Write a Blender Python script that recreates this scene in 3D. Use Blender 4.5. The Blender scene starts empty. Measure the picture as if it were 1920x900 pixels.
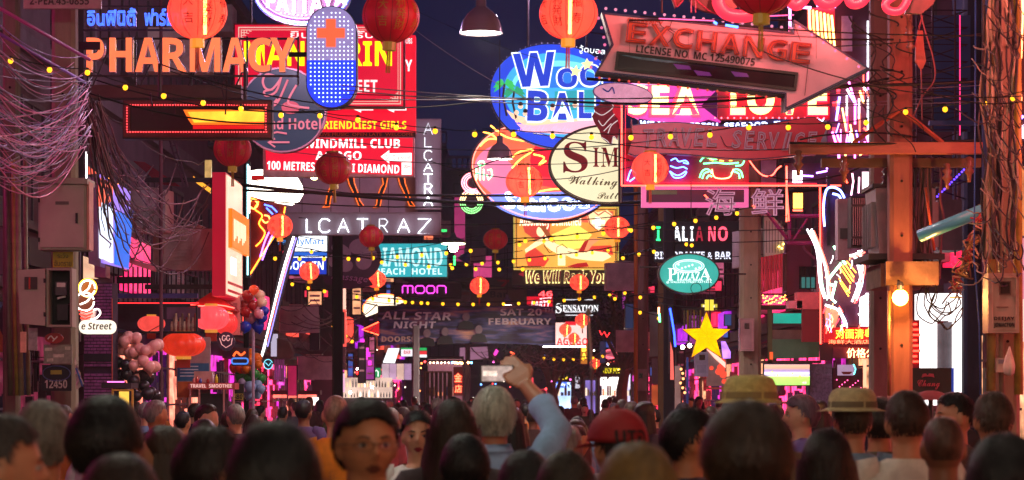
import bpy, math, random
from mathutils import Vector, Matrix, noise
random.seed(7)
PI = math.pi
SC = bpy.context.scene
COL = SC.collection

# ---------------------------------------------------------------- camera, sky, exposure
FPX = 4533.0          # focal length in photo pixels (85 mm lens)
EYE = 1.80            # camera height
HOR = 738.0           # horizon row in the photo
cam = bpy.data.cameras.new('camera'); cam.lens = 85.0; cam.sensor_width = 36.0
cam.shift_y = (HOR - 450.0) / 1920.0; cam.clip_start = 0.1; cam.clip_end = 2000
cam.dof.use_dof = True; cam.dof.focus_distance = 27.0; cam.dof.aperture_fstop = 5.2
camo = bpy.data.objects.new('camera', cam); COL.objects.link(camo)
camo.location = (0, 0, EYE); camo.rotation_euler = (PI/2, 0, 0); SC.camera = camo
w = bpy.data.worlds.new('World'); SC.world = w; w.use_nodes = True
nt = w.node_tree; bg = nt.nodes['Background']
sky = nt.nodes.new('ShaderNodeTexSky'); sky.sky_type = 'NISHITA'; sky.sun_disc = False
sky.sun_elevation = math.radians(-6.0); sky.sun_rotation = math.radians(180); sky.altitude = 0; sky.ozone_density = 4
mixn = nt.nodes.new('ShaderNodeMix'); mixn.data_type = 'RGBA'; mixn.blend_type = 'ADD'; mixn.inputs[0].default_value = 1
nt.links.new(sky.outputs[0], mixn.inputs[6]); mixn.inputs[7].default_value = (.045, .065, .31, 1)   # town glow of a night sky
nt.links.new(mixn.outputs[2], bg.inputs[0]); bg.inputs[1].default_value = 0.10
SC.view_settings.view_transform = 'Standard'; SC.view_settings.look = 'None'
SC.view_settings.exposure = 0.25; SC.view_settings.gamma = 1.0
SC.cycles.use_denoising = True
SC.cycles.max_bounces = 5; SC.cycles.diffuse_bounces = 2; SC.cycles.glossy_bounces = 2
SC.cycles.transmission_bounces = 3; SC.cycles.transparent_max_bounces = 12
SC.cycles.caustics_reflective = False; SC.cycles.caustics_refractive = False
SC.cycles.sample_clamp_indirect = 4.0

# ---------------------------------------------------------------- colour and materials
def lin(h):
    h = h.lstrip('#'); v = [int(h[i:i+2], 16)/255 for i in (0, 2, 4)]
    return tuple(c/12.92 if c <= .04045 else ((c+.055)/1.055)**2.4 for c in v)
MC = {}
def M(h, rough=.6, metal=0., var=.25, scale=6., bump=.15, spec=.5, stretch=None):
    k = ('M', h, rough, metal, var, scale, bump, spec, stretch)
    if k in MC: return MC[k]
    m = bpy.data.materials.new('surface_' + h); m.use_nodes = True; n = m.node_tree; N = n.nodes; L = n.links
    b = N['Principled BSDF']; b.inputs['Roughness'].default_value = rough; b.inputs['Metallic'].default_value = metal
    b.inputs['Specular IOR Level'].default_value = spec
    c = lin(h)
    if var > 0:
        tc = N.new('ShaderNodeTexCoord'); no = N.new('ShaderNodeTexNoise'); no.inputs['Scale'].default_value = scale
        no.inputs['Detail'].default_value = 6; no.inputs['Roughness'].default_value = .65
        if stretch:
            mp = N.new('ShaderNodeMapping'); mp.inputs['Scale'].default_value = stretch
            L.new(tc.outputs['Object'], mp.inputs[0]); L.new(mp.outputs[0], no.inputs[0])
        else: L.new(tc.outputs['Object'], no.inputs[0])
        r = N.new('ShaderNodeValToRGB'); r.color_ramp.elements[0].position = .3; r.color_ramp.elements[1].position = .7
        r.color_ramp.elements[0].color = tuple(x*(1-var) for x in c) + (1,)
        r.color_ramp.elements[1].color = tuple(min(1, x*(1+var)) for x in c) + (1,)
        L.new(no.outputs[0], r.inputs[0]); L.new(r.outputs[0], b.inputs['Base Color'])
        if bump:
            bp = N.new('ShaderNodeBump'); bp.inputs['Strength'].default_value = bump; bp.inputs['Distance'].default_value = .02
            L.new(no.outputs[0], bp.inputs['Height']); L.new(bp.outputs[0], b.inputs['Normal'])
    else: b.inputs['Base Color'].default_value = c + (1,)
    MC[k] = m; return m
def E(h, s=1., var=0., scale=3., base=.25):
    """a lit face or tube: gives off its own light"""
    if s >= 3: s *= 1.6
    k = ('E', h, s, var, scale)
    if k in MC: return MC[k]
    m = bpy.data.materials.new('lit_' + h); m.use_nodes = True; n = m.node_tree; N = n.nodes; L = n.links
    b = N['Principled BSDF']; c = lin(h); b.inputs['Base Color'].default_value = tuple(x*base for x in c) + (1,)
    b.inputs['Roughness'].default_value = .35
    b.inputs['Emission Color'].default_value = c + (1,); b.inputs['Emission Strength'].default_value = s
    if var:
        tc = N.new('ShaderNodeTexCoord'); no = N.new('ShaderNodeTexNoise'); no.inputs['Scale'].default_value = scale
        no.inputs['Detail'].default_value = 5
        r = N.new('ShaderNodeMapRange'); r.inputs[1].default_value = .3; r.inputs[2].default_value = .7
        r.inputs[3].default_value = s*(1-var); r.inputs[4].default_value = s*(1+var)
        L.new(tc.outputs['Object'], no.inputs[0]); L.new(no.outputs[0], r.inputs[0]); L.new(r.outputs[0], b.inputs['Emission Strength'])
    MC[k] = m; return m
def glass(h, rough=.1):
    return M(h, rough, 0, .15, 2., 0, .8)
STEEL = lambda: M('3a3436', .5, .6, .3, 9, .2)
DARK = lambda: M('17151a', .6, 0, .3, 9, .1)
CONC = lambda: M('8d8074', .85, 0, .28, 7, .5)
CABLE = lambda: M('0d0c0f', .5, 0, 0)

# ---------------------------------------------------------------- meshes
class B:
    def __init__(s): s.v = []; s.f = []; s.mi = []; s.cur = 0
    def face(s, idx): s.f.append(tuple(idx)); s.mi.append(s.cur)
    def poly(s, pts):
        n = len(s.v); s.v += [tuple(p) for p in pts]; s.face(range(n, n+len(pts)))
    def loft(s, rings, cap0=True, cap1=True, closed=True):
        n = len(s.v); k = len(rings[0])
        for r in rings: s.v += [tuple(p) for p in r]
        kk = k if closed else k-1
        for i in range(len(rings)-1):
            for j in range(kk):
                a = n+i*k+j; b2 = n+i*k+(j+1) % k; s.face((a, b2, b2+k, a+k))
        if cap0 and closed: s.face(reversed(range(n, n+k)))
        if cap1 and closed: s.face(range(n+(len(rings)-1)*k, n+len(rings)*k))
        return s
    def prism(s, pts, y0, y1):      # pts in x,z ; y0 = front, y1 = back
        a = sum(pts[i][0]*pts[(i+1) % len(pts)][1]-pts[(i+1) % len(pts)][0]*pts[i][1] for i in range(len(pts)))
        if a > 0: pts = list(reversed(pts))
        return s.loft([[(x, y0, z) for x, z in pts], [(x, y1, z) for x, z in pts]])
    def box(s, x0, x1, y0, y1, z0, z1):
        return s.prism([(x0, z0), (x1, z0), (x1, z1), (x0, z1)], y0, y1)
    def ring(s, outer, inner, y0, y1):   # same number of points
        n = len(s.v); k = len(outer)
        for y in (y0, y1):
            for L_ in (outer, inner): s.v += [(x, y, z) for x, z in L_]
        for j in range(k):
            q = (j+1) % k
            s.face((n+j, n+k+j, n+k+q, n+q)); s.face((n+2*k+j, n+2*k+q, n+3*k+q, n+3*k+j))
            s.face((n+j, n+q, n+2*k+q, n+2*k+j)); s.face((n+k+j, n+3*k+j, n+3*k+q, n+k+q))
        return s
    def frame(s, x0, x1, z0, z1, t, y0, y1):
        return s.ring([(x0, z0), (x1, z0), (x1, z1), (x0, z1)], [(x0+t, z0+t), (x1-t, z0+t), (x1-t, z1-t), (x0+t, z1-t)], y0, y1)
    def tube(s, path, r, n=5, closed=False, taper=None):
        P_ = [Vector(p) for p in path]
        Q = [P_[0]]
        for p in P_[1:]:
            if (p-Q[-1]).length > 1e-5: Q.append(p)
        P_ = Q
        if len(P_) < 2: return s
        rings = []
        up = None
        m = len(P_)
        for i, p in enumerate(P_):
            if closed: d = P_[(i+1) % m]-P_[i-1]
            else: d = P_[min(i+1, m-1)]-P_[max(i-1, 0)]
            if d.length < 1e-6: d = Vector((1, 0, 0))
            d.normalize()
            if up is None:
                up = Vector((0, 0, 1)) if abs(d.z) < .9 else Vector((0, 1, 0))
            u = d.cross(up)
            if u.length < .05: up = Vector((1, 0, 0)); u = d.cross(up)
            u.normalize(); up = u.cross(d)
            rr = r if taper is None else taper[i]
            rings.append([p+(u*math.cos(2*PI*j/n)+up*math.sin(2*PI*j/n))*rr for j in range(n)])
        if closed:
            rings.append(rings[0]); return s.loft(rings, False, False)
        return s.loft(rings)
    def lathe(s, prof, n=16, c=(0, 0, 0), wob=None):   # prof (r,z)
        rings = []
        for r, z in prof:
            rings.append([(c[0]+r*(wob(j, n) if wob else 1)*math.cos(2*PI*j/n), c[1]+r*(wob(j, n) if wob else 1)*math.sin(2*PI*j/n), c[2]+z) for j in range(n)])
        return s.loft(rings)
    def ball(s, c, r, n=10, m=7):
        if not isinstance(r, (tuple, list)): r = (r, r, r)
        rings = []
        for i in range(m+1):
            t = -PI/2+PI*(i if 0 < i < m else (i*.999+.0005*m))/m
            rings.append([(c[0]+r[0]*math.cos(t)*math.cos(2*PI*j/n), c[1]+r[1]*math.cos(t)*math.sin(2*PI*j/n), c[2]+r[2]*math.sin(t)) for j in range(n)])
        return s.loft(rings)
    def add(s, me, mat=None):
        n = len(s.v)
        for v in me.vertices: s.v.append(tuple(mat @ v.co) if mat else tuple(v.co))
        for p in me.polygons: s.face([n+i for i in p.vertices])
        return s
    def mesh(s, name, mats, smooth=False):
        me = bpy.data.meshes.new(name); me.from_pydata(s.v, [], s.f)
        if not isinstance(mats, (list, tuple)): mats = [mats]
        for m in mats: me.materials.append(m)
        if len(mats) > 1: me.polygons.foreach_set('material_index', s.mi)
        if smooth: me.polygons.foreach_set('use_smooth', [True]*len(me.polygons))
        me.update(); return me
    def make(s, name, mats, parent=None, smooth=False, kind=None):
        o = bpy.data.objects.new(name, s.mesh(name, mats, smooth)); COL.objects.link(o)
        if parent: o.parent = parent
        if kind: o['kind'] = kind
        return o
def tag(o, label, cat, group=None):
    o['label'] = label; o['category'] = cat
    if group: o['group'] = group
    return o
def thing(name, label, cat, loc=(0, 0, 0), rotz=0., group=None):
    o = bpy.data.objects.new(name, None); COL.objects.link(o); o.location = loc; o.rotation_euler = (0, 0, rotz)
    o.empty_display_size = .1
    return tag(o, label, cat, group)
def struct(o): o['kind'] = 'structure'; return o
def kids(o): return [c for c in ALLC.get(o.name, [])]
def copytree(o, loc, label=None, rotz=0., scale=1., group=None):
    r = o.copy(); COL.objects.link(r); r.location = loc; r.rotation_euler = (0, 0, rotz)
    r.scale = (scale,)*3 if not isinstance(scale, tuple) else scale
    if label: r['label'] = label
    if group: r['group'] = group
    for ch in list(o.children):
        c = ch.copy(); COL.objects.link(c); c.parent = r
        for g in list(ch.children):
            d = g.copy(); COL.objects.link(d); d.parent = c
    return r
def P(px, py, Y): return Vector(((px-960)/FPX*Y, Y, EYE+(HOR-py)/FPX*Y))

def smooth(pts, k=4):
    pts = [Vector(p) for p in pts]
    if len(pts) < 3: return pts
    out = []
    for i in range(len(pts)-1):
        p0, p1, p2, p3 = pts[max(i-1, 0)], pts[i], pts[i+1], pts[min(i+2, len(pts)-1)]
        for j in range(k):
            t = j/k; out.append(.5*((2*p1)+(p2-p0)*t+(2*p0-5*p1+4*p2-p3)*t*t+(3*p1-p0-3*p2+p3)*t**3))
    return out+[pts[-1]]
SMOOTH = {'white_tube', 'pink_tube', 'orange_tube', 'blue_arch', 'blue_fish', 'green_crab', 'red_shrimp', 'monogram', 'swirl', 'dangling_wire', 'wire_loop', 'orange_curl', 'blue_neon', 'crab_body', 'cord', 'white_outline', 'bracket', 'tube_outline', 'yellow_flame_tube', 'violet_tube', 'blue_script'}
TC = {}
def text_verts(body, bold=0., outline=0., shear=0., space=1.):
    if bold > 0 and not outline:      # bold letter shapes
        body = ''.join(chr(0x1D5D4+ord(q)-65) if 'A' <= q <= 'Z' else chr(0x1D5EE+ord(q)-97) if 'a' <= q <= 'z' else chr(0x1D7EC+ord(q)-48) if '0' <= q <= '9' else q for q in body)
        bold = max(0., bold-.025)*.7
    k = (body, bold, outline, shear, space)
    if k in TC: return TC[k]
    c = bpy.data.curves.new('lettering', 'FONT'); c.body = body; c.resolution_u = 2; c.space_character = space; c.shear = shear
    if outline:
        c.fill_mode = 'NONE'; c.bevel_depth = outline; c.bevel_resolution = 0
    else:
        c.extrude = .5; c.offset = bold
    o = bpy.data.objects.new('lettering', c); m = bpy.data.meshes.new_from_object(o)
    v = [tuple(q.co) for q in m.vertices]; f = [tuple(p.vertices) for p in m.polygons]
    bpy.data.objects.remove(o); bpy.data.meshes.remove(m); bpy.data.curves.remove(c)
    TC[k] = (v, f); return TC[k]

def ell(cx, cy, rx, ry, n=40, rot=0., a0=0., a1=360.):
    full = abs(a1-a0) >= 360; k = n if full else n+1; out = []
    for i in range(k):
        t = math.radians(a0+(a1-a0)*i/n); x = rx*math.cos(t); y = ry*math.sin(t); q = math.radians(rot)
        out.append((cx+x*math.cos(q)-y*math.sin(q), cy+x*math.sin(q)+y*math.cos(q)))
    return out
def rrect(x0, y0, x1, y1, r, n=5):
    p = []
    for cx, cy, a in ((x1-r, y1-r, 0), (x0+r, y1-r, 90), (x0+r, y0+r, 180), (x1-r, y0+r, 270)):
        for i in range(n+1):
            t = math.radians(a+90*i/n); p.append((cx+r*math.cos(t), cy+r*math.sin(t)))
    return p
class S:
    """a sign, laid out in photo pixels about its own centre and turned into metres at its own distance"""
    def __init__(s, name, label, cat, cx, cy, Y, rotz=0., tilt=0., group=None):
        s.cx, s.cy, s.Y = cx, cy, Y; s.s = Y/FPX; s.tilt = math.radians(tilt)
        s.o = thing(name, label, cat, P(cx, cy, Y), rotz, group)
    def l(s, p, f=0.):
        return ((p[0]-s.cx)*s.s, -f, (s.cy-p[1])*s.s)
    def q(s, pts): return [((x-s.cx)*s.s, (s.cy-y)*s.s) for x, y in pts]
    def rot(s, pts):      # turn about the sign's centre by tilt (clockwise in the photo)
        c, n = math.cos(s.tilt), math.sin(s.tilt)
        return [(s.cx+(x-s.cx)*c-(y-s.cy)*n, s.cy+(x-s.cx)*n+(y-s.cy)*c) for x, y in pts]
    def plate(s, name, pts, mat, f=0., th=.1, parent=None, kind=None):
        b = B(); b.prism(s.q(pts), -f, -f+th); o = b.make(name, mat, parent or s.o, kind=kind)
        if name == 'face':      # unseen rear face added so lit signs brighten what stands behind
            b = B(); b.prism(s.q(pts), .27, .29); b.make('rear_face', mat, s.o)
        return o
    def rect(s, name, x0, y0, x1, y1, mat, f=0., th=.1, parent=None):
        return s.plate(name, [(x0, y0), (x1, y0), (x1, y1), (x0, y1)], mat, f, th, parent)
    def rim(s, name, pts, w, mat, f=0., th=.1, parent=None):
        cx = sum(p[0] for p in pts)/len(pts); cy = sum(p[1] for p in pts)/len(pts)
        inner = []; n = len(pts)
        for i in range(n):
            a = Vector(pts[i-1]); p = Vector(pts[i]); c = Vector(pts[(i+1) % n])
            d1 = (p-a); d2 = (c-p)
            if d1.length < 1e-6 or d2.length < 1e-6: inner.append(tuple(p)); continue
            d1.normalize(); d2.normalize(); n1 = Vector((-d1.y, d1.x)); n2 = Vector((-d2.y, d2.x))
            m = n1+n2
            if m.length < 1e-3: m = n1
            m.normalize(); k = w/max(.35, m.dot(n1)); v = m*k
            inner.append((p.x+v.x, p.y+v.y))
        ar = lambda L_: abs(sum(L_[i][0]*L_[(i+1) % n][1]-L_[(i+1) % n][0]*L_[i][1] for i in range(n)))
        if ar(inner) > ar(pts): inner = [(2*p[0]-q[0], 2*p[1]-q[1]) for p, q in zip(pts, inner)]
        b = B(); b.ring(s.q(pts), s.q(inner), -f, -f+th); return b.make(name, mat, parent or s.o)
    def tube(s, name, paths, r, mat, f=.03, closed=False, parent=None, n=5, kind=None):
        b = B()
        if isinstance(paths[0][0], (int, float)): paths = [paths]
        for p in paths: b.tube(smooth([s.l(q, f) for q in p]) if name in SMOOTH and not closed and 3 <= len(p) < 12 else [s.l(q, f) for q in p], r*s.s, n, closed)
        return b.make(name, mat, parent or s.o, kind=kind)
    def dots(s, name, pts, r, mat, f=.02, parent=None, kind='stuff', m=4):
        b = B()
        for p in pts: b.ball(s.l(p, f), r*s.s, 6, m)
        return b.make(name, mat, parent or s.o, kind=kind)
    def text(s, name, body, x0, y0, x1, y1, mat, f=.02, th=.01, bold=0., outline=0., shear=0., space=1., rot=None, parent=None, bend=None):
        """letters fitted to the pixel box; rot in degrees clockwise about the box centre"""
        v, F_ = text_verts(body, bold, outline, shear, space)
        if not v: return None
        ax = min(q[0] for q in v); bx = max(q[0] for q in v); ay = min(q[1] for q in v); by = max(q[1] for q in v)
        rot = 0 if rot is None else rot; c, n = math.cos(math.radians(rot)), math.sin(math.radians(rot))
        mx, my = (x0+x1)/2, (y0+y1)/2; out = []
        for q in v:
            x = x0+(q[0]-ax)/(bx-ax)*(x1-x0); y = y1-(q[1]-ay)/(by-ay)*(y1-y0)
            if bend: y += bend(x)
            X = mx+(x-mx)*c-(y-my)*n; Z = my+(x-mx)*n+(y-my)*c
            p = s.l((X, Z), f); yy = -q[2]*th if not outline else -q[2]*(x1-x0)/(bx-ax)*s.s
            out.append((p[0], p[1]+yy, p[2]))
        b = B(); b.v = out; b.f = F_; b.mi = [0]*len(F_)
        return b.make(name, mat, parent or s.o)
    def hang(s, xs, ytop, y=None, mat=None, f=-.06):
        """steel rods or brackets that carry the sign"""
        for x in xs:
            b = B(); b.tube([s.l((x, ytop), f), s.l((x, y if y is not None else s.cy), f)], .018, 6)
            b.make('support_rod', mat or STEEL(), s.o)
    def arm(s, y, x0, x1, f=-.08, r=.025):
        b = B(); b.tube([s.l((x0, y), f), s.l((x1, y), f)], r, 6); b.make('support_arm', STEEL(), s.o)
# single-stroke neon letters on a 0..1 box, y down
SL = {
 'A': [[(0, 1), (.5, 0), (1, 1)], [(.2, .62), (.8, .62)]], 'L': [[(.1, 0), (.1, 1), (.9, 1)]],
 'C': [[(.95, .15), (.7, 0), (.3, 0), (.05, .25), (.05, .75), (.3, 1), (.7, 1), (.95, .85)]],
 'T': [[(0, 0), (1, 0)], [(.5, 0), (.5, 1)]], 'R': [[(.1, 1), (.1, 0), (.7, 0), (.95, .2), (.7, .5), (.1, .5)], [(.45, .5), (.95, 1)]],
 'Z': [[(0, 0), (1, 0), (0, 1), (1, 1)]], 'm': [[(0, 1), (0, .1), (.1, 0), (.4, 0), (.5, .1), (.5, 1)], [(.5, .1), (.6, 0), (.9, 0), (1, .1), (1, 1)]],
 'o': [[(.2, 0), (.8, 0), (1, .25), (1, .75), (.8, 1), (.2, 1), (0, .75), (0, .25), (.2, 0)]],
 'n': [[(0, 1), (0, .1), (.15, 0), (.8, 0), (1, .2), (1, 1)]],
 'E': [[(1, 0), (0, 0), (0, 1), (1, 1)], [(0, .5), (.8, .5)]], 'D': [[(0, 0), (0, 1), (.6, 1), (1, .7), (1, .3), (.6, 0), (0, 0)]],
 'O': [[(.3, 0), (.7, 0), (1, .3), (1, .7), (.7, 1), (.3, 1), (0, .7), (0, .3), (.3, 0)]],
 'F': [[(1, 0), (0, 0), (0, 1)], [(0, .5), (.8, .5)]], 'S': [[(1, .12), (.7, 0), (.3, 0), (0, .22), (.3, .48), (.7, .52), (1, .78), (.7, 1), (.3, 1), (0, .88)]],
}
def strokes(ch, x0, y0, x1, y1): return [[(x0+a*(x1-x0), y0+b*(y1-y0)) for a, b in p] for p in SL[ch]]
def catenary(a, b, sag, n=14):
    a, b = Vector(a), Vector(b); out = []
    for i in range(n+1):
        t = i/n; p = a.lerp(b, t); p.z -= sag*4*t*(1-t); out.append(p)
    return out
# ================================================================ setting: ground, road, pavements
def slab(name, x0, x1, y0, y1, z0, z1, mat):
    b = B(); b.box(x0, x1, y0, y1, z0, z1); return struct(b.make(name, mat))
slab('ground', -700, 700, -300, 1400, -.3, -.01, M('3a352f', .95, 0, .3, .2, .2))
slab('road', -4.4, 4.4, -20, 170, -.2, 0, M('34322f', .8, 0, .3, 3, .3))
slab('pavement', -6.6, -4.4, -20, 170, -.2, .13, M('6d665e', .85, 0, .25, 4, .3))
slab('pavement', 4.4, 6.6, -20, 170, -.2, .13, M('6d665e', .85, 0, .25, 4, .3))

# ---------------------------------------------------------------- window, air conditioner and awning pieces (shared meshes)
def wmesh(wd, ht, bars=1):
    b = B(); b.frame(-wd/2-.05, wd/2+.05, -ht/2-.05, ht/2+.05, .07, -.04, .12)
    for i in range(1, bars+1):
        x = -wd/2+wd*i/(bars+1); b.box(x-.02, x+.02, -.025, .05, -ht/2, ht/2)
    b.box(-wd/2, wd/2, -.022, .05, ht*.18, ht*.18+.035)
    b.box(-wd/2-.1, wd/2+.1, -.12, .1, -ht/2-.12, -ht/2-.055)
    return b
WM = {}
def window(parent, x, y, z, rz, wd, ht, frame, pane, bars=1):
    k = (wd, ht, bars, frame.name)
    if k not in WM: WM[k] = wmesh(wd, ht, bars).mesh('window', frame)
    o = bpy.data.objects.new('window', WM[k]); COL.objects.link(o); o.parent = parent
    o.location = (x, y, z); o.rotation_euler = (0, 0, rz)
    k = ('p', wd, ht, pane.name)
    if k not in WM: b = B(); b.box(-wd/2, wd/2, .03, .06, -ht/2, ht/2); WM[k] = b.mesh('pane', pane)
    q = bpy.data.objects.new('pane', WM[k]); COL.objects.link(q); q.parent = o
    return o
def acmesh():
    b = B(); b.box(-.4, .4, -.32, 0, -.27, .27)
    for i in range(9): b.box(-.34, .12, -.345, -.32, -.2+i*.05, -.18+i*.05)
    b.lathe([(.2, 0), (.2, .02)], 12, (0, 0, .3)); return b
AC = acmesh().mesh('ac_unit', M('b8b2aa', .6, 0, .25, 5, .1))
def ac(parent, x, y, z, rz):
    o = bpy.data.objects.new('ac_unit', AC); COL.objects.link(o); o.parent = parent; o.location = (x, y, z); o.rotation_euler = (0, 0, rz)
DIMW = [M('14131c', .15, 0, .2, 2, 0, .8), M('1c1a26', .12, 0, .2, 2, 0, .8)]
def building(name, label, side, Y0, Y1, X, h, wall, floors=3, lit=None, frame=None, seed=1, endwin=True, awn=None, depth=6.):
    R = random.Random(seed); c = X+depth/2
    o = thing(name, label, 'building', (side*c, Y0, 0))
    L = Y1-Y0; ix = -side*depth/2       # local x of the street face
    b = B(); b.box(-depth/2, depth/2, 0, L, 0, h); b.make('wall', wall, o)
    fh = (h-3.2)/max(1, floors-1); fr = frame or M('4a4248', .6)
    rz = PI/2 if side < 0 else -PI/2
    litm = lit or []
    for k in range(floors):
        z = 3.2+fh*k-(fh if k == 0 and False else 0)
        b = B(); b.box(-depth/2-.12, depth/2+.12, -.12, L, z-.1, z+.12); b.make('ledge', M('5b5258', .8, 0, .3, 3, .3), o)
    n = max(2, int(L/2.6))
    for k in range(floors-1):
        zc = 3.2+fh*k+fh*.52
        for i in range(n):
            y = L*(i+.5)/n
            pane = R.choice(litm) if (litm and R.random() < .45) else R.choice(DIMW)
            window(o, ix, y, zc, rz, 1.4, fh*.5, fr, pane, 1)
            if R.random() < .35: ac(o, ix, y+.9, zc-fh*.32, rz)
        if endwin:
            m = int(depth/2.0)
            for i in range(m):
                x = -depth/2+depth*(i+.5)/m
                pane = R.choice(litm) if (litm and R.random() < .35) else R.choice(DIMW)
                window(o, x, 0, zc, 0, 1.1, fh*.5, fr, pane, 1)
    b = B(); b.box(-depth/2-.05, depth/2+.05, -.05, L+.0, h, h+.25); b.make('parapet', M('4c454b', .8, 0, .3, 3, .3), o)
    # ground-floor shop openings with roller shutters and lit interiors
    for i in range(n):
        y = L*(i+.5)/n; s_ = -side
        near = Y0+y < 15  # near bays are out of view; their glow is added to light the crowd
        m = R.choice([E('ff2c50', 2.8, .8, 5), E('ff8a70', 1.5, .8, 5), E('ff3a78', 2.6, .8, 5), E('ffb080', 1.1, .8, 5), E('e02cc0', 1.1, .8, 5)]) if not near else (R.choice([E('ffc08a', 1.8, .3, 2), E('ffa060', 1.4, .3, 2), M('3a3036', .6)]) if side < 0 else R.choice([E('ff5a50', 2., .3, 2), E('ff9a60', 1.6, .3, 2), E('ff4070', 1.6, .3, 2)]))
        fm = R.choice([E('ff1c48', 1.5, .6, 5), E('ff3070', 1.3, .6, 5), E('ff5040', 1.2, .6, 5), E('a84838', .5, .5, 5), E('d030ff', .7, .6, 5), M('3a2c34', .6), M('2a2630', .6)]) if not near else R.choice([E('ff5040', .9, .2, 1) if side > 0 else E('ffc090', .5, .2, 1), M('3a2c34', .6), M('2a2630', .6)])
        q = B(); xx = ix+s_*.02; fz = 3.35+R.random()*.3
        if side < 0 and 9 < Y0+y < 24: fm = E('ff2898', 3.6, .3, 3); fz = 4.7; m = M('3a3036', .6)  # out-of-view magenta glow added to colour the left cables
        if side < 0 and 24 <= Y0+y < 37: fm = M('2a2630', .6); m = E('8c2c48', .5, .8, 5)
        q.box(min(xx, xx+s_*.16), max(xx, xx+s_*.16), y-1.05, y+1.05, fz, fz+R.choice([.35, .5, .8])); q.make('added_fascia', fm, o)  # fascias added so their glow lights the street and signs
        q = B()
        q.box(min(xx, xx+s_*.05), max(xx, xx+s_*.05), y-.95, y+.95, .15, 2.55); q.make('shop_window', m, o)
        q = B()
        for t in range(26):
            yy = y-.9+R.random()*1.75; zz = .3+R.random()*1.9; xa = xx+s_*.05; q.box(min(xa, xa+s_*.09), max(xa, xa+s_*.09), yy, yy+.03+R.random()*.12, zz, zz+.05+R.random()*.4)
        for zz in (.9, 1.6, 2.2): xa = xx+s_*.05; q.box(min(xa, xa+s_*.12), max(xa, xa+s_*.12), y-.95, y+.95, zz, zz+.03)
        q.make('displayed_goods', M(R.choice(['2a2024', '5c3a3c', '38445c', '6c5a48']), .5, 0, .4, 9), o, kind='stuff')
        q = B(); z0 = 2.65
        for t in range(8):
            za = z0-.0+t*.0
        A = [(ix, z0+.35), (ix+s_*1.1, z0), (ix+s_*1.1, z0-.05), (ix, z0+.28)]
        nn = len(q.v); q.v += [(a, y-1.1, z) for a, z in A]+[(a, y+1.1, z) for a, z in A]
        for j in range(4): q.face((nn+j, nn+(j+1) % 4, nn+4+(j+1) % 4, nn+4+j))
        q.face((nn, nn+1, nn+2, nn+3)); q.face((nn+7, nn+6, nn+5, nn+4))
        q.make('awning', M(R.choice(awn or ['7a2230', '3c3a44', '26405a', '5c4a38']), .8, 0, .2, 4, .1), o)
    # downpipe
    q = B(); q.tube([(ix-side*.08, .3, .1), (ix-side*.08, .3, h-.1)], .05, 8); q.make('downpipe', M('6a6468', .6), o)
    return o
PK = [E('ff3f77', .9, .5, 1.5), E('d060c0', .55, .5, 1.5), E('ffb070', .9, .5, 1.5)]
building('shop_building', 'dark shophouse on the left behind the electrical cabinets', -1, -14, 33, 6.3, 12.5, M('5a4a50', .85, 0, .3, 1.2, .4), 4, None, seed=2)
building('shop_building', 'dark plum shophouse on the left behind the tangle of cables', -1, 33.3, 49, 5.9, 11.5, M('55404c', .85, 0, .3, 1.2, .4), 4, PK[:2], seed=3)
building('shop_building', 'shophouse on the left behind the glowing tapered neon sign', -1, 49.4, 74, 6.2, 10.5, M('4d4048', .85, 0, .3, 1.2, .4), 3, PK, seed=4)
building('shop_building', 'far shophouse on the left behind the teal hotel sign', -1, 74.5, 118, 5.4, 9.5, M('5d4a52', .85, 0, .3, 1.2, .4), 3, PK, seed=5)
building('shop_building', 'dark shophouse with blue windows at the right edge', 1, -14, 33.5, 6.1, 13, M('33405c', .85, 0, .3, 1.2, .4), 4, [E('2a4a90', .5, .4, 1)], seed=6)
building('shop_building', 'purple-lit shophouse on the right behind the neon tower', 1, 34, 50, 5.5, 11, M('6b4a60', .85, 0, .3, 1.2, .4), 4, PK, seed=7)
building('shop_building', 'shophouse on the right behind the teal oval sign', 1, 50.5, 80, 5.6, 9.2, M('4d4048', .85, 0, .3, 1.2, .4), 3, PK, seed=8)
building('shop_building', 'far shophouse on the right beyond the billiards sign', 1, 80.5, 125, 5.1, 8.2, M('57464f', .85, 0, .3, 1.2, .4), 3, PK, seed=9)
# terraced hotel closing the street, seen between the signs
def hotel():
    o = thing('terraced_hotel', 'tall pink-lit hotel with stepped balustraded terraces closing the street', 'building', (-5.5, 138, 0))
    W = M('8a6a80', .85, 0, .2, .8, .3)
    for (x0, x1, y0, h) in ((-9, -.2, 4, 17.6), (-.2, 1.7, 2.5, 16.2), (1.7, 3.6, 1, 14.6), (3.6, 5.6, 0, 12.4), (5.6, 12, 3, 9.2)):
        b = B(); b.box(x0, x1, y0, 14, 0, h); b.make('wall', W, o)
        b = B(); b.box(x0, x1, y0-.3, y0+.3, h+.001, h+.16); b.box(x0, x1, y0-.3, y0-.1, h+.7, h+.85)
        k = int((x1-x0)/.3)
        for i in range(k+1): b.box(x0+i*(x1-x0)/k-.05, x0+i*(x1-x0)/k+.05, y0-.25, y0-.12, h+.16, h+.7)
        b.make('balustrade', M('a98ba0', .8), o)
        fl = int((h-3)/2.9)
        for f in range(fl):
            z = 4.2+f*2.9; m = max(1, int((x1-x0)/1.6))
            for i in range(m):
                x = x0+(x1-x0)*(i+.5)/m
                pane = random.choice([E('ff4f8a', 1.0, .5, 1.), E('ff6a9a', .7, .5, 1.), DIMW[0], DIMW[1], E('c03070', .6, .5, 1)])
                window(o, x, y0, z, 0, .95, 1.9, M('6a4a60', .7), pane, 1)
            b = B(); b.box(x0+.05, x1-.05, y0-.14, y0, z-1.5, z-1.3); b.make('ledge', M('9a7a8c', .8), o)
hotel()
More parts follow.
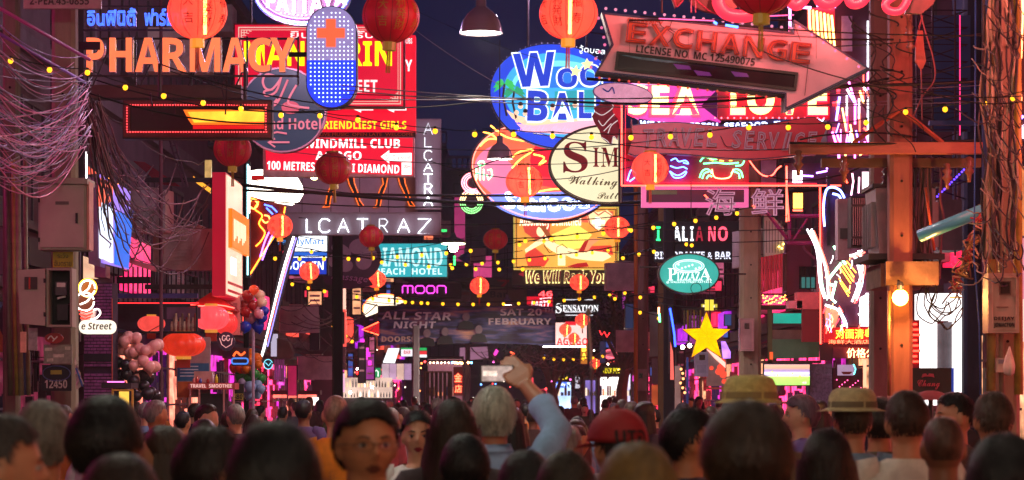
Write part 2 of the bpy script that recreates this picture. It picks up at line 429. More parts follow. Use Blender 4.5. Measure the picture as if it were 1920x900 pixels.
building('shop_building', 'low shops closing the far end of the street beyond the trees', 1, 150, 160, -2.2, 8.0, M('3c3440', .85, 0, .3, 1, .3), 3, PK, seed=12, depth=22.)

# ================================================================ trees
def tree(label, x, y, h, r, seed, hexc='2c3520'):
    R = random.Random(seed); o = thing('street_tree', label, 'tree', (x, y, 0), 0, 'trees at the far end of the street')
    b = B(); top = Vector((R.uniform(-.3, .3), 0, h*.55)); b.tube([(0, 0, 0), (0, 0, h*.3), tuple(top)], .2, 8, taper=[.24, .2, .14])
    tips = []
    for i in range(9):
        a = i*2.4; d = Vector((math.cos(a)*r*.7, math.sin(a)*r*.7, h*.28+R.random()*h*.2)); s_ = Vector((0, 0, h*R.uniform(.3, .52)))
        b.tube([s_, s_+d*.5+Vector((0, 0, .2)), s_+d], .05, 5, taper=[.09, .06, .02]); tips.append(s_+d)
    b.make('trunk', M('4a3c30', .9, 0, .3, 6, .5), o)
    q = B(); cl = []
    for i in range(46):
        t = R.choice(tips); cl.append(t+Vector((R.gauss(0, r*.3), R.gauss(0, r*.3), R.gauss(0, h*.1))))
    for c in cl:
        for k in range(60):
            p = c+Vector((R.gauss(0, .28), R.gauss(0, .28), R.gauss(0, .2))); s_ = R.uniform(.05, .11)
            u = Vector((R.gauss(0, 1), R.gauss(0, 1), R.gauss(0, 1))).normalized(); v = u.cross(Vector((R.gauss(0, 1), R.gauss(0, 1), R.gauss(0, 1)))).normalized()
            q.poly([p-u*s_, p+v*s_*.5, p+u*s_, p-v*s_*.5])
    q.make('crown', M(hexc, .7, 0, .4, 1.5, 0), o, kind='stuff')
tree('dark leafy tree beyond the banner, left of the trio at the street end', 1.6, 92, 4.8, 2.0, 1)
tree('dark leafy tree beside the white-lit A GO GO sign', 3.9, 86, 6.4, 2.2, 2)
tree('small dark tree in front of the far lit shops', 3.2, 104, 4.4, 1.6, 3, '252f22')

# ================================================================ poles
def pole(label, px, Y, wpx, ztop=10., hexc='8d8074', name='utility_pole', round_=False, cat='pole', group=None, steps=True, base=0.12):
    p = P(px, HOR, Y); w_ = wpx*Y/FPX; o = thing(name, label, cat, (p.x, Y, 0), 0, group)
    b = B()
    if round_: b.lathe([(w_/2, base), (w_/2*.9, ztop)], 16)
    else:
        c = w_*.16
        for z in (base, ztop):
            k = w_/2*(1 if z < 1 else .93)
            b.v += [(-k, -k+c, z), (-k+c, -k, z), (k-c, -k, z), (k, -k+c, z), (k, k-c, z), (k-c, k, z), (-k+c, k, z), (-k, k-c, z)]
        n = 0
        for j in range(8): b.face((j, (j+1) % 8, 8+(j+1) % 8, 8+j))
        b.face(range(7, -1, -1)); b.face(range(8, 16))
    b.make('shaft', M(hexc, .85, 0, .3, 5, .5, .3, (1, 1, .25)), o)
    if steps:
        b = B(); z = 2.2
        while z < min(ztop, 6): b.lathe([(.012, -.02), (.012, .0)], 6, (0, 0, 0)); b.v[-12:] = [(x*1.0, -w_/2-.002+zz*.3, z+y) for x, y, zz in b.v[-12:]]; z += .45
        b.make('bolt_holes', M('1a1614', .9, 0, 0), o, kind='stuff')
    return o
PA = pole('square concrete utility pole with crossarm, glowing bulb on its front face', 1687, 20, 44, 8.6, '94604e')
PB = pole('darker concrete pole just behind the lit crossarm pole', 1648, 21.6, 36, 8.6, '75645c')
PL = pole('square concrete pole behind the grey electrical cabinets at the left', 122, 21.5, 46, 8.8, '8a8272')
PL2 = pole('thin weathered pole at the far left edge with conduits', 22, 21, 30, 8.5, '6c6658')
PR = pole('weathered pole at the right wrapped in cable bundles above a meter box', 1884, 18.6, 50, 8., '948468')
pole('concrete pole carrying a pink meter box, right of the yellow star', 1406, 33, 40, 7.2, '9a8a78')
pole('slim concrete pole with meter box left of the dark steel post', 1205, 42, 22, 6.6, '7a665c')
pole('dark steel post with blue neon strip left of the yellow star', 1255, 36, 22, 6., '2a2830', 'steel_post', steps=False)
pole('grey post in front of the green awning shop under the banner', 780, 64, 14, 3.6, '6c6468', 'steel_post', steps=False)
pole('tall olive pole behind the teal oval sign', 1240, 40, 13, 7., '6a5c3c', 'steel_post', steps=False)
pole('dark steel column left of the narrow pink sign strip', 633, 44, 20, 6.2, '17151c', 'steel_column', steps=False)
pole('thin purple-lit steel mast rising beside the cable tangle', 302, 29, 7, 8., '6a4048', 'steel_mast', True, steps=False)
pole('dark blue steel column beside the bright doorway', 1822, 25, 34, 9., '20263a', 'steel_column', steps=False)
pole('dark column beside the cyan tube of the ice-cream neon', 462, 35, 10, 6.5, '15131a', 'steel_column', steps=False)
pole('post under the far banner with a white poster on it', 877, 72, 10, 3.4, '5c5058', 'steel_post', steps=False)
pole('post with red neon at its foot behind the raised phone', 992, 74, 9, 3.4, '54464c', 'steel_post', steps=False)
pole('rusty orange conduit pole next to the slim concrete pole', 1192, 41, 8, 5.5, 'a8642c', 'conduit_pole', True, steps=False)

# crossarm, braces, insulators on the right pole (parts of it)
def on(o, px, py, Y): p = P(px, py, Y); return (p.x-o.location.x, Y-o.location.y, p.z)
b = B(); a = on(PA, 1480, 289, 19.86); c = on(PA, 1840, 268, 19.86); b.box(a[0], c[0], -.2, -.105, a[2], c[2]); b.make('crossarm', M('c07860', .8, 0, .25, 6, .4, .3, (.3, 1, 1)), PA)
b = B(); b.box(a[0]+.3, c[0]+.05, .12, .2, a[2]-.08, c[2]-.1); b.make('rear_crossarm', M('6c4c40', .8), PA)
for x in (1600, 1768):
    b = B(); b.tube([on(PA, 1689, 205, 19.84), on(PA, x, 268, 19.84)], .02, 6); b.make('brace', M('b0583c', .6), PA)
def insul(px, py, Y, o, s_=1.):
    b = B(); p = on(o, px, py, Y)
    b.lathe([(.012*s_, .08*s_), (.03*s_, .07*s_), (.02*s_, .04*s_), (.042*s_, .02*s_), (.022*s_, -.01*s_), (.046*s_, -.04*s_), (.02*s_, -.07*s_), (.014*s_, -.13*s_)], 12, p)
    b.make('insulator', M('8a5a44', .25, 0, .2, 6, 0), o, True)
for x, y in ((1583, 312), (1817, 312), (1776, 325), (1497, 300)): insul(x, y, 19.8, PA)
for x, y in ((1705, 55), (1707, 80), (1703, 20)): insul(x, y, 19.8, PA, .8)
# concrete platform and transformer behind the pole
b = B(); a = on(PA, 1642, 540, 20.4); c = on(PA, 1738, 497, 20.4); b.box(a[0], c[0], -.16, -.105, a[2], c[2]); b.box(a[0], c[0], .12, .95, a[2], c[2]); b.make('platform', M('6c5040', .9, 0, .35, 8, .6), PA)
b = B(); a = on(PA, 1612, 498, 20.6); c = on(PA, 1752, 488, 20.6); b.box(a[0], c[0], .1, 1.0, c[2]-.02, c[2]+.03); b.make('platform_deck', STEEL(), PA)
def transformer():
    o = thing('transformer', 'big grey transformer with bushings standing on the pole platform', 'transformer', (P(1682, 490, 20.9).x, 20.75, P(0, 488, 20.7).z))
    s = 20.7/FPX; G = M('8c8284', .5, .1, .2, 4, .1)
    h = 132*s; w2 = 56*s; b = B()
    b.loft([[(-w2*.86, -.3, 0), (w2*.9, -.3, 0), (w2*.9, .3, 0), (-w2*.86, .3, 0)], [(-w2, -.3, h), (w2, -.3, h), (w2, .3, h), (-w2, .3, h)]]); b.make('tank', G, o)
    b = B(); b.box(-w2*1.12, w2*1.1, -.34, .34, h, h+.03); b.make('lid', STEEL(), o)
    b = B(); b.frame(-w2*.62, -w2*.02, .16, h-.1, .012, -.315, -.3); b.box(-w2*.6, -w2*.04, -.308, -.3, .17, h-.11); b.box(w2*.1, w2*.16, -.33, -.3, .1, h-.3); b.make('door_panel', M('a08f90', .5), o)
    for x in (-w2*.45, w2*.5, 0):
        b = B(); b.lathe([(.05, 0), (.05, .03), (.025, .06), (.05, .08), (.025, .1), (.045, .13), (.02, .16), (.035, .19), (.008, .24)], 12, (x, 0, h+.03)); b.make('bushing', M('3a2420', .3, 0, .1, 4, 0), o, True)
    for sx in (-1, 1):
        b = B()
        for k in range(6): b.box(min(sx*w2*.97, sx*w2*1.12), max(sx*w2*.97, sx*w2*1.12), -.26+k*.1, -.24+k*.1, .1, h-.12)
        b.make('cooling_fins', G, o)
    return o
transformer()
o = S('electrical_cabinet', 'tall pink-grey switch cabinet with a louvred face behind the neon tower edge', 'cabinet', 1575, 430, 23)
o.rect('case', 1571, 372, 1593, 487, M('a88c96', .5), 0, .2); o.rect('vent', 1575, 428, 1590, 448, M('4a4248', .5), .01, .02)
o = S('finned_radiator', 'vertical chrome finned radiator between the neon tower and the transformer', 'radiator', 1610, 415, 22.6)
o.rect('case', 1596, 368, 1626, 463, DARK(), 0, .25)
for k in range(7):
    q = o.rect('fin', 1598+k*4, 372, 1600+k*4, 460, M('c8c0c4', .2, .9, .1, 4, 0), .04, .04)
o.rect('band', 1595, 384, 1627, 388, M('2c2a2e', .4), .05, .02); o.rect('band', 1595, 444, 1627, 448, M('2c2a2e', .4), .05, .02)
# glowing bulb on the pole
BULB = S('bulb_lamp', 'bare warm bulb glowing on the front of the crossarm pole', 'lamp', 1688, 558, 19.7)
b = B(); b.ball((0, 0, 0), .066, 16, 10); b.make('bulb', E('ffb040', 22), BULB.o, True)
l = bpy.data.lights.new('lamp_light', 'POINT'); l.energy = 40; l.color = (1, .42, .12); l.shadow_soft_size = .02; lo = bpy.data.objects.new('lamp_light', l); COL.objects.link(lo); lo.parent = BULB.o; lo.location = (0, -.1, 0)
b = B(); b.lathe([(.025, .05), (.03, .1), (.02, .13)], 10); b.tube([(0, 0, .12), (0, .1, .14)], .012, 5); b.make('socket', DARK(), BULB.o)
# plastic pipe, conduits
def lone_tube(name, label, cat, pts, r, mat, group=None, n=8, closed=False):
    b = B(); p0 = Vector(pts[0]); b.tube([Vector(p)-p0 for p in pts], r, n, closed); o = b.make(name, mat, None, True); o.location = p0
    return tag(o, label, cat, group)
b = B(); A = P(1724, 443, 19.2); C = P(1868, 384, 18.9); d = C-A
o = lone_tube('plastic_pipe', 'pale blue plastic pipe slanting out of the cable bundle', 'pipe', [A, C], .05, M('58c4d4', .3, 0, .12, 4, 0), n=18)
lone_tube('conduit', 'thin orange conduit hanging beside the transformer', 'conduit', [P(1735, 352, 20), P(1752, 470, 20)], .012, M('d8683c', .5), n=6)
lone_tube('conduit', 'steel conduit running down the lit face of the crossarm pole', 'conduit', [P(1667, 545, 19.82), P(1667, 742, 19.82)], .016, M('b07a50', .4, .3), n=6)
lone_tube('conduit', 'thin blue hose hanging from top to bottom by the right-hand pole', 'hose', [P(1829, -5, 18.2), P(1828, 300, 18.2), P(1826, 480, 18.2), P(1836, 610, 18.2), P(1838, 740, 18.2)], .006, M('2a5aa8', .4), n=5)
for i, (x, w_, c, l) in enumerate(((1862, .035, 'b09a50', 'left'), (1906, .035, 'b8983c', 'right'), (1874, .02, '9a8a70', 'middle'))):
    lone_tube('conduit', 'yellowed conduit strapped to the %s side of the right-hand pole' % l, 'conduit', [P(x, 0, 18.3), P(x+(4 if i else -4), 740, 18.3)], w_, M(c, .5, 0, .3, 8, .2), n=8)
for i, (x, c, l) in enumerate(((28, '9c9040', 'yellow-green conduit on the far left pole'), (36, '8c8668', 'grey conduit beside the yellow-green one at far left'), (50, '7c7458', 'ochre conduit just left of the big grey cabinet'), (16, '5c5648', 'dark conduit nearest the left edge'))):
    lone_tube('conduit', l, 'conduit', [P(x-3, 300, 20.6), P(x, 600, 20.6), P(x+4, 742, 20.6)], .018+.006*(i % 2), M(c, .5, 0, .3, 8, .2), n=8)

# ---------------------------------------------------------------- electrical cabinets
def cabinets():
    c = S('electrical_cabinet', 'large grey steel cabinet with a closed door at the left', 'cabinet', 118, 400, 20)
    G = M('9d9488', .5, .1, .18, 2.5, .1)
    c.rect('case', 72, 342, 162, 468, G, 0, .28); c.rect('door', 76, 347, 158, 464, M('a89e92', .45, .1, .15, 2, .1), .02, .019)
    c.plate('lid', [(68, 344), (70, 333), (166, 335), (166, 346)], G, .05, .36)
    c.rect('handle', 143, 400, 147, 419, DARK(), .04, .019); c.rect('badge', 105, 378, 130, 384, M('5c5650', .5), .025, .004); c.rect('pink_lit_side', 162.5, 340, 167, 468, M('d08a80', .5), -.01, .2)  # pink neon spill put into the side strip's colour
    for y in (372, 446): c.rect('hinge', 73, y, 76, y+8, DARK(), .03, .009)
    c = S('warning_plate', 'small yellow Thai warning plate under the large grey cabinet', 'sign', 119, 486, 20.1)
    c.rect('plate', 99, 472, 137, 501, M('a59a20', .6), 0, .01); c.text('lettering', 'ระวัง', 108, 475, 128, 484, M('3c3818', .6), .003, .002); c.text('lettering', 'อันตราย', 102, 488, 134, 499, M('3c3818', .6), .003, .002)
    c = S('meter_cabinet', 'grey meter cabinet with its left door swung open and a dark interior', 'cabinet', 110, 558, 20)
    c.rim('case', [(88, 503), (136, 503), (136, 613), (88, 613)], 4, G, .02, .2); c.rect('back', 91, 506, 133, 610, M('1a181a', .7), -.14, .02)
    c.plate('open_door', [(36, 507), (87, 504), (87, 611), (40, 607)], M('aaa294', .45, .1, .18, 2, .1), .06, .02); c.rect('window', 49, 520, 73, 543, M('4a4644', .2), .068, .005)
    c.rect('red_strip', 57, 521, 60, 543, M('b83024', .5), .071, .003)
    c.rect('meter', 103, 528, 124, 553, M('4c4c50', .4), -.02, .06); c.rect('meter_dial', 106, 530, 122, 538, M('d8d6cc', .4), -.012, .01)
    c.plate('tag', [(105, 557), (120, 553), (121, 557), (106, 561)], M('d0ccc4', .5), -.05, .02); c.rect('breaker', 105, 570, 125, 600, M('222226', .4), -.05, .06)
    for y in (523, 586): c.rect('hinge', 85, y, 89, y+8, DARK(), .08, .02)
    c = S('poster_board', 'grey board with torn stickers under the open meter cabinet', 'notice board', 110, 665, 20.2)
    c.rect('board', 82, 646, 135, 682, M('8f9488', .7, 0, .35, 14, .1), 0, .02)
    for x, y, w2 in ((84, 652, 14), (100, 664, 20), (122, 650, 10), (88, 672, 12)): c.rect('torn_sticker', x, y, x+w2, y+6, M('c8ccbc', .7, 0, .4, 20), .004, .003)
    c = S('poster', 'dark poster with white numerals fixed low on the left pole', 'poster', 107, 706, 20.2)
    c.rect('sheet', 79, 684, 134, 733, M('1c2028', .7), 0, .01); c.text('lettering', '12450', 84, 712, 126, 728, M('b8b8b0', .6), .003, .002, .02); c.rect('plate', 95, 694, 116, 702, M('9ca03c', .6), .004, .003)
    c.tube('swirl', [ell(106, 700, 26, 14, 20)], 1, M('4a5a8c', .5), .005, True)
    c = S('sign_disc', 'round dark red badge with a white swirl above the torn sticker board', 'badge', 101, 634, 20.1)
    c.plate('disc', ell(101, 634, 17, 10), M('a02c28', .5), 0, .03); c.tube('swirl', [(90, 636), (96, 630), (102, 636), (108, 631), (99, 640)], 1.2, M('e8e4dc', .5), .01)
    c = S('paper_notice', 'narrow grey paper notice on the left pole beside the sticker board', 'notice', 61, 636, 20.1); c.rect('sheet', 53, 615, 70, 657, M('9a9a96', .7, 0, .35, 25), 0, .01)
    c = S('paper_notice', 'pinkish paper strip on the far left conduits', 'notice', 43, 640, 20.1); c.rect('sheet', 38, 622, 49, 661, M('e8b094', .7, 0, .2, 12), 0, .01)
    c = S('pole_number_plate', 'grey metal pole number plate at the top left corner', 'plate', 117, 4, 20.6)
    c.rect('plate', 44, -14, 190, 16, M('9a8a84', .6), 0, .04); c.text('lettering', '2-PEA.43-0855', 56, -6, 167, 9, M('3a2c2c', .6), .004, .003, .01)
    c = S('paddle_sign', 'dark oval hanging board at the far left behind the conduits', 'sign', 18, 598, 21.6); c.plate('board', ell(14, 600, 16, 34), M('2a2a30', .4), 0, .03)
    c = S('timber_box', 'brown lit timber shelf box low at the left edge', 'box', 14, 636, 21.8); c.rect('panel', -8, 617, 30, 660, M('a8783c', .6), 0, .3); c.tube('scroll', [ell(17, 645, 8, 8, 14), ell(17, 645, 3, 3, 10)], 1, DARK(), .02, True)
    c = S('flag', 'small white and blue flag hanging by the left pole', 'flag', 150, 700, 20)
    b = B(); pts = []
    for i in range(9):
        t = i/8; pts.append((c.l((141+t*3, 672+t*60), .02+.02*math.sin(i*1.9)), c.l((141+t*17, 668+t*52), .02+.025*math.sin(i*2.3))))
    for i in range(8): b.poly([pts[i][0], pts[i][1], pts[i+1][1], pts[i+1][0]])
    b.make('cloth', M('c0b8b4', .8), c.o); c.tube('stripe', [(144, 690), (152, 712), (156, 725)], 2, M('3a5a9c', .8), .035)
    # right hand meter boxes
    c = S('meter_box', 'beige meter box with a small window and a stencilled sticker on the right-hand pole', 'meter box', 1881, 568, 18.1)
    Bg = M('b89a84', .5, 0, .12, 2, .05)
    c.rect('case', 1853, 512, 1911, 624, Bg, 0, .22); c.rim('door', [(1859, 519), (1907, 519), (1905, 618), (1860, 618)], 2, M('c8aa92', .5), .012, .012)
    c.rect('window', 1875, 529, 1893, 551, M('2a2420', .2), .01, .01); c.rim('window_rim', [(1873, 527), (1895, 527), (1895, 553), (1873, 553)], 2, M('6c5444', .5), .014, .012)
    c.text('lettering', 'DEEJAY', 1863, 594, 1901, 602, M('2c2820', .6), .014, .012, .02); c.text('lettering', 'JOMACTON', 1863, 605, 1901, 615, M('2c2820', .6), .014, .012, .02); c.rect('vent', 1868, 575, 1890, 576.5, M('6c5444', .5), .012, .01)
    c = S('meter', 'small white electric meter hanging below the beige meter box', 'meter', 1882, 680, 18.2); c.rect('case', 1869, 671, 1890, 698, M('b8a890', .4), 0, .1); c.rect('dial', 1872, 674, 1886, 682, M('8a8a90', .2), .004, .003)
    c = S('plastic_bag', 'white plastic bag tied under the right-hand meter box', 'bag', 1893, 680, 18)
    b = B(); b.lathe([(.004, .12), (.012, .09), (.03, .03), (.042, -.03), (.035, -.08), (.008, -.1)], 12, (0, 0, 0), lambda j, n: 1+.25*math.sin(j*2.3)); b.make('bag', M('d8ccb0', .5), c.o, True)
    c = S('meter_box', 'pink-lit meter box on the concrete pole right of the star', 'meter box', 1400, 628, 32.6)
    c.rect('case', 1387, 597, 1414, 658, M('b4a0a0', .5), 0, .2); c.rim('door', [(1390, 601), (1411, 601), (1411, 654), (1390, 654)], 1.5, M('c8aaac', .5), .01, .01); c.rect('window', 1396, 606, 1405, 617, M('2a2420', .2), .012, .011)
    c = S('meter_box', 'dull purple meter box on the slim pole near the billiards sign', 'meter box', 1201, 712, 41.6)
    c.rect('case', 1190, 692, 1213, 733, M('8c7080', .5), 0, .2); c.rect('window', 1198, 700, 1205, 709, M('1c181c', .2), .006, .005)
    c = S('meter_box', 'bluish meter box half hidden under the yellow star', 'meter box', 1315, 683, 34)
    c.rect('case', 1303, 660, 1328, 706, M('8a86a8', .5), 0, .2); c.rect('window', 1311, 665, 1322, 675, M('1c181c', .2), .006, .005); c.rect('label_plate', 1307, 684, 1324, 699, M('7a7698', .5), .006, .005)
cabinets()

# ================================================================ overhead cables
def cable(pts, r, mat, label, group, name='overhead_cable', n=5):
    pts = smooth(pts, 3) if len(pts) < 11 else pts
    b = B(); p0 = Vector(pts[0]); b.tube([Vector(p)-p0 for p in pts], r, n); o = b.make(name, mat, None, True); o.location = p0
    return tag(o, label, 'cable', group)
R = random.Random(11)
MAG = [M('c850a0', .35, 0, 0), M('7c50a8', .35, 0, 0), M('b03c78', .4, 0, 0), M('4c2c48', .4, 0, 0), M('d0487c', .35, 0, 0), M('30202c', .4, 0, 0), M('905890', .4, 0, 0)]  # pink and violet neon light is put into the cables' own colours
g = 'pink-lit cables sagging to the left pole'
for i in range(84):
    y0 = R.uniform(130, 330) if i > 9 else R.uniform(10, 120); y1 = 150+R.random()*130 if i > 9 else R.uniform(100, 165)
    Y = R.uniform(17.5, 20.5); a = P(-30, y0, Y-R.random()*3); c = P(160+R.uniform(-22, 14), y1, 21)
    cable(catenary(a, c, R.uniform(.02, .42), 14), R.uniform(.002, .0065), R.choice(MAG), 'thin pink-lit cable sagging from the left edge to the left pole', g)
cable([P(-10, 10, 19), P(168, 112, 21)], .016, M('a03c90', .35, 0, 0), 'thick magenta cable slanting down from the top left corner', None)  # neon light put into the colour of these two thick cables as well
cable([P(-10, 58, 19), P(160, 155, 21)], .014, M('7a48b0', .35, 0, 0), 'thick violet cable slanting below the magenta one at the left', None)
g = 'drooping cables right of the left pole'
for i in range(44):
    a = P(R.uniform(150, 190), R.uniform(172, 260), 22); c = P(R.uniform(210, 400), R.uniform(290, 440), 30+R.random()*2)
    pts = catenary(a, c, R.uniform(.2, 1.0), 12)
    for j in range(1, 12): pts[j] += Vector((R.gauss(0, .02), 0, R.gauss(0, .02)))
    cable(pts, R.uniform(.004, .010), R.choice([M('7a5460', .5, 0, 0), M('4a2c38', .5, 0, 0), M('9a6a70', .5, 0, 0), M('2c1c24', .5, 0, 0)]), 'drooping dusty cable falling from the left pole into the dark', g)
g = 'black cables crossing the street'
LM = [(60, 60, 'top left corner'), (200, 100, 'pharmacy letters'), (560, 100, 'pill-shaped sign'), (480, 230, 'round hotel sign'), (300, 225, 'dotted display'), (720, 120, 'street name sign'), (900, 40, 'big pendant lamp'), (800, 250, 'upright letter panel'), (640, 290, 'windmill club sign'), (470, 350, 'cone neon'), (560, 410, 'letter panel'), (700, 490, 'teal hotel sign'), (860, 450, 'white street lamp'), (1040, 180, 'blue oval sign'), (1000, 330, 'pink oval'), (1200, 300, 'neon frame corner'), (1250, 150, 'fish neon'), (1240, 420, 'Italian word sign'), (1160, 450, 'reclining figure picture'), (1200, 540, 'slim concrete pole'), (1300, 550, 'pizza oval'), (1560, 350, 'neon tower top'), (1600, 270, 'crossarm end'), (1700, 130, 'crossarm pole top'), (1850, 170, 'right-hand pole'), (1900, 60, 'top right corner'), (20, 660, 'far left conduits'), (290, 610, 'stall frame'), (640, 550, 'steel column'), (1440, 330, 'shrimp neon'), (1420, 550, 'pink meter box pole')]
def near_(x, y): return min(LM, key=lambda l: (l[0]-x)**2+(l[1]-y)**2)[2]
for i, (x0, y0, x1, y1, Y, sag, r) in enumerate((
    (440, 345, 1560, 352, 34, .25, .03), (440, 356, 1560, 345, 34.2, .12, .022), (440, 372, 1300, 350, 34.5, .2, .012), (430, 330, 1200, 385, 35, .15, .008),
    (160, 172, 560, 230, 22, .1, .010), (180, 150, 640, 205, 22, .12, .008), (300, 120, 900, 190, 23, .2, .008), (230, 100, 800, 250, 24, .1, .006),
    (640, 160, 1840, 190, 21, .1, .006), (640, 168, 1840, 176, 21, .14, .006), (640, 176, 1840, 168, 21.3, .06, .005), (640, 186, 1840, 160, 21.5, .05, .006), (1100, 148, 1850, 152, 19.5, .05, .016), (1060, 190, 1700, 140, 19.8, .1, .012),
    (1130, 195, 1840, 120, 19, .08, .005), (1100, 60, 1860, 60, 19, .12, .006), (1200, 30, 1920, 66, 18.4, .05, .007), (1000, 250, 1600, 270, 22, .1, .006),
    (600, 260, 1240, 262, 26, .12, .006), (520, 282, 1200, 300, 27, .1, .005), (800, 300, 1250, 290, 27, .25, .006), (860, 330, 1180, 300, 27, -.2, .008),
    (560, 408, 1300, 388, 40, .2, .010), (560, 424, 1300, 436, 42, .2, .008), (1120, 424, 1560, 426, 31, .05, .008), (1120, 445, 1560, 444, 31, .07, .008), (1130, 470, 1480, 470, 33, .1, .006),
    (440, 440, 980, 470, 46, .3, .008), (420, 480, 900, 440, 48, .2, .008), (700, 500, 1300, 540, 60, .3, .012), (640, 560, 1200, 545, 62, .3, .012), (640, 538, 1240, 532, 62, .1, .02),
    (1440, 330, 1640, 300, 22, .1, .008), (1480, 268, 1840, 262, 19.7, .02, .012), (1500, 262, 1720, 258, 19.7, -.05, .009), (770, 50, 1000, 190, 24, .05, .004), (1650, 130, 1920, 190, 17.5, .1, .006), (1420, 92, 1920, 180, 17.6, .12, .006),
    (780, 20, 1010, 110, 24, .03, .003), (0, 660, 300, 610, 30, .2, .006), (1230, 556, 1420, 540, 33, .1, .010), (1230, 566, 1500, 548, 33, .15, .010), (1240, 570, 1440, 574, 33, .04, .008))):
    cable(catenary(P(x0, y0, Y), P(x1, y1, Y*1.01), sag, 18), r*.85, CABLE() if i not in (8, 9, 11, 35) else M('8a8690', .4, .3, 0), ('thick' if r > .011 else 'thin' if r < .007 else 'mid-weight')+' cable strung from the %s to the %s%s' % (near_(x0, y0), near_(x1, y1), ', sagging' if sag > .14 else ''), g)
g = 'tangled loops at the right-hand pole'
for i in range(64):
    px = R.choice([1858, 1866, 1880, 1845, 1900])+R.uniform(-8, 8); py = R.uniform(-10, 480)
    pts = [P(px, py, 18.1)]; d = R.choice([-1, 1, 1])
    q = Vector((R.uniform(10, 60)*d, R.uniform(-20, 90)))
    for k in range(1, 9):
        t = k/8; pts.append(P(px+q.x*t+12*math.sin(t*PI*R.uniform(.8, 1.2)), py+q.y*t+30*math.sin(t*PI), 18.1-.3*math.sin(t*PI)))
    cable(pts, R.uniform(.003, .007), R.choice([M('5a5044', .5, 0, 0), M('2a2424', .5, 0, 0), M('8c8068', .5, 0, 0), M('2c2628', .5, 0, 0), M('161416', .5, 0, 0)]), 'looping cable end tangled on the right-hand pole', g)
g = 'cables bundled down the right-hand pole'
for i in range(18):
    x = R.uniform(1838, 1905); pts = [P(x+R.uniform(-6, 6)+4*math.sin(k*1.3+i), -10+k*62, 18.2+R.uniform(-.05, .05)) for k in range(9)]
    cable(pts, R.uniform(.006, .014), R.choice([M('8a7c60', .5, 0, 0), M('b8a888', .5, 0, 0), M('3a3230', .5, 0, 0), M('242022', .5, 0, 0)]), 'cable running down the right-hand pole in the thick bundle', g)
g = 'cables hanging beside the transformer'
for i in range(16):
    x = R.uniform(1712, 1768); pts = [P(x+R.uniform(-3, 3)+3*math.sin(k*1.1+i), 295+k*38, 20.2) for k in range(7)]
    cable(pts, R.uniform(.006, .012), R.choice([CABLE(), M('4a2c30', .5, 0, 0), M('6c3c40', .5, 0, 0)]), 'dark cable hanging in the bunch right of the transformer', g)
for i in range(7):
    cx, cy = R.uniform(1745, 1775), R.uniform(540, 580)
    cable([P(cx+R.uniform(20, 34)*math.cos(t*.5), cy+R.uniform(30, 42)*math.sin(t*.5), 20.1) for t in range(0, 9)], .006, CABLE(), 'coiled black cable loop hanging beside the glowing bulb', 'coiled loops beside the bulb')
g = 'thin wires looping round the crossarm pole'
for i in range(18):
    x = R.uniform(1610, 1700); y = R.uniform(20, 230); u_, v_ = R.uniform(2, 8), R.uniform(4, 18); pts = [P(x+k*u_-20+14*math.sin(k*.9+i), y+k*v_, 19.7) for k in range(7)]
    cable(pts, R.uniform(.004, .008), CABLE(), 'thin dark wire looping around the crossarm pole', g)
g = 'far tangle of cables under the banner'
for i in range(40):
    x = R.uniform(480, 640) if i < 20 else R.uniform(860, 1060); y = R.uniform(560, 640) if i < 20 else R.uniform(650, 672)
    Y = 48 if i < 20 else 70
    cable(catenary(P(x, y, Y), P(x+R.uniform(40, 110), y+R.uniform(-20, 20), Y+2), R.uniform(.1, .5), 10), R.uniform(.006, .014), R.choice([M('6a545c', .5, 0, 0), M('3a2c34', .5, 0, 0), M('8a6c70', .5, 0, 0)]), 'small sagging cable in the far tangle', g)
g = 'wires sprouting from the hanging branch bundle'
for i in range(60):
    t = R.random(); x = 1838-t*50; y = 400+t*145
    cable([P(x, y, 18.6), P(x+R.uniform(-14, 14), y+R.uniform(-6, 14), 18.5), P(x+R.uniform(-22, 26), y+R.uniform(0, 26), 18.5)], .007, R.choice([M('b8944c', .5, 0, 0), M('c8a080', .5, 0, 0), M('a83c34', .5, 0, 0), M('6c5838', .5, 0, 0)]), 'frayed coloured wire end in the bundle by the blue pipe', g)

# ================================================================ lanterns
def shell_mat(h, s, tr):
    m = bpy.data.materials.new('lantern_paper'); m.use_nodes = True; N = m.node_tree.nodes; L = m.node_tree.links
    b = N['Principled BSDF']; b.inputs['Base Color'].default_value = lin(h)+(1,); b.inputs['Roughness'].default_value = .5
    b.inputs['Emission Color'].default_value = lin(h)+(1,); b.inputs['Emission Strength'].default_value = s
    if tr:
        tl = N.new('ShaderNodeBsdfTranslucent'); tl.inputs[0].default_value = lin('ff6458')+(1,); m0 = N.new('ShaderNodeMixShader'); m0.inputs[0].default_value = .55; L.new(b.outputs[0], m0.inputs[1]); L.new(tl.outputs[0], m0.inputs[2])
        t = N.new('ShaderNodeBsdfTransparent'); t.inputs[0].default_value = (1, .75, .5, 1); mx = N.new('ShaderNodeMixShader'); mx.inputs[0].default_value = tr
        L.new(m0.outputs[0], mx.inputs[1]); L.new(t.outputs[0], mx.inputs[2]); L.new(mx.outputs[0], N['Material Output'].inputs[0])
    return m
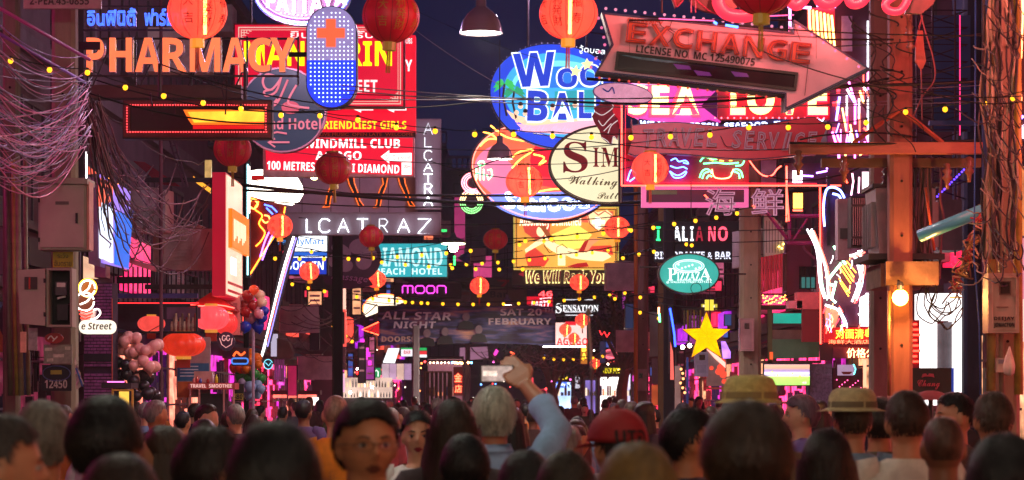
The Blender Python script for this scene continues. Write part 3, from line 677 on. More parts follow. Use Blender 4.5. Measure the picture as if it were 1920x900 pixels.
def lantern_proto(lit, squash=1.):
    o = thing('paper_lantern', 'x', 'lantern', (0, 0, -50))
    Rr = .225; hh = .205*squash; NS = 60; ribs = 10
    prof = []
    for i in range(17):
        t = -PI/2*.86+PI*.86*i/16; prof.append((Rr*math.cos(t), hh*math.sin(t)))
    sc = lambda j, n: 1-.035*abs(math.cos(PI*j*ribs/n))**6
    b = B(); b.lathe(prof, NS, (0, 0, 0), sc); b.f = b.f[:-2]; b.mi = b.mi[:-2]
    b.make('shell', shell_mat('ff4c48', 1.75, .3) if lit else shell_mat('c8182c', .07, 0), o, True)
    b = B()
    for k in range(ribs):
        a = 2*PI*(k+.5)/ribs+PI/ribs
        b.tube([(r*.972*math.cos(a), r*.972*math.sin(a), z) for r, z in prof], .0022, 4)
    b.make('ribs', M('7a1818' if not lit else 'a82018', .5, 0, 0), o)
    b = B(); b.lathe([(.06, hh*.97), (.075, hh*.97), (.075, hh*1.07), (.06, hh*1.07)], 16); b.tube([(0, 0, hh*1.05), (0, 0, hh*1.9)], .003, 4); b.make('cap', M('b08428', .4, .3), o)
    b = B(); b.lathe([(.05, -hh*1.28), (.055, -hh*1.27), (.055, -hh*.97), (.04, -hh*.97)], 12); b.make('gold_collar', E('ffa028', .7) if lit else E('c88a28', .25), o)
    b = B()
    for k in range(7):
        a = k*.9; b.tube([(.012*math.cos(a), .012*math.sin(a), -hh*1.25), (.014*math.cos(a), .014*math.sin(a), -hh*1.9), (.016*math.cos(a), .016*math.sin(a), -hh*2.1)], .0035, 4)
    b.make('tassel', M('c85028' if lit else 'b89028', .7, 0, 0), o)
    if lit:
        b = B(); b.tube([(.04, -.06, -hh*.82), (.04, -.06, hh*.82)], .013, 8); b.make('lamp_tube', E('ffd070', 14), o)
    for ang, body in ((-90-38, '大吉'), (-90, '利発財'), (-90+40, '福寿')):
        v, F_ = text_verts(body[0], .02); q = B()
        for ci, ch in enumerate(body):
            v, F_ = text_verts(ch, .02); n0 = len(q.v)
            zc = hh*(.5-1.0*(ci+.5)/len(body))*1.2
            for x, y, z in v:
                zz = zc+(y-.4)*.085; rr = math.sqrt(max(0, 1-(zz/hh)**2))*Rr*(1.012+.004*z); a = math.radians(ang)+(x-.5)*.085/max(.05, rr)
                q.v.append((rr*math.cos(a), rr*math.sin(a), zz))
            for f in F_: q.face([n0+i for i in f])
        q.make('painted_characters', M('8a1010', .6, 0, 0) if lit else M('c08830', .5, 0, 0), o)
    return o
LIT = lantern_proto(True); UNL = lantern_proto(False)
LAN = [  # px, py, radius px, Y, lit, rz, label
 (370, 22, 56, 18, 1, .6, 'large glowing coral lantern hanging in front of the pharmacy letters'),
 (733, 30, 54, 18, 0, .2, 'large unlit red lantern in front of the walking street sign'),
 (1066, 26, 55, 18, 1, .1, 'large glowing lantern above the blue oval bar sign'),
 (1429, -32, 66, 15, 0, .0, 'large unlit red lantern cut by the top edge over the exchange arrow'),
 (436, 280, 36, 28, 0, .9, 'unlit lantern directly under the red dotted display'),
 (625, 316, 35, 29, 0, .3, 'unlit lantern hanging over the windmill club sign'),
 (1219, 316, 35, 27, 1, -.4, 'glowing lantern in front of the blue neon fish'),
 (983, 340, 35, 29, 1, .15, 'glowing lantern in front of the pink seafood oval'),
 (525, 424, 24, 34, 1, .1, 'glowing lantern at the left end of the white letter panel'),
 (696, 444, 23, 38.5, 0, .1, 'small unlit lantern above the teal hotel sign'),
 (929, 449, 23, 41, 0, .1, 'small unlit lantern left of the reclining figure picture'),
 (1157, 427, 24, 43, 1, -.1, 'glowing lantern at the right edge of the reclining figure picture'),
 (580, 509, 19, 44.5, 1, 0, 'small glowing lantern under the blue and white shop sign'),
 (705, 524, 19, 50, 1, .2, 'small glowing lantern at the left end of the magenta neon word'),
 (899, 536, 18, 56, 1, .1, 'small glowing lantern above the dark event banner'),
 (1086, 530, 18, 56, 1, 0, 'small glowing lantern over the We Will Rock You lettering'),
 (1116, 681, 10, 92, 1, 0, 'tiny far lantern left of the yellow billiards sign'),
 (1170, 681, 10, 92, 1, 0, 'tiny far lantern above the yellow billiards sign'),
 (1060, 618, 12, 79, 1, 0, 'little lantern left under the A GO GO sign'),
 (1076, 634, 11, 79.6, 1, 0, 'little lantern lower right of the first under the A GO GO sign'),
 (1092, 600, 14, 79, 1, 0, 'little lantern highest under the A GO GO sign'),
 (722, 691, 8, 95, 1, 0, 'tiny lantern far off beside the green exit sign')]
for i, (px, py, r, Y, lit, rz, lab) in enumerate(LAN):
    src = LIT if lit else UNL; s_ = r*Y/FPX/.225
    q_ = copytree(src, P(px, py, Y), lab, rz, s_, 'red paper lanterns over the street'); q_.rotation_euler = (R.uniform(-.07, .07), R.uniform(-.07, .07), R.uniform(-.5, .5)); q_.scale = (s_, s_, s_*R.uniform(.93, 1.04))
for o_ in (LIT, UNL):
    for c in list(o_.children): bpy.data.objects.remove(c)
    bpy.data.objects.remove(o_)
# wide festival lanterns at the left stalls
def fat_lantern(px, py, rx, ry, Y, label, litm):
    s_ = Y/FPX; o = thing('festival_lantern', label, 'lantern', P(px, py, Y), 0, 'fat ribbed lanterns at the stalls')
    prof = [(rx*s_*math.cos(t)**.8 if abs(math.cos(t)) > 1e-3 else 0.01, ry*s_*math.sin(t)) for t in [-PI/2*.9+PI*.9*i/12 for i in range(13)]]
    b = B(); b.lathe(prof, 72, (0, 0, 0), lambda j, n: 1-.06*abs(math.cos(PI*j*18/n))**3); b.make('shell', litm, o, True)
    b = B(); b.lathe([(rx*s_*.35, ry*s_*.98), (rx*s_*.35, ry*s_*1.15)], 16); b.make('rim', E('ffa840', .5), o); b = B(); b.lathe([(rx*s_*.35, -ry*s_*1.2), (rx*s_*.35, -ry*s_*.98)], 16); b.make('rim', E('ffa840', .5), o)
    b = B(); b.box(-rx*s_*.3, rx*s_*.3, -.02, .02, -ry*s_*1.9, -ry*s_*1.22); b.make('tassel', M('a82c20', .7), o)
fat_lantern(344, 646, 42, 23, 30, 'fat ribbed red lantern hanging lowest over the stall', E('ff3a20', .55, .25, 6))
fat_lantern(396, 596, 34, 23, 31, 'fat glowing pink-red lantern under the string of red lights', E('ff4a50', 1.1, .2, 6))
fat_lantern(284, 607, 26, 15, 32, 'flat pale red lantern behind the dark window frame', E('ff5048', .8, .2, 6))
fat_lantern(424, 606, 22, 21, 31.6, 'fat red lantern half behind the glowing one at the stall', E('ff3a38', .7, .2, 6))

# ================================================================ pendant street lamps
def pendant(px, py, wpx, Y, label, on_=1.):
    s_ = wpx/2*Y/FPX; o = thing('pendant_lamp', label, 'lamp', P(px, py, Y), 0, 'pendant lamps over the street')
    b = B(); b.lathe([(s_, 0), (s_*.97, s_*.12), (s_*.88, s_*.55), (s_*.62, s_*.95), (s_*.3, s_*1.2), (s_*.24, s_*1.25), (s_*.24, s_*1.75), (s_*.1, s_*1.78)], 28)
    b.f = [f for f in b.f if len(f) == 4]; b.mi = [0]*len(b.f); b.make('shade', M('b0a0ac', .22, .55, .1, 3, 0), o, True)
    b = B(); b.lathe([(s_*.95, s_*.04), (s_*.94, s_*.06)], 24); b.make('diffuser', E('fff4e8', 5*on_), o)
    b = B(); b.tube([(0, 0, s_*1.7), (0, 0, s_*1.7+1.2)], .008, 5); b.make('cord', DARK(), o)
    l = bpy.data.lights.new('lamp_light', 'AREA'); l.shape = 'DISK'; l.size = s_*1.8; l.energy = 120*on_; l.color = (1, .86, .72)
    lo = bpy.data.objects.new('lamp_light', l); COL.objects.link(lo); lo.parent = o; lo.location = (0, 0, -.02)
pendant(902, 63, 82, 22, 'big metal pendant lamp hanging against the night sky')
pendant(937, 299, 50, 30, 'metal pendant lamp in front of the pink seafood oval')
pendant(951, 572, 22, 62, 'small dark pendant lamp above the event banner', 3.)
# unseen pendant lamps added to light the near poles, signs and crowd
for i, (x, y, z, e, col) in enumerate(((-1.6, 11.5, 5.2, 130, (.92, 1, .84)), (3.2, 14.6, 5.2, 60, (1, .7, .55)), (-1.4, 8.5, 5.3, 60, (1, .84, .62)), (1.8, 6.0, 5.3, 60, (1, .8, .6)), (-2.4, 25.2, 6.15, 130, (.95, .7, 1)), (2.2, 24.6, 6.05, 210, (1, .55, .75)), (.6, 35., 8.0, 380, (.95, .6, 1)), (-1., -1., 5.0, 300, (1, .80, .58)), (1.6, -3.5, 5.0, 320, (1, .76, .55)))):
    s_ = .25; o = thing('pendant_lamp', 'added unseen pendant lamp lighting the crowd and signs', 'lamp', (x, y, z), 0, 'added unseen pendant lamps')
    b = B(); b.lathe([(s_, 0), (s_*.97, s_*.12), (s_*.88, s_*.55), (s_*.62, s_*.95), (s_*.3, s_*1.2), (s_*.24, s_*1.25), (s_*.24, s_*1.75), (s_*.1, s_*1.78)], 28)
    b.f = [f for f in b.f if len(f) == 4]; b.mi = [0]*len(b.f); b.make('shade', M('b0a0ac', .22, .55, .1, 3, 0), o, True)
    b = B(); b.ball((0, 0, .03), .05, 10, 8); b.make('bulb', E('fff4e8', 2.9), o)
    l = bpy.data.lights.new('lamp_light', 'POINT'); l.shadow_soft_size = .12; l.energy = e; l.color = col
    lo = bpy.data.objects.new('lamp_light', l); COL.objects.link(lo); lo.parent = o; lo.location = (0, 0, -.16)
# bright green-white street lamp at mid distance
c = S('street_lamp', 'overexposed greenish white street lamp beside the teal hotel sign', 'lamp', 850, 452, 50)
b = B(); z = c.s; b.lathe([(24*z, -4*z), (20*z, 2*z), (6*z, 8*z), (3*z, 16*z)], 20); b.make('shade', M('8a9480', .4, .5), c.o, True)
b = B(); b.ball((0, 0, -13*z), (9*z, 9*z, 8*z), 12, 8); b.make('bulb', E('f4ffd0', 25), c.o, True)
b = B(); b.lathe([(22*z, -6*z), (22*z, -4.5*z)], 20); b.make('diffuser', E('e8ffc8', 6), c.o)
c.tube('green_tube', [(852, 480), (852, 497)], 2, E('30ff60', 3), 0)
c = S('street_lamp', 'small warm floodlight left of the windmill club lantern', 'lamp', 589, 334, 35)
b = B(); b.ball((0, 0, 0), (.045, .03, .025), 10, 6); b.make('bulb', E('ffe890', 25), c.o, True); c.rect('housing', 578, 328, 600, 331, DARK(), .02, .1); c.arm(330, 560, 600)

# ================================================================ festoon string lights
SOCK = None
def festoon(pts, rpx, label, sag=.0, n=None, skip=(), col='ffb01c', s=2.3, cordm=None):
    """bulbs given as (px,py); one Y for each end"""
    p0 = P(*pts[0]); o = thing('string_light', label, 'string lights', p0, 0, 'strings of yellow bulbs')
    W_ = [P(*p)-p0 for p in pts]
    b = B(); path = []
    for i in range(len(W_)-1):
        a, c = W_[i], W_[i+1]
        for t in (0, .25, .5, .75): path.append(a.lerp(c, t)-Vector((0, 0, (c-a).length*.03*math.sin(PI*t))))
    path.append(W_[-1]); up = Vector((0, 0, rpx*1.6*pts[0][2]/FPX)); ext = (W_[1]-W_[0])*.8; ext2 = (W_[-1]-W_[-2])*.8
    b.tube([W_[0]-ext+up]+[p+up for p in path]+[W_[-1]+ext2+up], .004*pts[0][2]/20, 4); b.make('cord', cordm or M('0e2018', .5, 0, 0), o)
    for q, p in zip(W_, pts):
        r = rpx*p[2]/FPX
        k = ('bulb', round(r, 3))
        if k not in WM:
            t = B(); t.ball((0, 0, 0), (r, r, r*1.1), 8, 6); WM[k] = t.mesh('bulb', E(col, s), True)
            t = B(); t.lathe([(r*.6, r*.8), (r*.65, r*1.7), (r*.3, r*1.9)], 6); WM[('s',)+k] = t.mesh('socket', M('10180c', .6, 0, 0))
        e = bpy.data.objects.new('bulb', WM[k]); COL.objects.link(e); e.parent = o; e.location = q
        e2 = bpy.data.objects.new('socket', WM[('s',)+k]); COL.objects.link(e2); e2.parent = e
def line(x0, y0, x1, y1, n, Y0, Y1, sag=0, rise=None):
    return [(x0+(x1-x0)*i/(n-1), y0+(y1-y0)*i/(n-1)+sag*4*(i/(n-1))*(1-i/(n-1)), Y0+(Y1-Y0)*i/(n-1)) for i in range(n)]
festoon([(20, 114, 18), (93, 131, 18), (164, 136, 18.2), (235, 164, 18.4), (307, 180, 18.6), (381, 193, 18.8), (452, 204, 19), (527, 216, 19.2), (600, 217, 19.4), (671, 225, 19.6), (743, 239, 19.8), (816, 246, 20), (890, 252, 20.2)], 5.0, 'nearest festoon string running down from the left edge past the pharmacy sign')
festoon([(963, 252, 20), (1036, 255, 20), (1109, 257, 20), (1183, 258, 20), (1257, 256, 20), (1331, 253, 20), (1404, 239, 20), (1478, 239, 20), (1552, 238, 20), (1624, 230, 19.6), (1698, 210, 19.2), (1772, 205, 18.8), (1846, 194, 18.4), (1899, 184, 18)], 5.0, 'nearest festoon string running past the travel banner to the right-hand pole')
festoon(line(321, 436, 620, 480, 7, 34, 40, 10)[:3]+[(421, 428, 37), (463, 431, 38), (543, 445, 40)], 4, 'festoon string behind the vertical red box sign')
festoon(line(470, 483, 1020, 452, 13, 42, 43, 14), 3.6, 'festoon string crossing above the teal hotel sign')
festoon(line(540, 464, 980, 505, 11, 44, 46, 12), 3.4, 'festoon string crossing the front of the teal hotel sign')
festoon(line(845, 497, 1140, 470, 11, 52, 50, 4), 3.2, 'festoon string across the lower reclining figure picture')
festoon(line(985, 452, 1180, 430, 5, 42, 41, 3), 3.8, 'festoon string across the upper reclining figure picture')
festoon([(1183, 432, 30), (1225, 427, 30), (1264, 420, 30), (1304, 414, 30), (1343, 408, 30), (1382, 400, 30)], 3.8, 'festoon string under the Chinese neon characters')
festoon([(1198, 477, 36), (1168, 484, 36), (1226, 472, 36), (1255, 465, 36), (1287, 458, 36), (1297, 460, 36)], 3.4, 'short festoon string left of the steel post above the oval pizza sign')
festoon(line(548, 533, 790, 568, 9, 50, 52, 6), 3.2, 'festoon string left of the magenta neon word')
festoon(line(745, 565, 1200, 545, 17, 60, 60, 14), 3.0, 'festoon string along the top of the event banner')
festoon(line(1153, 560, 1248, 555, 3, 38, 38, 0)+[(1235, 597, 38), (1200, 586, 38)], 3.2, 'short festoon string by the rusty conduit pole')
festoon(line(1020, 672, 1130, 668, 7, 78, 80, 4), 2.6, 'tiny far festoon string behind the stick')
festoon(line(625, 612, 660, 640, 4, 60, 60, 0), 3.2, 'few yellow bulbs beside the narrow pink sign strip')
festoon([(1280, 700, 30), (1281, 710, 30), (1276, 718, 30), (1280, 727, 30), (1284, 736, 30), (1277, 692, 30)], 2.6, 'warm fairy lights wound on the white post left of the star', col='ffa868')
# ================================================================ signs, left side
WH = lambda s=1.6: E('fff4f4', s)
BK = lambda: M('101014', .5, 0, 0)
# 1 pharmacy letters: one channel letter per part
c = S('pharmacy_sign', 'glowing orange channel letters spelling PHARMACY on a steel frame', 'sign', 355, 105, 24)
xs = [(166, 198), (209, 250), (257, 304), (308, 352), (359, 415), (420, 465), (468, 510), (509, 553)]
for ch, (a, b_) in zip('PHARMACY', xs):
    h = c.text('letter', ch, a, 74, b_, 137, E('ff7448', 1.15, .12, 3), .10, .04, .012); c.text('letter_shell', ch, a-1, 73, b_+2, 138, M('c8c4d8', .25, .8, .1, 5, 0), .06, .08, .02, parent=h)
for y in (70, 140): c.rect('rail', 160, y, 560, y+3, STEEL(), -.02, .05)
for x in (160, 250, 355, 460, 556): c.rect('post', x, 66, x+3, 158, STEEL(), -.08, .04)
c.tube('brace', [[(x, 158), (x+40, 70)] for x in (170, 260, 350, 440)], 1.6, STEEL(), -.12)
c.plate('worn_cover', [(150, 82), (192, 82), (192, 97), (150, 97)], BK(), .14, .02)
c = S('concrete_beam', 'long dull concrete beam carrying the pharmacy letters', 'beam', 300, 168, 24.3); c.rect('beam', 160, 159, 452, 183, M('5c4c44', .85, 0, .25, 3, .4), 0, .25)
# 2 dotted display
c = S('led_display', 'dark display board edged with red dots and a glowing yellow band', 'display', 371, 225, 23.5)
c.rect('case', 230, 187, 510, 260, M('2a0a10', .5), 0, .18); c.rim('bezel', [(232, 189), (508, 189), (508, 258), (232, 258)], 12, M('60101c', .4), .02, .02)
b_ = []
for i in range(53): b_ += [(240+i*5, 197.5), (240+i*5, 248)]
for i in range(1, 10): b_ += [(239, 197.5+i*5.1), (499, 197.5+i*5.1)]
c.dots('red_dots', b_, 1.5, E('ff4448', 2.6), .03)
c.plate('lit_band', [(344, 206), (500, 206), (500, 234), (360, 234), (352, 222)], E('ff6a18', 1.3), .008, .006); c.plate('lit_core', [(352, 210), (500, 208), (500, 228), (364, 230)], E('ffb030', 1.5, .3, 5), .014, .005); c.rect('red_band', 362, 235, 500, 242, E('e01418', .9), .008, .006)
c.tube('bracket', [[(284, 187), (284, 175), (288, 215)], [(327, 187), (330, 214)], [(422, 187), (418, 165), (426, 155), (424, 216)]], 1.5, STEEL(), .06)
c.hang((300, 460), 120, 187, f=.02)
# 3 capsule
c = S('capsule_sign', 'upright pill-shaped light sign, grey above and blue below, with an orange cross', 'sign', 622, 107, 22.5)
top = rrect(576, 13, 667, 201, 45, 10)
c.plate('case', rrect(574, 11, 669, 203, 46, 10), M('1a1a26', .4), .0, .2)
c.plate('upper_face', [(576, 58)]+[p for p in ell(621.5, 58, 45.5, 45, 24, 0, 180, 360)]+[(667, 113), (576, 113)], E('9484c0', .85, .15, 3), .02, .019)
c.plate('lower_face', [(576, 114), (667, 114)]+[p for p in ell(621.5, 156, 45.5, 45, 24, 0, 0, 180)], E('0a30ff', 1.25, .15, 3), .02, .019)
for nm, yy0, yy1, mt in (('upper_diodes', 15, 112, E('e0e8ff', 2.0)), ('lower_diodes', 112, 202, E('b8d0ff', 2.9))):
    pts = []
    for i in range(11):
        for j in range(24):
            x = 583+i*7.8; y = 17+j*7.9
            if not (yy0 <= y < yy1): continue
            dy = max(0, 58-y, y-156)
            if (x-621.5)**2+dy**2 > 40**2: continue
            if abs(x-621) < 11 and 34 < y < 92: continue
            if abs(x-621) < 29 and 51 < y < 75: continue
            if random.random() < .07: continue
            pts.append((x, y))
    c.dots(nm, pts, 1.55, mt, .025)
c.plate('cross', [(612, 37), (630, 37), (630, 54), (647, 54), (647, 72), (630, 72), (630, 89), (612, 89), (612, 72), (595, 72), (595, 54), (612, 54)], E('ff5c38', 1.1), .05, .04)
c.arm(100, 540, 622)
# 4 blue Thai neon
c = S('neon_script_sign', 'thin blue neon Thai script above the pharmacy letters', 'neon sign', 245, 38, 25)
c.text('neon', 'อินฟินิตี้', 165, 16, 256, 50, E('3c64ff', 2.6), .05, outline=.028); c.text('neon', 'ฟาร์มาซี', 272, 16, 352, 50, E('3c64ff', 2.6), .05, outline=.028)
c.text('tube_rim', 'อินฟินิตี้', 166, 18, 257, 52, M('8c86a0', .3, .6), .0, outline=.02)
c.rect('rail', 155, 54, 360, 57, STEEL(), -.02, .04); c.rect('rail', 155, 10, 360, 12, STEEL(), -.02, .04)
# 5 oval at top
c = S('oval_neon_sign', 'purple oval sign with white PATTAYA letters cut by the top edge', 'neon sign', 567, -14, 26)
c.plate('face', ell(567, -14, 86, 57, 48), M('5a2c54', .5), 0, .14); c.rim('rim', ell(567, -14, 92, 62, 48), 7, M('8c7aa8', .3, .5), .02, .14)
c.tube('blue_tube', [ell(567, -14, 88, 58, 48)], 1.6, E('5878ff', 7), .05, True); c.tube('violet_tube', [ell(567, -14, 78, 50, 48)], 1.2, E('c868ff', 4), .05, True)
c.text('lettering', 'PATTAYA', 500, -6, 650, 26, E('ffe8f4', 3.), .04, .03, .02, bend=lambda x: -((x-567)/75)**2*14); c.dots('diodes', [(567+i*8, -26+j*7) for i in range(-8, 9) for j in range(0, 3)]+[(567+i*8, 30+(-abs(i))) for i in range(-5, 6)], 1.5, E('f0b0ff', 3), .03)
# 6 red walking street sign
RED = lambda: E('f01038', .85, .12, 1.2)
c = S('street_name_sign', 'big red sign with yellow letters and ornate white corners over the street', 'sign', 600, 125, 33)
c.rect('case', 438, 44, 759, 202, M('6a1420', .5), 0, .2); c.rect('face', 441, 47, 756, 199, E('e00c34', .9, .15, .8), .02, .019); c.rim('border', [(447, 51), (752, 51), (752, 196), (447, 196)], 2, E('f0c0b0', .8), .03, .009); c.rim('border', [(452, 56), (747, 56), (747, 191), (452, 191)], 1, E('f0c0b0', .8), .03, .009)
def corner(x, y, sx, sy):
    p = []
    for i in range(4): p += [[(x+sx*(4+i*5), y+sy*3), (x+sx*(4+i*5), y+sy*(18-i*4)), (x+sx*(8+i*5), y+sy*(18-i*4))], [(x+sx*3, y+sy*(4+i*5)), (x+sx*(18-i*4), y+sy*(4+i*5))]]
    c.tube('corner_ornament', p, .9, E('f0c0b0', .8), .03)
for x, y, sx, sy in ((449, 53, 1, 1), (750, 53, -1, 1), (449, 194, 1, -1), (750, 194, -1, -1)): corner(x, y, sx, sy)
c.text('lettering', 'ยินดีต้อนรับ', 545, 57, 700, 72, E('ffe8e4', 1.3), .03, .01); c.text('lettering', 'MANDARIN', 458, 78, 735, 124, E('ffee10', 1.3), .03, .01, .03); c.text('lettering', 'WALKING STREET', 500, 150, 708, 174, E('ffd8d8', 1.2), .03, .01, .01)
c.hang((470, 600, 730), -40, 46)
c = S('club_sign_column', 'tall red sign panel with yellow FRIENDLIEST GIRLS lettering behind the street name sign', 'sign', 690, 165, 33.8)
c.rect('face', 560, 66, 779, 247, E('ee1030', .85, .12, .8), 0, .2); c.text('lettering', 'GALAXY', 690, 112, 773, 134, E('ffe4e4', 1.4), .01, .008, .01); c.text('lettering', 'CLUBS', 752, 72, 773, 82, E('ffe4e4', 1.4), .01, .008)
c.text('lettering', 'FRIENDLIEST GIRLS', 598, 227, 762, 242, E('ffd820', 1.3), .01, .008, .02)
for x in (663, 725): c.plate('arrow', [(x, 205), (x+14, 200), (x+14, 203), (x+37, 203), (x+37, 207), (x+14, 207), (x+14, 211)], E('ffe8e8', 1.4), .01, .008)
c.rect('dark_strip', 560, 248, 779, 257, M('30161c', .6), 0, .15); c.text('lettering', 'LIVE MUSIC  OPEN LATE  WELCOME', 600, 249, 775, 255, M('c87830', .6), .01, .005)  # dark board strip carrying small orange-brown lettering
c = S('club_sign', 'lower red sign with white WINDMILL CLUB AGOGO lettering and a white arrow', 'sign', 636, 292, 33.5)
c.rect('case', 493, 257, 777, 331, M('d8c8cc', .5), 0, .2); c.plate('face', [(497, 259), (774, 259), (774, 329), (500, 318)], E('ea1434', .95, .1, 1), .02, .019)
c.text('lettering', 'WINDMILL CLUB', 570, 261, 750, 278, E('fff0f0', 1.6), .03, .01, .02); c.text('lettering', 'AGOGO', 592, 284, 678, 300, E('fff0f0', 1.6), .03, .01, .02)
c.text('lettering', '100 METRES THIS  SOI DIAMOND', 501, 306, 749, 322, E('fff0f0', 1.6), .03, .01, .02, rot=1.8)
c.plate('arrow', [(714, 294), (730, 282), (730, 288), (772, 287), (772, 303), (730, 302), (730, 307)], E('fff4f0', 1.5), .03, .01); c.text('lettering', 'Soi Diamond', 724, 291, 769, 300, E('c01028', .6), .035, .004)
c.rect('panel', 753, 305, 772, 328, E('fff0ec', 1.3), .03, .01); c.text('lettering', '100m', 755, 309, 770, 316, E('c01028', .6), .035, .004)
# 7 round hotel sign
c = S('round_hotel_sign', 'round slate-blue hotel sign with pink script and a left arrow', 'sign', 533, 206, 27)
c.plate('disc', ell(530, 206, 79, 77, 56), E('30405c', .42, .15, 2), 0, .15); c.rim('rim', ell(530, 206, 82, 80, 56), 3, M('c88a9c', .4, .3), .01, .16)
PKC = E('e8788c', .75)
c.tube('monogram', [[(516, 143), (500, 140), (493, 152), (498, 166), (510, 168), (524, 152), (528, 143)], [(528, 143), (518, 172), (500, 180), (496, 172), (512, 168)], [(540, 150), (522, 190), (512, 198), (520, 186)], [(556, 160), (540, 192), (558, 200), (580, 203)]], 2.2, PKC, .02)
c.plate('flower', ell(545, 202, 17, 12, 20), E('e05468', .6), .015, .012); c.text('lettering', 'Grand Hotel', 462, 221, 602, 243, PKC, .02, .008, .01)
c.tube('arrow', [[(543, 267), (505, 267)], [(516, 276), (503, 267), (516, 260)], [(505, 252), (520, 248), (538, 251)]], 1.8, PKC, .02)
c.arm(206, 440, 530)
# 8 letter panels
GR = lambda: M('8c868c', .6, 0, .2, 1.5, .1)
c = S('neon_letter_panel', 'upright grey panel with white neon letters ALCATRA running down', 'neon sign', 803, 308, 40)
c.rect('panel', 780, 224, 826, 392, GR(), 0, .2); c.rim('rim', [(779, 223), (827, 223), (827, 393), (779, 393)], 2, M('8a7c84', .5, .3), .02, .2)
for ch, y0, y1, s_ in (('A', 231, 253, .9), ('L', 258, 276, 1.3), ('C', 283, 301, 1.6), ('A', 306, 322, 1.8), ('T', 327, 342, 2.2), ('R', 345, 364, 2.4), ('A', 369, 386, 3)):
    c.tube('neon_letter', strokes(ch, 795, y0, 811, y1), .8, E('f0f4ff', s_*1.5), .05)
c = S('neon_letter_panel', 'long grey panel with white neon letters ALCATRAZ running across', 'neon sign', 640, 418, 40)
c.rect('panel', 446, 399, 826, 440, GR(), 0, .2); c.rim('rim', [(445, 398), (827, 398), (827, 441), (445, 441)], 2, M('8a7c84', .5, .3), .02, .2)
for i, (ch, x0, x1) in enumerate((('A', 530, 548), ('L', 574, 586), ('C', 598, 620), ('A', 634, 654), ('T', 670, 690), ('R', 710, 728), ('A', 746, 768), ('Z', 784, 808))):
    if i: c.tube('neon_letter', strokes(ch, x0, 411, x1, 436 if ch != 'Z' else 438), 1., E('f0f4ff', 1.6 if ch == 'R' else 3.2), .05)
c = S('dancer_panel', 'grey wall panel with two pairs of orange-outlined dancing legs', 'sign panel', 650, 360, 40.4)
c.rect('panel', 512, 322, 782, 400, M('a09098', .7, 0, .25, 1., .2), 0, .2); 
for k in range(1, 5): c.rect('seam', 512+k*54, 322, 513+k*54, 400, M('2c262c', .7), .006, .01)
def legs(x0, flip=1):
    for pts in ([(0, 330), (3, 345), (-2, 352), (-8, 368), (-10, 384), (-16, 389), (-3, 388), (0, 370), (8, 350), (12, 330)], [(30, 330), (34, 346), (42, 362), (48, 376), (52, 386), (62, 387), (54, 376), (50, 360), (44, 344), (42, 330)]):
        q = [(x0+x*flip, y) for x, y in pts]
        l_ = c.plate('leg', q, M('0c0a0c', .5), .03, .02); c.tube('outline', [q], 1.0, E('ff6a20', 1.6), .035, parent=l_)
legs(621); legs(716)
# 9 ice-cream shaped neon and white bulb shape
c = S('cone_neon_sign', 'ice-cream cone shaped neon sign with a blazing white top', 'neon sign', 505, 400, 36)
c.plate('scoop', [(462, 322), (485, 318), (545, 318), (556, 330), (566, 348), (568, 362), (560, 376), (546, 384), (520, 380), (495, 374), (470, 368), (462, 360)], E('fff2dc', 3.2, .2, 2), .02, .15)
c.plate('cone', [(464, 366), (535, 386), (528, 420), (468, 520), (462, 520)], M('7a2c1c', .5), 0, .12)
c.tube('orange_tube', [[(535, 388), (526, 424), (500, 465), (467, 518)], [(470, 372), (485, 378), (478, 392), (492, 404), (486, 420), (497, 436), (490, 452), (480, 462)]], 1.3, E('ff7820', 5), .03)
c.tube('violet_tube', [[(508, 430), (498, 450), (488, 482)], [(514, 434), (502, 462), (492, 488)]], 1.3, E('a060ff', 4), .03); c.tube('blue_tube', [[(496, 384), (510, 388), (520, 398)], [(500, 390), (512, 402)]], 1.5, E('4060ff', 4), .04); c.tube('orange_curl', [[(468, 380), (476, 374), (484, 384), (476, 392), (468, 386)], [(496, 404), (504, 406), (506, 414), (498, 418), (492, 412)]], 1.4, E('ff9040', 4), .04)
c.rect('red_badge', 472, 329, 496, 338, E('c01818', .7), .04, .01)
c.tube('hanger', [[(500, 318), (500, 200)]], 1.2, STEEL(), -.05)
c = S('cyan_tube_light', 'tall upright cyan tube light beside the cone neon', 'tube light', 465, 412, 34.5)
c.rect('channel', 460, 304, 469, 520, M('1c2a30', .4), -.01, .05); c.tube('tube', [[(464.5, 308), (464.5, 516)]], 1.5, E('b0f8ff', 2.6), .02)
c.tube('tube', [[(468, 312), (468, 400)]], .9, E('fff0e8', 4), .02)
# 10 upright red box sign, running away along the street
c = S('upright_box_sign', 'tall red box sign with a pale lit face and an orange emblem facing the street', 'sign', 411, 438, 30.6)
s_ = c.s; x0, x1 = (398-411)*s_, (423-411)*s_; z0, z1 = (438-555)*s_, (438-323)*s_; D = 1.75
b = B(); b.box(x0, x1, 0, D, z0, z1); b.make('case', E('c80c2c', .55, .1, 2), c.o)
b = B(); b.box(x1+.002, x1+.02, .03, D-.03, z0+.03, z1-.03); b.make('lit_face', E('ffb8a0', 1.3, .12, 1.5), c.o)
b = B(); b.box(x1+.02, x1+.07, .12, D+.35, z0+.62, z0+1.12); em = b.make('emblem', E('ff7010', 1.1, .1, 3), c.o)
b = B()
for k in range(9): b.box(x1+.07, x1+.078, .3+k*.16, .36+k*.16, z0+.72+(k % 3)*.04, z0+1.0)
b.make('emblem_marks', E('ffd0b0', 1.4), em)
for za, mt in ((.06, 'c0202c'), (.16, 'c0202c')):
    b = B(); b.box(x1+.021, x1+.026, .05, D-.05, z0+za, z0+za+.035); b.make('stripe', E(mt, .6), c.o)
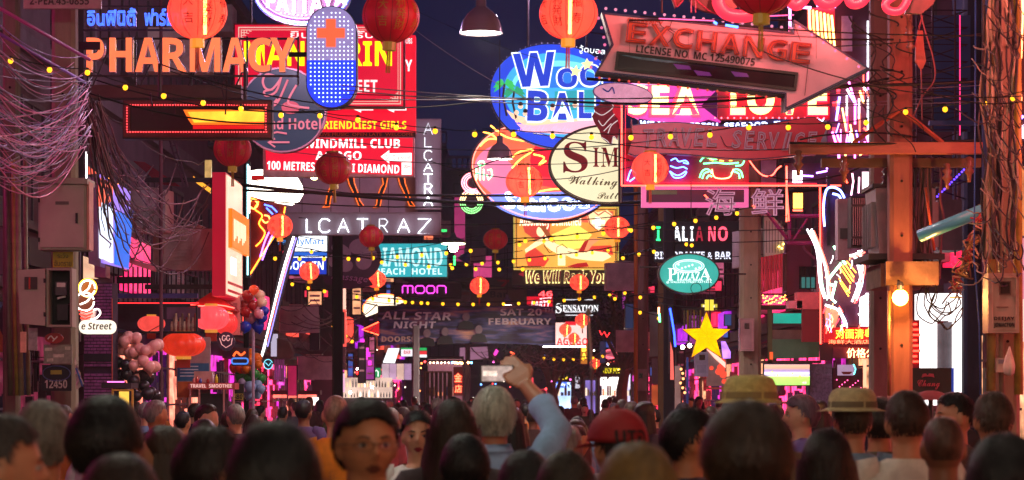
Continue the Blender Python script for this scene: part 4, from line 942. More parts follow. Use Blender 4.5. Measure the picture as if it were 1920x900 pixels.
b = B(); b.box(x1+.021, x1+.026, .4, 1.0, z0+.3, z0+.52); b.make('window_patch', E('fff0e8', 2), c.o)
b = B(); b.box(x0-.9, x0, .3, .34, z1-.1, z1-.04); b.box(x0-.9, x0, .3, .34, z0+.1, z0+.16); b.make('support_arm', STEEL(), c.o)
# narrow slanting tube board (540..)
c = S('slanting_light_board', 'narrow white light strip slanting down to the left past the balloons', 'light strip', 520, 545, 37)
c.plate('backing', [(538, 440), (560, 440), (508, 640), (492, 672), (486, 672)], M('16141a', .5), -.02, .05)
c.tube('white_tube', [[(551, 444), (528, 520), (496, 650), (488, 672)]], 2.2, E('fff0f4', 3.5), .03); c.tube('red_blue_tube', [[(547, 470), (524, 545), (500, 640)]], .9, E('ff5a40', 2.5), .04); c.tube('violet_tube', [[(556, 446), (534, 520), (502, 650)]], 1., E('9080ff', 2.5), .03)
# 11 shop sign FamilyMart
c = S('convenience_shop_sign', 'white and blue lit shop sign with FamilyMart lettering', 'sign', 578, 478, 46)
c.rect('case', 541, 438, 615, 516, M('30384c', .5), 0, .2); c.rect('white_face', 543, 440, 613, 471, E('f4f8ff', 1.6, .1, 2), .02, .019); c.rect('blue_band', 543, 473, 613, 480, E('2868d8', .9), .02, .019); c.rect('white_band', 543, 480, 613, 483, E('f4f8ff', 1.5), .02, .019); c.rect('blue_face', 541, 484, 612, 514, E('0c3cc0', .9, .1, 2), .02, .019)
c.text('lettering', 'FamilyMart', 522, 447, 608, 462, E('3c8ce0', .8), .03, .01, .005); c.text('lettering', 'BOOKIN', 538, 490, 607, 506, E('f0f6ff', 1.5), .03, .01, .015)
c.hang((560, 600), 398, 440)
# 12 massage flower board
c = S('massage_sign', 'unlit dark purple board with pale flower petals and Massage script', 'sign', 655, 485, 48.5)
c.plate('board', ell(655, 478, 60, 52, 40, 12), M('6c5868', .6, 0, .2, 2), 0, .1)
for i, (x, y, rx, ry, r) in enumerate(((640, 470, 20, 12, 30), (672, 462, 18, 14, -20), (682, 490, 15, 16, 20), (648, 498, 14, 12, 0), (694, 478, 14, 12, 0), (628, 488, 12, 14, 30))): c.plate('petal', ell(x, y, rx, ry, 20, r), M('d8d0d4', .7, 0, .1, 5, .1), .02+i*.004, .02)
c.plate('ribbon', [(596, 512), (640, 522), (690, 520), (700, 535), (660, 542), (612, 532)], M('5a2a4c', .6), .03, .02); c.text('lettering', 'Massage', 622, 514, 690, 530, M('e8a0d8', .5), .045, .01, shear=.2, rot=6)
# 13 teal hotel sign
c = S('teal_hotel_sign', 'wide teal lit sign reading DIAMOND BEACH HOTEL', 'sign', 772, 489, 52)
c.rect('case', 700, 455, 840, 521, M('2c3c40', .5), 0, .25); c.rect('face', 702, 457, 838, 519, E('24b0bc', .85, .1, 1), .02, .019)
c.text('lettering', 'DIAMOND', 700, 464, 830, 500, E('c8f8fa', 1.), .03, .01, .012); c.text('lettering', 'BEACH  HOTEL', 703, 503, 829, 515, E('d8fcfc', 1.1), .03, .01, .01)
c.rect('seam', 771, 457, 772, 519, M('1c5c60', .5), .025, .004)
for x in (715, 745, 800, 825): c.rect('floodlight_arm', x, 444, x+1.5, 457, STEEL(), .1, .02)
c.rect('green_edge', 824, 430, 838, 435, E('30e070', 1.2), .02, .02); c.rect('orange_edge', 795, 440, 812, 449, E('ff7850', 1.2), .02, .02)
# 14 moon
c = S('neon_word_sign', 'dark panel with the magenta neon word moon', 'neon sign', 802, 543, 62)
c.rect('panel', 738, 531, 865, 557, M('1c181e', .6), 0, .15)
for ch, x0, x1 in (('m', 755, 774), ('o', 779, 796), ('o', 800, 815), ('n', 820, 836)): c.tube('neon_letter', strokes(ch, x0, 536, x1, 550), 1.1, E('f040d8', 2.4), .04)
c.rect('support', 738, 557, 742, 572, STEEL(), -.01, .05)
# behind: baby, bar restaurant, 7
c = S('red_bar_board', 'dull red board with dark Baby lettering over the banner', 'sign', 765, 578, 68)
c.rect('board', 706, 566, 828, 592, M('6c2c30', .6), 0, .15); c.text('lettering', 'Baby', 765, 568, 806, 584, M('1a1010', .6), .01, .01, .03); c.text('mark', 'W', 733, 570, 742, 578, M('c88878', .5), .01, .01)
c = S('round_shop_sign', 'dim round sign with a 7 and small print above the banner', 'sign', 868, 552, 72); c.plate('disc', ell(855, 552, 27, 26, 36), M('7c7270', .6), 0, .15); c.rect('strip', 825, 541, 865, 560, M('2c2a2e', .6), .01, .01); c.text('lettering', 'OPEN', 866, 548, 880, 553, M('a03030', .6), .01, .01)
c = S('restaurant_board', 'dim beige board with Bar and Restaurant lettering above the banner', 'sign', 925, 562, 71)
c.rect('board', 882, 538, 988, 588, M('6c6050', .6, 0, .2, 1), 0, .15); c.text('lettering', 'Bar', 919, 546, 951, 558, M('26402c', .6), .01, .01, .03); c.text('lettering', 'Restaurant', 886, 570, 975, 580, M('8c7c64', .6), .01, .01, .01)
c = S('numeral_board', 'grey board with a dark red numeral 7 above the restaurant board', 'sign', 925, 530, 72); c.rect('board', 858, 521, 962, 541, M('544a4e', .6), 0, .15); c.text('lettering', '7', 933, 525, 955, 539, M('b02434', .5), .01, .01, .03)
c = S('arched_light_sign', 'glowing cream arch of light left of the red bar board', 'sign', 720, 578, 67)
c.plate('arch', ell(722, 580, 41, 28, 24, 0, 150, 330), E('ffe8c8', 1.9, .2, 1), 0, .12); c.tube('orange_tube', [ell(722, 580, 41, 28, 24, 0, 170, 330)], 1.2, E('ff6a30', 4), .03)
c = S('arrow_neon_sign', 'small red triangular neon pointing left by the banner edge', 'neon sign', 695, 612, 65); c.plate('face', [(680, 618), (710, 604), (710, 628)], E('d01020', .8), 0, .08); c.tube('tube', [[(710, 604), (679, 618), (710, 628)]], 1., E('ff5030', 5), .03)
c = S('pink_cube_lights', 'stack of small magenta lit squares below the arrow neon', 'light', 686, 657, 66)
for x, y, a in ((676, 636, 6), (682, 652, 8), (680, 662, 8), (688, 660, 5), (690, 676, 5)): c.rect('square', x, y, x+a+1, y+a+4, E('ff38d0', 1.4), 0, .1)
# 15 banner
def banner():
    c = S('event_banner', 'dark event banner reading ALL STAR NIGHT and SAT 20TH FEBRUARY strung over the street', 'banner', 875, 614, 66)
    m = bpy.data.materials.new('banner_print'); m.use_nodes = True; N = m.node_tree.nodes; L = m.node_tree.links; bs = N['Principled BSDF']
    tc = N.new('ShaderNodeTexCoord'); mp = N.new('ShaderNodeMapping'); mp.inputs['Rotation'].default_value = (0, .45, 0); mp.inputs['Scale'].default_value = (.35, 1, 2.2)
    no = N.new('ShaderNodeTexNoise'); no.inputs['Scale'].default_value = 3; no.inputs['Detail'].default_value = 7; r = N.new('ShaderNodeValToRGB')
    e = r.color_ramp.elements; e[0].position = .42; e[0].color = lin('2c2440')+(1,); e[1].position = .75; e[1].color = lin('f0b890')+(1,)
    for p_, h in ((.52, '4c5490'), (.6, '94789c')): q = e.new(p_); q.color = lin(h)+(1,)
    L.new(tc.outputs['Object'], mp.inputs[0]); L.new(mp.outputs[0], no.inputs[0]); L.new(no.outputs[0], r.inputs[0]); L.new(r.outputs[0], bs.inputs['Base Color']); bs.inputs['Roughness'].default_value = .6
    L.new(r.outputs[0], bs.inputs['Emission Color']); bs.inputs['Emission Strength'].default_value = .0
    b = B(); nx, nz = 40, 8
    for k in (0, .02):
        for j in range(nz+1):
            for i in range(nx+1):
                u, v = i/nx, j/nz; x, _, z = c.l((708+333*u, (573-2*math.sin(u*9)*.4+(2 if u > .9 else 0))+v*(76-(6*abs(math.sin(u*PI)) if v == 1 else 0)-14*max(0, u-.93)/.07*.3)))
                b.v.append((x, k+.06*math.sin(u*14+v*2)+.03*math.sin(u*40), z))
    W_ = nx+1; T = W_*(nz+1)
    for j in range(nz):
        for i in range(nx):
            a = j*W_+i; b.face((a, a+1, a+W_+1, a+W_)); b.face((T+a, T+a+W_, T+a+W_+1, T+a+1))
    for j in range(nz):
        b.face((j*W_, (j+1)*W_, T+(j+1)*W_, T+j*W_)); a = j*W_+nx; b.face((a, T+a, T+a+W_, a+W_))
    b.make('cloth', m, c.o, True)
    TX = M('e8ecff', .5, 0, .15, 4, 0)
    c.text('lettering', 'ALL STAR', 716, 585, 846, 600, TX, .14, .01, .03, shear=.1, rot=1); c.text('lettering', 'NIGHT', 738, 603, 818, 616, TX, .14, .01, .03, shear=.1)
    c.text('lettering', 'SAT 20', 938, 579, 1016, 592, M('f4e8f0', .5), .14, .01, .03); c.text('lettering', 'TH', 1020, 578, 1036, 585, M('f4e8f0', .5), .14, .01, .02); c.text('lettering', 'FEBRUARY', 916, 597, 1034, 609, M('f4e0e8', .5), .14, .01, .03)
    c.text('lettering', 'DOORS!', 716, 631, 774, 641, M('e0c8b8', .5), .14, .01, .02)
    for x, y in ((801, 625), (835, 622), (874, 594), (898, 618)):
        q = c.plate('dj_portrait', ell(x, y, 7, 8, 14)+[], M('8c7c86', .6), .13, .01); c.plate('dj_jacket', [(x-16, y+24), (x-12, y+11), (x-4, y+8), (x+4, y+8), (x+12, y+11), (x+16, y+24)], M('16141c', .6), .135, .01)
    b = B()
    for x in (708, 1041): b.tube([c.l((x, 573), -.02), c.l((x+(-60 if x < 900 else 60), 560), -.02)], .02, 5)
    b.make('guy_rope', DARK(), c.o)
banner()
# far left-centre bits
c = S('narrow_strip_sign', 'narrow pink to orange lit strip sign standing on end', 'sign', 645, 600, 46)
c.rect('upper', 640, 541, 648, 580, E('ffb4a0', 1.3), 0, .1); c.rect('middle', 640, 580, 649, 650, E('ff5a50', .9), 0, .1); c.rect('lower', 638, 700, 646, 735, E('e8b0d0', 1), 0, .1); c.rect('dark_inset', 642, 585, 646, 645, M('3a2430', .5), .01, .01); c.rect('chrome_part', 638, 650, 648, 692, M('a890a0', .2, .8, .3, 20, 0), 0, .08)
# ================================================================ low-left stalls
c = S('coffee_sign', 'lit coffee cup sign with beans and the word Street on a rounded plate', 'sign', 180, 578, 25)
c.plate('plate', rrect(148, 600, 215, 626, 12, 6), E('f0e4d0', 1.25, .08, 4), 0, .12); c.text('lettering', 'e Street', 153, 605, 210, 618, M('5c4a3c', .6), .01, .008, .004, 0, .15)
c.plate('cup', [(150, 582), (178, 580), (176, 596), (168, 606), (152, 604)], M('e0d8d0', .5), .0, .1)
c.plate('bean', ell(166, 541, 12, 14, 20, 20), E('a85a1c', .8), .02, .04); c.plate('bean', ell(161, 566, 15, 15, 20, 20), E('7a3c24', .6), .02, .04)
wt = E('fff0e0', 3)
c.tube('white_tube', [ell(166, 541, 14, 15, 24, 20), [(172, 530), (168, 541), (160, 548)], ell(161, 566, 17, 17, 24), [(173, 556), (164, 566), (152, 571)], [(176, 582), (186, 580), (190, 588), (182, 597), (172, 600)]], 1.5, wt, .06)
c.tube('yellow_tube', [ell(166, 540, 17, 17, 24, 20)], .9, E('ffb028', 3), .05, True); c.tube('red_band', [[(150, 582), (165, 586), (177, 582)], [(151, 589), (164, 593), (176, 588)], [(153, 596), (162, 599), (172, 595)]], 1.6, E('ff4838', 1.6), .07)
c.rect('post', 146, 470, 149, 640, STEEL(), -.02, .08)
c = S('angled_box_sign', 'tilted box sign with a violet and blue lit face at the left', 'sign', 190, 420, 26)
s_ = c.s
def quad3(name, pts, mat, th=.03):
    b = B(); P_ = [Vector(c.l(p[:2], -p[2])) for p in pts]; n = (P_[1]-P_[0]).cross(P_[3]-P_[0]).normalized()*th
    b.loft([P_, [p+n for p in P_]]); return b.make(name, mat, c.o)
quad3('case', [(166, 332, .0), (188, 334, 0), (188, 500, 0), (166, 494, 0)], M('7a6880', .5), .3)
quad3('violet_face', [(190, 326, .05), (220, 346, .9), (217, 497, .9), (192, 492, .05)], E('9c7cf0', 1.0, .15, 3)); 
quad3('blue_patch', [(206, 392, .4), (223, 390, .95), (218, 495, .85), (207, 492, .4)], E('2c70e8', 1.0, .1, 3), .05)
quad3('white_streak', [(192, 380, -.02), (203, 384, .3), (204, 490, .3), (193, 484, -.02)], E('dce8ff', 1.4, .1, 3), .04)
quad3('red_patch', [(191, 334, -.02), (204, 340, .3), (203, 372, .3), (191, 388, -.02)], E('ff6a50', 1.2, .2, 6), .035)
c.tube('edge_light', [[(190, 326), (221, 345)]], 1, E('ff9a50', 3), -.02)
c = S('white_tube_light', 'short upright white tube light above the angled box sign', 'tube light', 162, 310, 26); c.tube('tube', [[(162, 284), (162, 336)]], 1.4, E('fff0f4', 5), 0); c.rect('channel', 163, 282, 166, 338, DARK(), 0, .04)
c.plate('pennant', [(164, 310), (183, 325), (164, 327)], E('ff6a50', .8), 0, .02)
c = S('warm_shop_awning', 'pale warm-lit awning scrap below the angled box sign', 'awning', 178, 508, 27); c.plate('awning', [(156, 480), (176, 506), (176, 520), (156, 522)], E('ffc8a0', .8, .3, 6), 0, .3); c.rect('box', 177, 498, 198, 520, M('a87068', .6), 0, .3)
# brick pier
def brick_pier():
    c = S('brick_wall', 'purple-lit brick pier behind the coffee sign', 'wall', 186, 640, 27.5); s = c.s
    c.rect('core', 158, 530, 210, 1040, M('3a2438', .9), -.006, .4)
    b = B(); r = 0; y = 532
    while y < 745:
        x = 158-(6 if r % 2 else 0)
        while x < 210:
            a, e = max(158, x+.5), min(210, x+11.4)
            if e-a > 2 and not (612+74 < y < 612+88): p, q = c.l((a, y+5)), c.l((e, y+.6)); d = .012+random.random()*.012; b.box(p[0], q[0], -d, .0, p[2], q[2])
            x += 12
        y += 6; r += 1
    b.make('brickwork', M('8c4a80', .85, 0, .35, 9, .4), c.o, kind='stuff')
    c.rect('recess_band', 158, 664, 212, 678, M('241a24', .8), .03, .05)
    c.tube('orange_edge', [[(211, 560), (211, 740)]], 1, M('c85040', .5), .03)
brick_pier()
# balloon bunches
def balloons(label, spots, Y, cols, stick=None):
    c = S('balloon_bunch', label, 'balloons', spots[0][0], spots[0][1], Y)
    b0 = B(); b0.lathe([(.001, -1.12), (.07, -1.1), (.05, -1.04), (.3, -.86), (.62, -.6), (.88, -.2), (.95, .15), (.86, .52), (.6, .8), (.3, .94), (.001, 1.0)], 18)
    for x, y, r, ci in spots:
        k = ('balloon', cols[ci])
        if k not in WM: WM[k] = b0.mesh('balloon', M(cols[ci], .28, 0, .08, 1, 0, .6), True)
        o = bpy.data.objects.new('balloon', WM[k]); COL.objects.link(o); o.parent = c.o; o.location = c.l((x, y), random.uniform(-.15, .15)); o.scale = (r*c.s,)*3
        o.rotation_euler = (random.uniform(-.5, .5), random.uniform(-.6, .6), 0)
    if stick: c.tube('stick', [[(stick, min(s_[1] for s_ in spots)), (stick, 900)]], 3, M('b898b8', .5), -.05)
sp = []
for i in range(46):
    y = 632+random.random()*112; t = (y-632)/112; x = 212+t*10+random.random()*(86-t*20)
    ci = 0 if y < 668 or (x > 262+t*10 and y < 700) else (1 if random.random() < .85 else 0)
    sp.append((x, y, 11+random.random()*2, ci))
balloons('big clump of salmon pink and black balloons by the brick pier', sp, 28, ['ffb4a4', '2a2226'])
balloons('bunch of dark red, cream, pale pink and blue balloons above a stick', [(466, 556, 12, 0), (460, 574, 13, 0), (474, 573, 11, 0), (462, 586, 11, 0), (486, 554, 11, 1), (491, 568, 11, 1), (482, 582, 12, 2), (470, 598, 12, 2), (490, 596, 12, 3), (482, 612, 14, 3), (462, 614, 12, 3), (496, 584, 10, 3), (478, 545, 10, 4), (488, 590, 10, 2)], 32, ['a0101c', 'f0c8b0', 'd890a8', '1430b8', 'ff5a30'], 474)
balloons('lower bunch of orange, green and pale blue balloons', [(468, 676, 11, 0), (480, 672, 11, 0), (450, 690, 12, 4), (438, 690, 11, 4), (462, 693, 10, 0), (485, 684, 9, 0), (470, 662, 9, 0), (448, 706, 11, 1), (466, 710, 10, 1), (478, 702, 11, 1), (488, 710, 10, 1), (456, 718, 10, 3), (470, 726, 12, 2), (482, 722, 10, 2), (466, 740, 11, 2), (480, 740, 10, 2), (490, 730, 9, 2), (452, 732, 10, 3)], 32.5, ['f07818', '2c8c3c', '90a8d8', 'a090b8', 'f04820'])
# stall with menu, shelf, lanterns frame
c = S('snack_stall', 'red-lit snack stall with a lettered counter front and bottles on it', 'stall', 392, 720, 30.4)
c.rect('counter', 352, 718, 440, 730, M('b84c48', .5), 0, .5); c.text('lettering', 'TRAVEL  SMOOTHIE', 357, 720, 435, 727, E('ffc8c0', .7), .01, .01, .01)
for x in (355, 372, 418, 436): c.rect('leg', x, 730, x+3, 900, M('c88880', .5), .0, .05)
c.rect('shelf_back', 362, 696, 400, 717, M('d8a8a4', .5), -.1, .02); c.rect('cabinet', 368, 738, 420, 880, M('2c1a1e', .6), -.15, .3)
for x, h_, cl in ((362, 10, 'f0a0a0'), (368, 13, 'e05050'), (374, 9, '5060c0'), (397, 20, 'e8d8e8'), (404, 16, 'e8e040'), (388, 8, 'c03838')):
    b = B(); p = c.l((x, 718), -.1); r = 3*c.s; hh = h_*c.s; b.lathe([(r, 0), (r, hh*.65), (r*.4, hh*.8), (r*.4, hh)], 10, p); b.make('bottle', M(cl, .2, 0, .1, 4, 0), c.o, True)
c = S('menu_board', 'blue and white menu board on the orange-based panel by the stall', 'notice board', 362, 690, 30.9)
c.rect('board', 331, 632, 394, 745, M('b8989c', .6), 0, .06); c.rect('blue_panel', 333, 681, 392, 714, M('2c6ca0', .5), .01, .01); c.rect('orange_base', 333, 716, 360, 745, M('d86830', .6), .01, .01)
for y in (686, 692, 698, 704): c.rect('print_line', 338, y, 372, y+2, M('c8d8e8', .6), .016, .005)
c = S('window_frame', 'dark metal frame of an open stall front holding glass jars', 'stall frame', 330, 595, 29.6)
c.rim('frame', [(302, 572), (370, 572), (370, 624), (302, 624)], 3, DARK(), 0, .08); c.rect('back', 304, 574, 368, 596, M('6a5068', .7), -.4, .03)
for i in range(12): 
    b = B(); p = c.l((318+i*4, 620), -.2); b.lathe([(.018, 0), (.022, .06), (.012, .12+.05*(i % 3))], 8, p); b.make('jar', M(['c8a080', '8c6a5a', 'e0c8a0', 'a04a40'][i % 4], .2, 0, .2, 9, 0), c.o, True)
c.rect('rail', 200, 621, 372, 625, STEEL(), -.02, .04); c.tube('red_tube', [[(205, 568), (372, 568)]], .9, E('ff2c30', 2.6), -.05)
c = S('red_canopy', 'small red-lit scalloped canopy with strings of red lights over the lanterns', 'canopy', 400, 575, 31.2)
c.plate('roof', [(358, 572), (395, 548), (432, 572), (440, 582), (350, 578)], M('a81c24', .6), 0, .9); c.tube('light_string', [[(358, 572), (380, 574), (402, 571), (424, 574), (440, 578)], [(362, 582), (385, 584), (408, 582), (436, 588)]], 1.1, E('ff4c40', 4), .03)
c = S('pink_box', 'pink-lit switch box behind the fat lanterns', 'box', 432, 590, 31.8); c.rect('case', 420, 555, 450, 628, M('e88a8c', .5), 0, .3); c.rect('slot', 437, 568, 445, 602, M('b86068', .5), .004, .006)
c = S('fan_sign', 'small dark round neon board beside the pink switch box', 'sign', 420, 640, 31.2); c.plate('disc', ell(424, 640, 16, 18, 24), M('3c2c50', .5), 0, .06); c.tube('tube', [[(412, 634), (416, 646), (424, 652), (434, 646), (436, 634)], ell(420, 634, 3, 5, 10), ell(428, 634, 3, 5, 10)], .8, E('d89090', 1.2), .02)
c = S('orange_blue_sign', 'small orange and blue neon board beside the balloons', 'neon sign', 448, 664, 31.5); c.rect('board', 434, 652, 466, 686, M('3c1a28', .5), 0, .06); c.tube('blue_tube', [rrect(435, 672, 465, 682, 4)], 1.6, E('3870c8', 1.5), .02, True); c.tube('orange_tube', [[(438, 668), (444, 660), (452, 666), (460, 660)]], 2, E('ff5a28', 2), .02)
c = S('price_board', 'small black and yellow price board at the stall foot', 'sign', 447, 735, 31); c.rect('board', 438, 720, 457, 752, M('201c18', .6), 0, .04); c.rect('yellow_part', 439, 738, 456, 750, M('b89838', .6), .006, .005); c.text('lettering', '-80', 440, 739, 455, 748, M('201c18', .6), .01, .004, .02)
c = S('yellow_kiosk', 'small yellow-framed kiosk with a violet tube in front of the dark balloons', 'kiosk', 222, 735, 26.5)
c.rect('roof', 190, 718, 246, 728, M('2a2024', .6), 0, .5); c.tube('violet_tube', [[(204, 716), (236, 716)]], 1.2, E('ff70d0', 2.5), .1); c.rim('frame', [(210, 730), (250, 730), (250, 900), (210, 900)], 3, M('c89830', .5), .02, .05); c.rect('lit_front', 222, 734, 240, 760, E('ffc850', 1.2, .3, 6), -.05, .02)
c = S('violet_lights', 'tiny cluster of violet and blue lights under the fat lantern', 'light', 305, 645, 33); c.dots('lamps', [(298, 644), (303, 646), (309, 648), (312, 651)], 2.5, E('b050ff', 9), 0)
c = S('red_corrugated_roof', 'red-lit corrugated canopy slanting in the dark above the cables', 'roof', 285, 320, 31)
for k in range(10):
    a = k/10; e_ = (k+.8)/10; c.plate('sheet', [(250+a*22, 302+a*2), (250+e_*22, 302+e_*2), (300+e_*40, 346+e_*4), (300+a*40, 346+a*4)], M('a02038', .6, .2), .02*(k % 2), .03)
c = S('yellow_strip_sign', 'short yellow and red lit strip slanting beside the red box sign', 'sign', 378, 346, 31.5); c.plate('strip', [(362, 330), (394, 352), (394, 362), (364, 340)], E('ffa830', 1.2), 0, .08)
c = S('small_window_sign', 'small yellow and grey lit panel high behind the red lantern', 'sign', 388, 320, 33); c.rect('panel', 384, 300, 396, 340, E('c8a060', .8, .4, 9), 0, .08)
c = S('steel_truss', 'dark steel stair truss high on the left behind the red dotted display', 'truss', 330, 330, 30.5)
for p in ([(318, 262), (345, 350)], [(326, 262), (352, 350)], [(300, 262), (300, 500)], [(306, 262), (352, 262)]): c.tube('member', [p], 2.2, M('5c4450', .5, .3), 0)
for k in range(6): c.tube('rung', [[(319+k*4.5, 275+k*13), (330+k*4, 272+k*13)]], 1.4, M('5c4450', .5, .3), 0)
c = S('pink_bunting', 'pinkish torn bunting strip slanting under the string lights', 'bunting', 258, 495, 28); c.plate('strip', [(220, 476), (290, 500), (293, 510), (250, 496), (221, 482)], M('d86a78', .7), 0, .02); c.tube('cord', [[(220, 476), (370, 520)]], .8, M('6a2c40', .6), -.01)
c = S('blue_rail', 'dim violet-blue rail low across the dark shopfront at the left', 'rail', 290, 554, 30); c.rect('rail', 208, 550, 370, 559, M('3c3c78', .5), 0, .1)
c = S('dark_shop_board', 'grey-green shop fascia across the dark stalls at the left', 'fascia', 290, 590, 33.2); c.rect('board', 206, 566, 420, 620, M('4a4048', .8, 0, .3, 2), 0, .2)
for k in range(22): c.rect('slat', 212+k*9, 500, 214+k*9, 566, M('2c2830', .8), 0, .05)
# middle-left details: ac, awnings
c = S('bundled_awning', 'rolled grey awning beside a pale panel left of the steel column', 'awning', 532, 652, 47)
c.rect('pale_panel', 508, 626, 519, 668, E('d8d0f0', .6), 0, .2); c.plate('roll', [(519, 634), (540, 640), (549, 660), (545, 672), (519, 672)], M('6a5c60', .8, 0, .2, 6, .2), 0, .5)
c = S('hanging_cloth', 'pale violet striped cloths hanging above the far stalls', 'cloth', 528, 690, 48); 
for k in range(4): c.rect('cloth', 514+k*5, 674, 518+k*5, 712+(k % 2)*4, M('c8b0e8', .7), 0, .02)
c = S('blue_round_sign', 'small round cyan outlined badge by the slanting light strip', 'sign', 503, 683, 44); c.plate('disc', ell(503, 683, 9, 10), M('182838', .5), 0, .05); c.tube('tube', [ell(503, 683, 8, 9, 20), [(498, 680), (504, 686), (508, 680)]], .8, E('70d0e8', 1.6), .02)
c = S('far_stall_lights', 'row of bright red and white stall lights low behind the crowd', 'stall', 560, 748, 60); c.rect('fascia', 512, 740, 592, 746, E('ff7060', 1.6, .5, 4), 0, .3); c.rect('white_end', 585, 745, 596, 760, E('fff0e0', 2), 0, .2); c.rect('roof', 508, 732, 600, 740, M('3a2028', .7), 0, .6)
c = S('magenta_door', 'magenta-lit doorway far left of the red car lights', 'doorway', 528, 712, 55); c.rect('panel', 540, 686, 556, 742, E('b81c50', .6, .4, 3), 0, .1); c.rim('frame', [(538, 684), (558, 684), (558, 760), (538, 760)], 2, DARK(), .01, .12)
# second-hand glass bar under banner left
c = S('bottle_bar', 'bright white-lit bar shelves with bottles under the banner', 'bar', 680, 725, 72)
c.rect('back', 640, 708, 735, 748, E('e8c8b8', .8, .4, 1.5), -.1, .05)
for i in range(34):
    x = 643+i*2.75; h_ = random.uniform(8, 16); y = 726 if i % 2 else 745
    b = B(); r = 1.2*c.s; p = c.l((x, y), .1); b.lathe([(r, 0), (r, h_*c.s*.6), (r*.4, h_*c.s*.8), (r*.4, h_*c.s)], 6, p)
    b.make('bottle', random.choice([E('fff0e0', 1.6), M('3c4048', .2), M('6a4a30', .2), E('ffc890', 1.2)]), c.o)
c.rect('counter', 638, 746, 740, 900, M('3c2c30', .7), .2, .4); c.dots('spot_lamps', [(658, 736), (699, 726), (672, 692)], 2.6, E('fff4e8', 30), .35)
c = S('red_traffic_light', 'small blurred red lamp beside the bottle bar', 'lamp', 673, 700, 71); c.dots('lamp', [(673, 699)], 4, E('ff2020', 12), .05); c.rect('case', 668, 693, 680, 708, DARK(), 0, .1)
c = S('exit_sign', 'small green sign with a white arch symbol left of the paper lantern', 'sign', 706, 700, 72.5); c.rect('face', 699, 690, 713, 710, E('108c50', .9), 0, .1); c.tube('arch', [[(703, 706), (703, 697), (706, 694), (709, 697), (709, 706)]], 1, E('e8fff0', 1.5), .01)
c = S('lit_menu_screen', 'tilted white lit menu screen hanging under the banner', 'screen', 733, 666, 67); c.plate('screen', [(728, 653), (749, 653), (740, 681), (718, 680)], E('f0f0f4', 1.4, .1, 2), 0, .06)
c = S('flag_board', 'small white board with red print and a green edge under the banner', 'sign', 763, 661, 67.5); c.rect('board', 752, 652, 774, 668, E('e8e4ec', 1.1), 0, .08); c.rect('green_edge', 752, 652, 774, 655, E('20a050', 1), .01, .01); c.text('lettering', 'BAR', 757, 657, 770, 664, E('d02030', .9), .01, .01, .02)
c = S('striped_board', 'small green, red and white striped lit board right of the grey post', 'sign', 794, 661, 68); c.rect('green', 787, 652, 800, 657, E('18a858', 1), 0, .08); c.rect('red', 787, 658, 800, 665, E('e03038', 1), 0, .08); c.rect('white', 787, 665, 800, 670, E('f0f0f0', 1.2), 0, .08)
def shop(label, x0, y0, x1, y1, Y, back, items=(), door=None, fascia='3a3038', roofcol='4a3c40', lamps=None):
    c = S('lit_shop', label, 'shop', (x0+x1)/2, (y0+y1)/2, Y); zb = 738+EYE/Y*FPX-3
    c.rect('back_wall', x0, y0, x1, zb, back, -.7, .1)
    c.rect('fascia', x0-1, y0-4, x1+1, y0+1, M(fascia, .6), .05, .8)
    for x in (x0-1, x1-1): c.rect('jamb', x, y0, x+2.5, zb, M(fascia, .6), .04, .7)
    R2 = random.Random(int(x0))
    for i in range(items or 0):
        w2 = (x1-x0)/items; x = x0+2+i*w2*.92; h_ = R2.uniform(6, 20)
        c.rect('goods', x, y1-h_, x+w2*.7, y1, R2.choice([E('ffe0c0', 1.2), M('a83c50', .5), M('3c5ca0', .5), E('ff9060', 1), M('d8c070', .5), M('2c2430', .5)]), -.3, .15)
    if lamps: c.dots('lamps', lamps, 1.4, E('ffd0a0', 14), -.2)
    return c
shop('dim shop with timber door and warm strip lights under the banner', 800, 672, 868, 742, 74, E('a86878', .5, .4, 1), 4, lamps=[(806+i*7, 680) for i in range(9)])
c = S('timber_door', 'brown slatted timber door of the dim shop under the banner', 'door', 820, 722, 73.2); c.rim('frame', [(795, 696), (848, 696), (848, 840), (795, 840)], 3, M('6a4a34', .6), 0, .08)
for k in range(6): c.rect('slat', 799+k*8, 699, 805+k*8, 840, M('4a382c', .7), -.02, .04)
c = S('white_van_side', 'pale lit panel wall with vertical strips left of the grey post', 'panel', 740, 700, 73.5)
for k, cl in enumerate(('d8b8c8', 'c8a0c0', 'e8c0b0', 'b890b8')): c.rect('strip', 716+k*14, 682, 729+k*14, 712, E(cl, .8, .3, 2), 0, .1)
c = S('red_neon_column', 'blurred red neon letters stacked in a narrow upright sign', 'neon sign', 858, 715, 70)
c.rect('board', 850, 688, 868, 742, M('6a1018', .5), 0, .1); c.text('neon', '金', 852, 700, 866, 716, E('ff5838', 5), .02, .03, .02); c.text('neon', '店', 853, 722, 866, 736, E('ff5838', 5), .02, .03, .02)
c = S('strip_light_row', 'row of orange and blue lamps along the shop eave above the timber door', 'lights', 838, 679, 71.5); c.dots('lamps', [(852, 680), (858, 681), (866, 681), (878, 680)], 2.4, E('ffa060', 10), 0); c.dots('blue_lamps', [(848, 680), (884, 680)], 2, E('60b0ff', 8), 0); c.rect('eave', 800, 675, 905, 678, DARK(), .0, .3)
c = S('violet_wall_panel', 'wide lilac-lit wall panel hanging behind the raised phone', 'panel', 885, 662, 76); c.plate('panel', [(862, 652), (914, 650), (916, 672), (862, 676)], E('b07898', .55, .2, 1), 0, .1)
c = S('magenta_shape', 'small magenta neon diamond beside the lilac panel', 'neon sign', 929, 660, 75); c.plate('shape', [(925, 664), (930, 654), (935, 658), (928, 671)], E('ff40c0', 1.3), 0, .08)
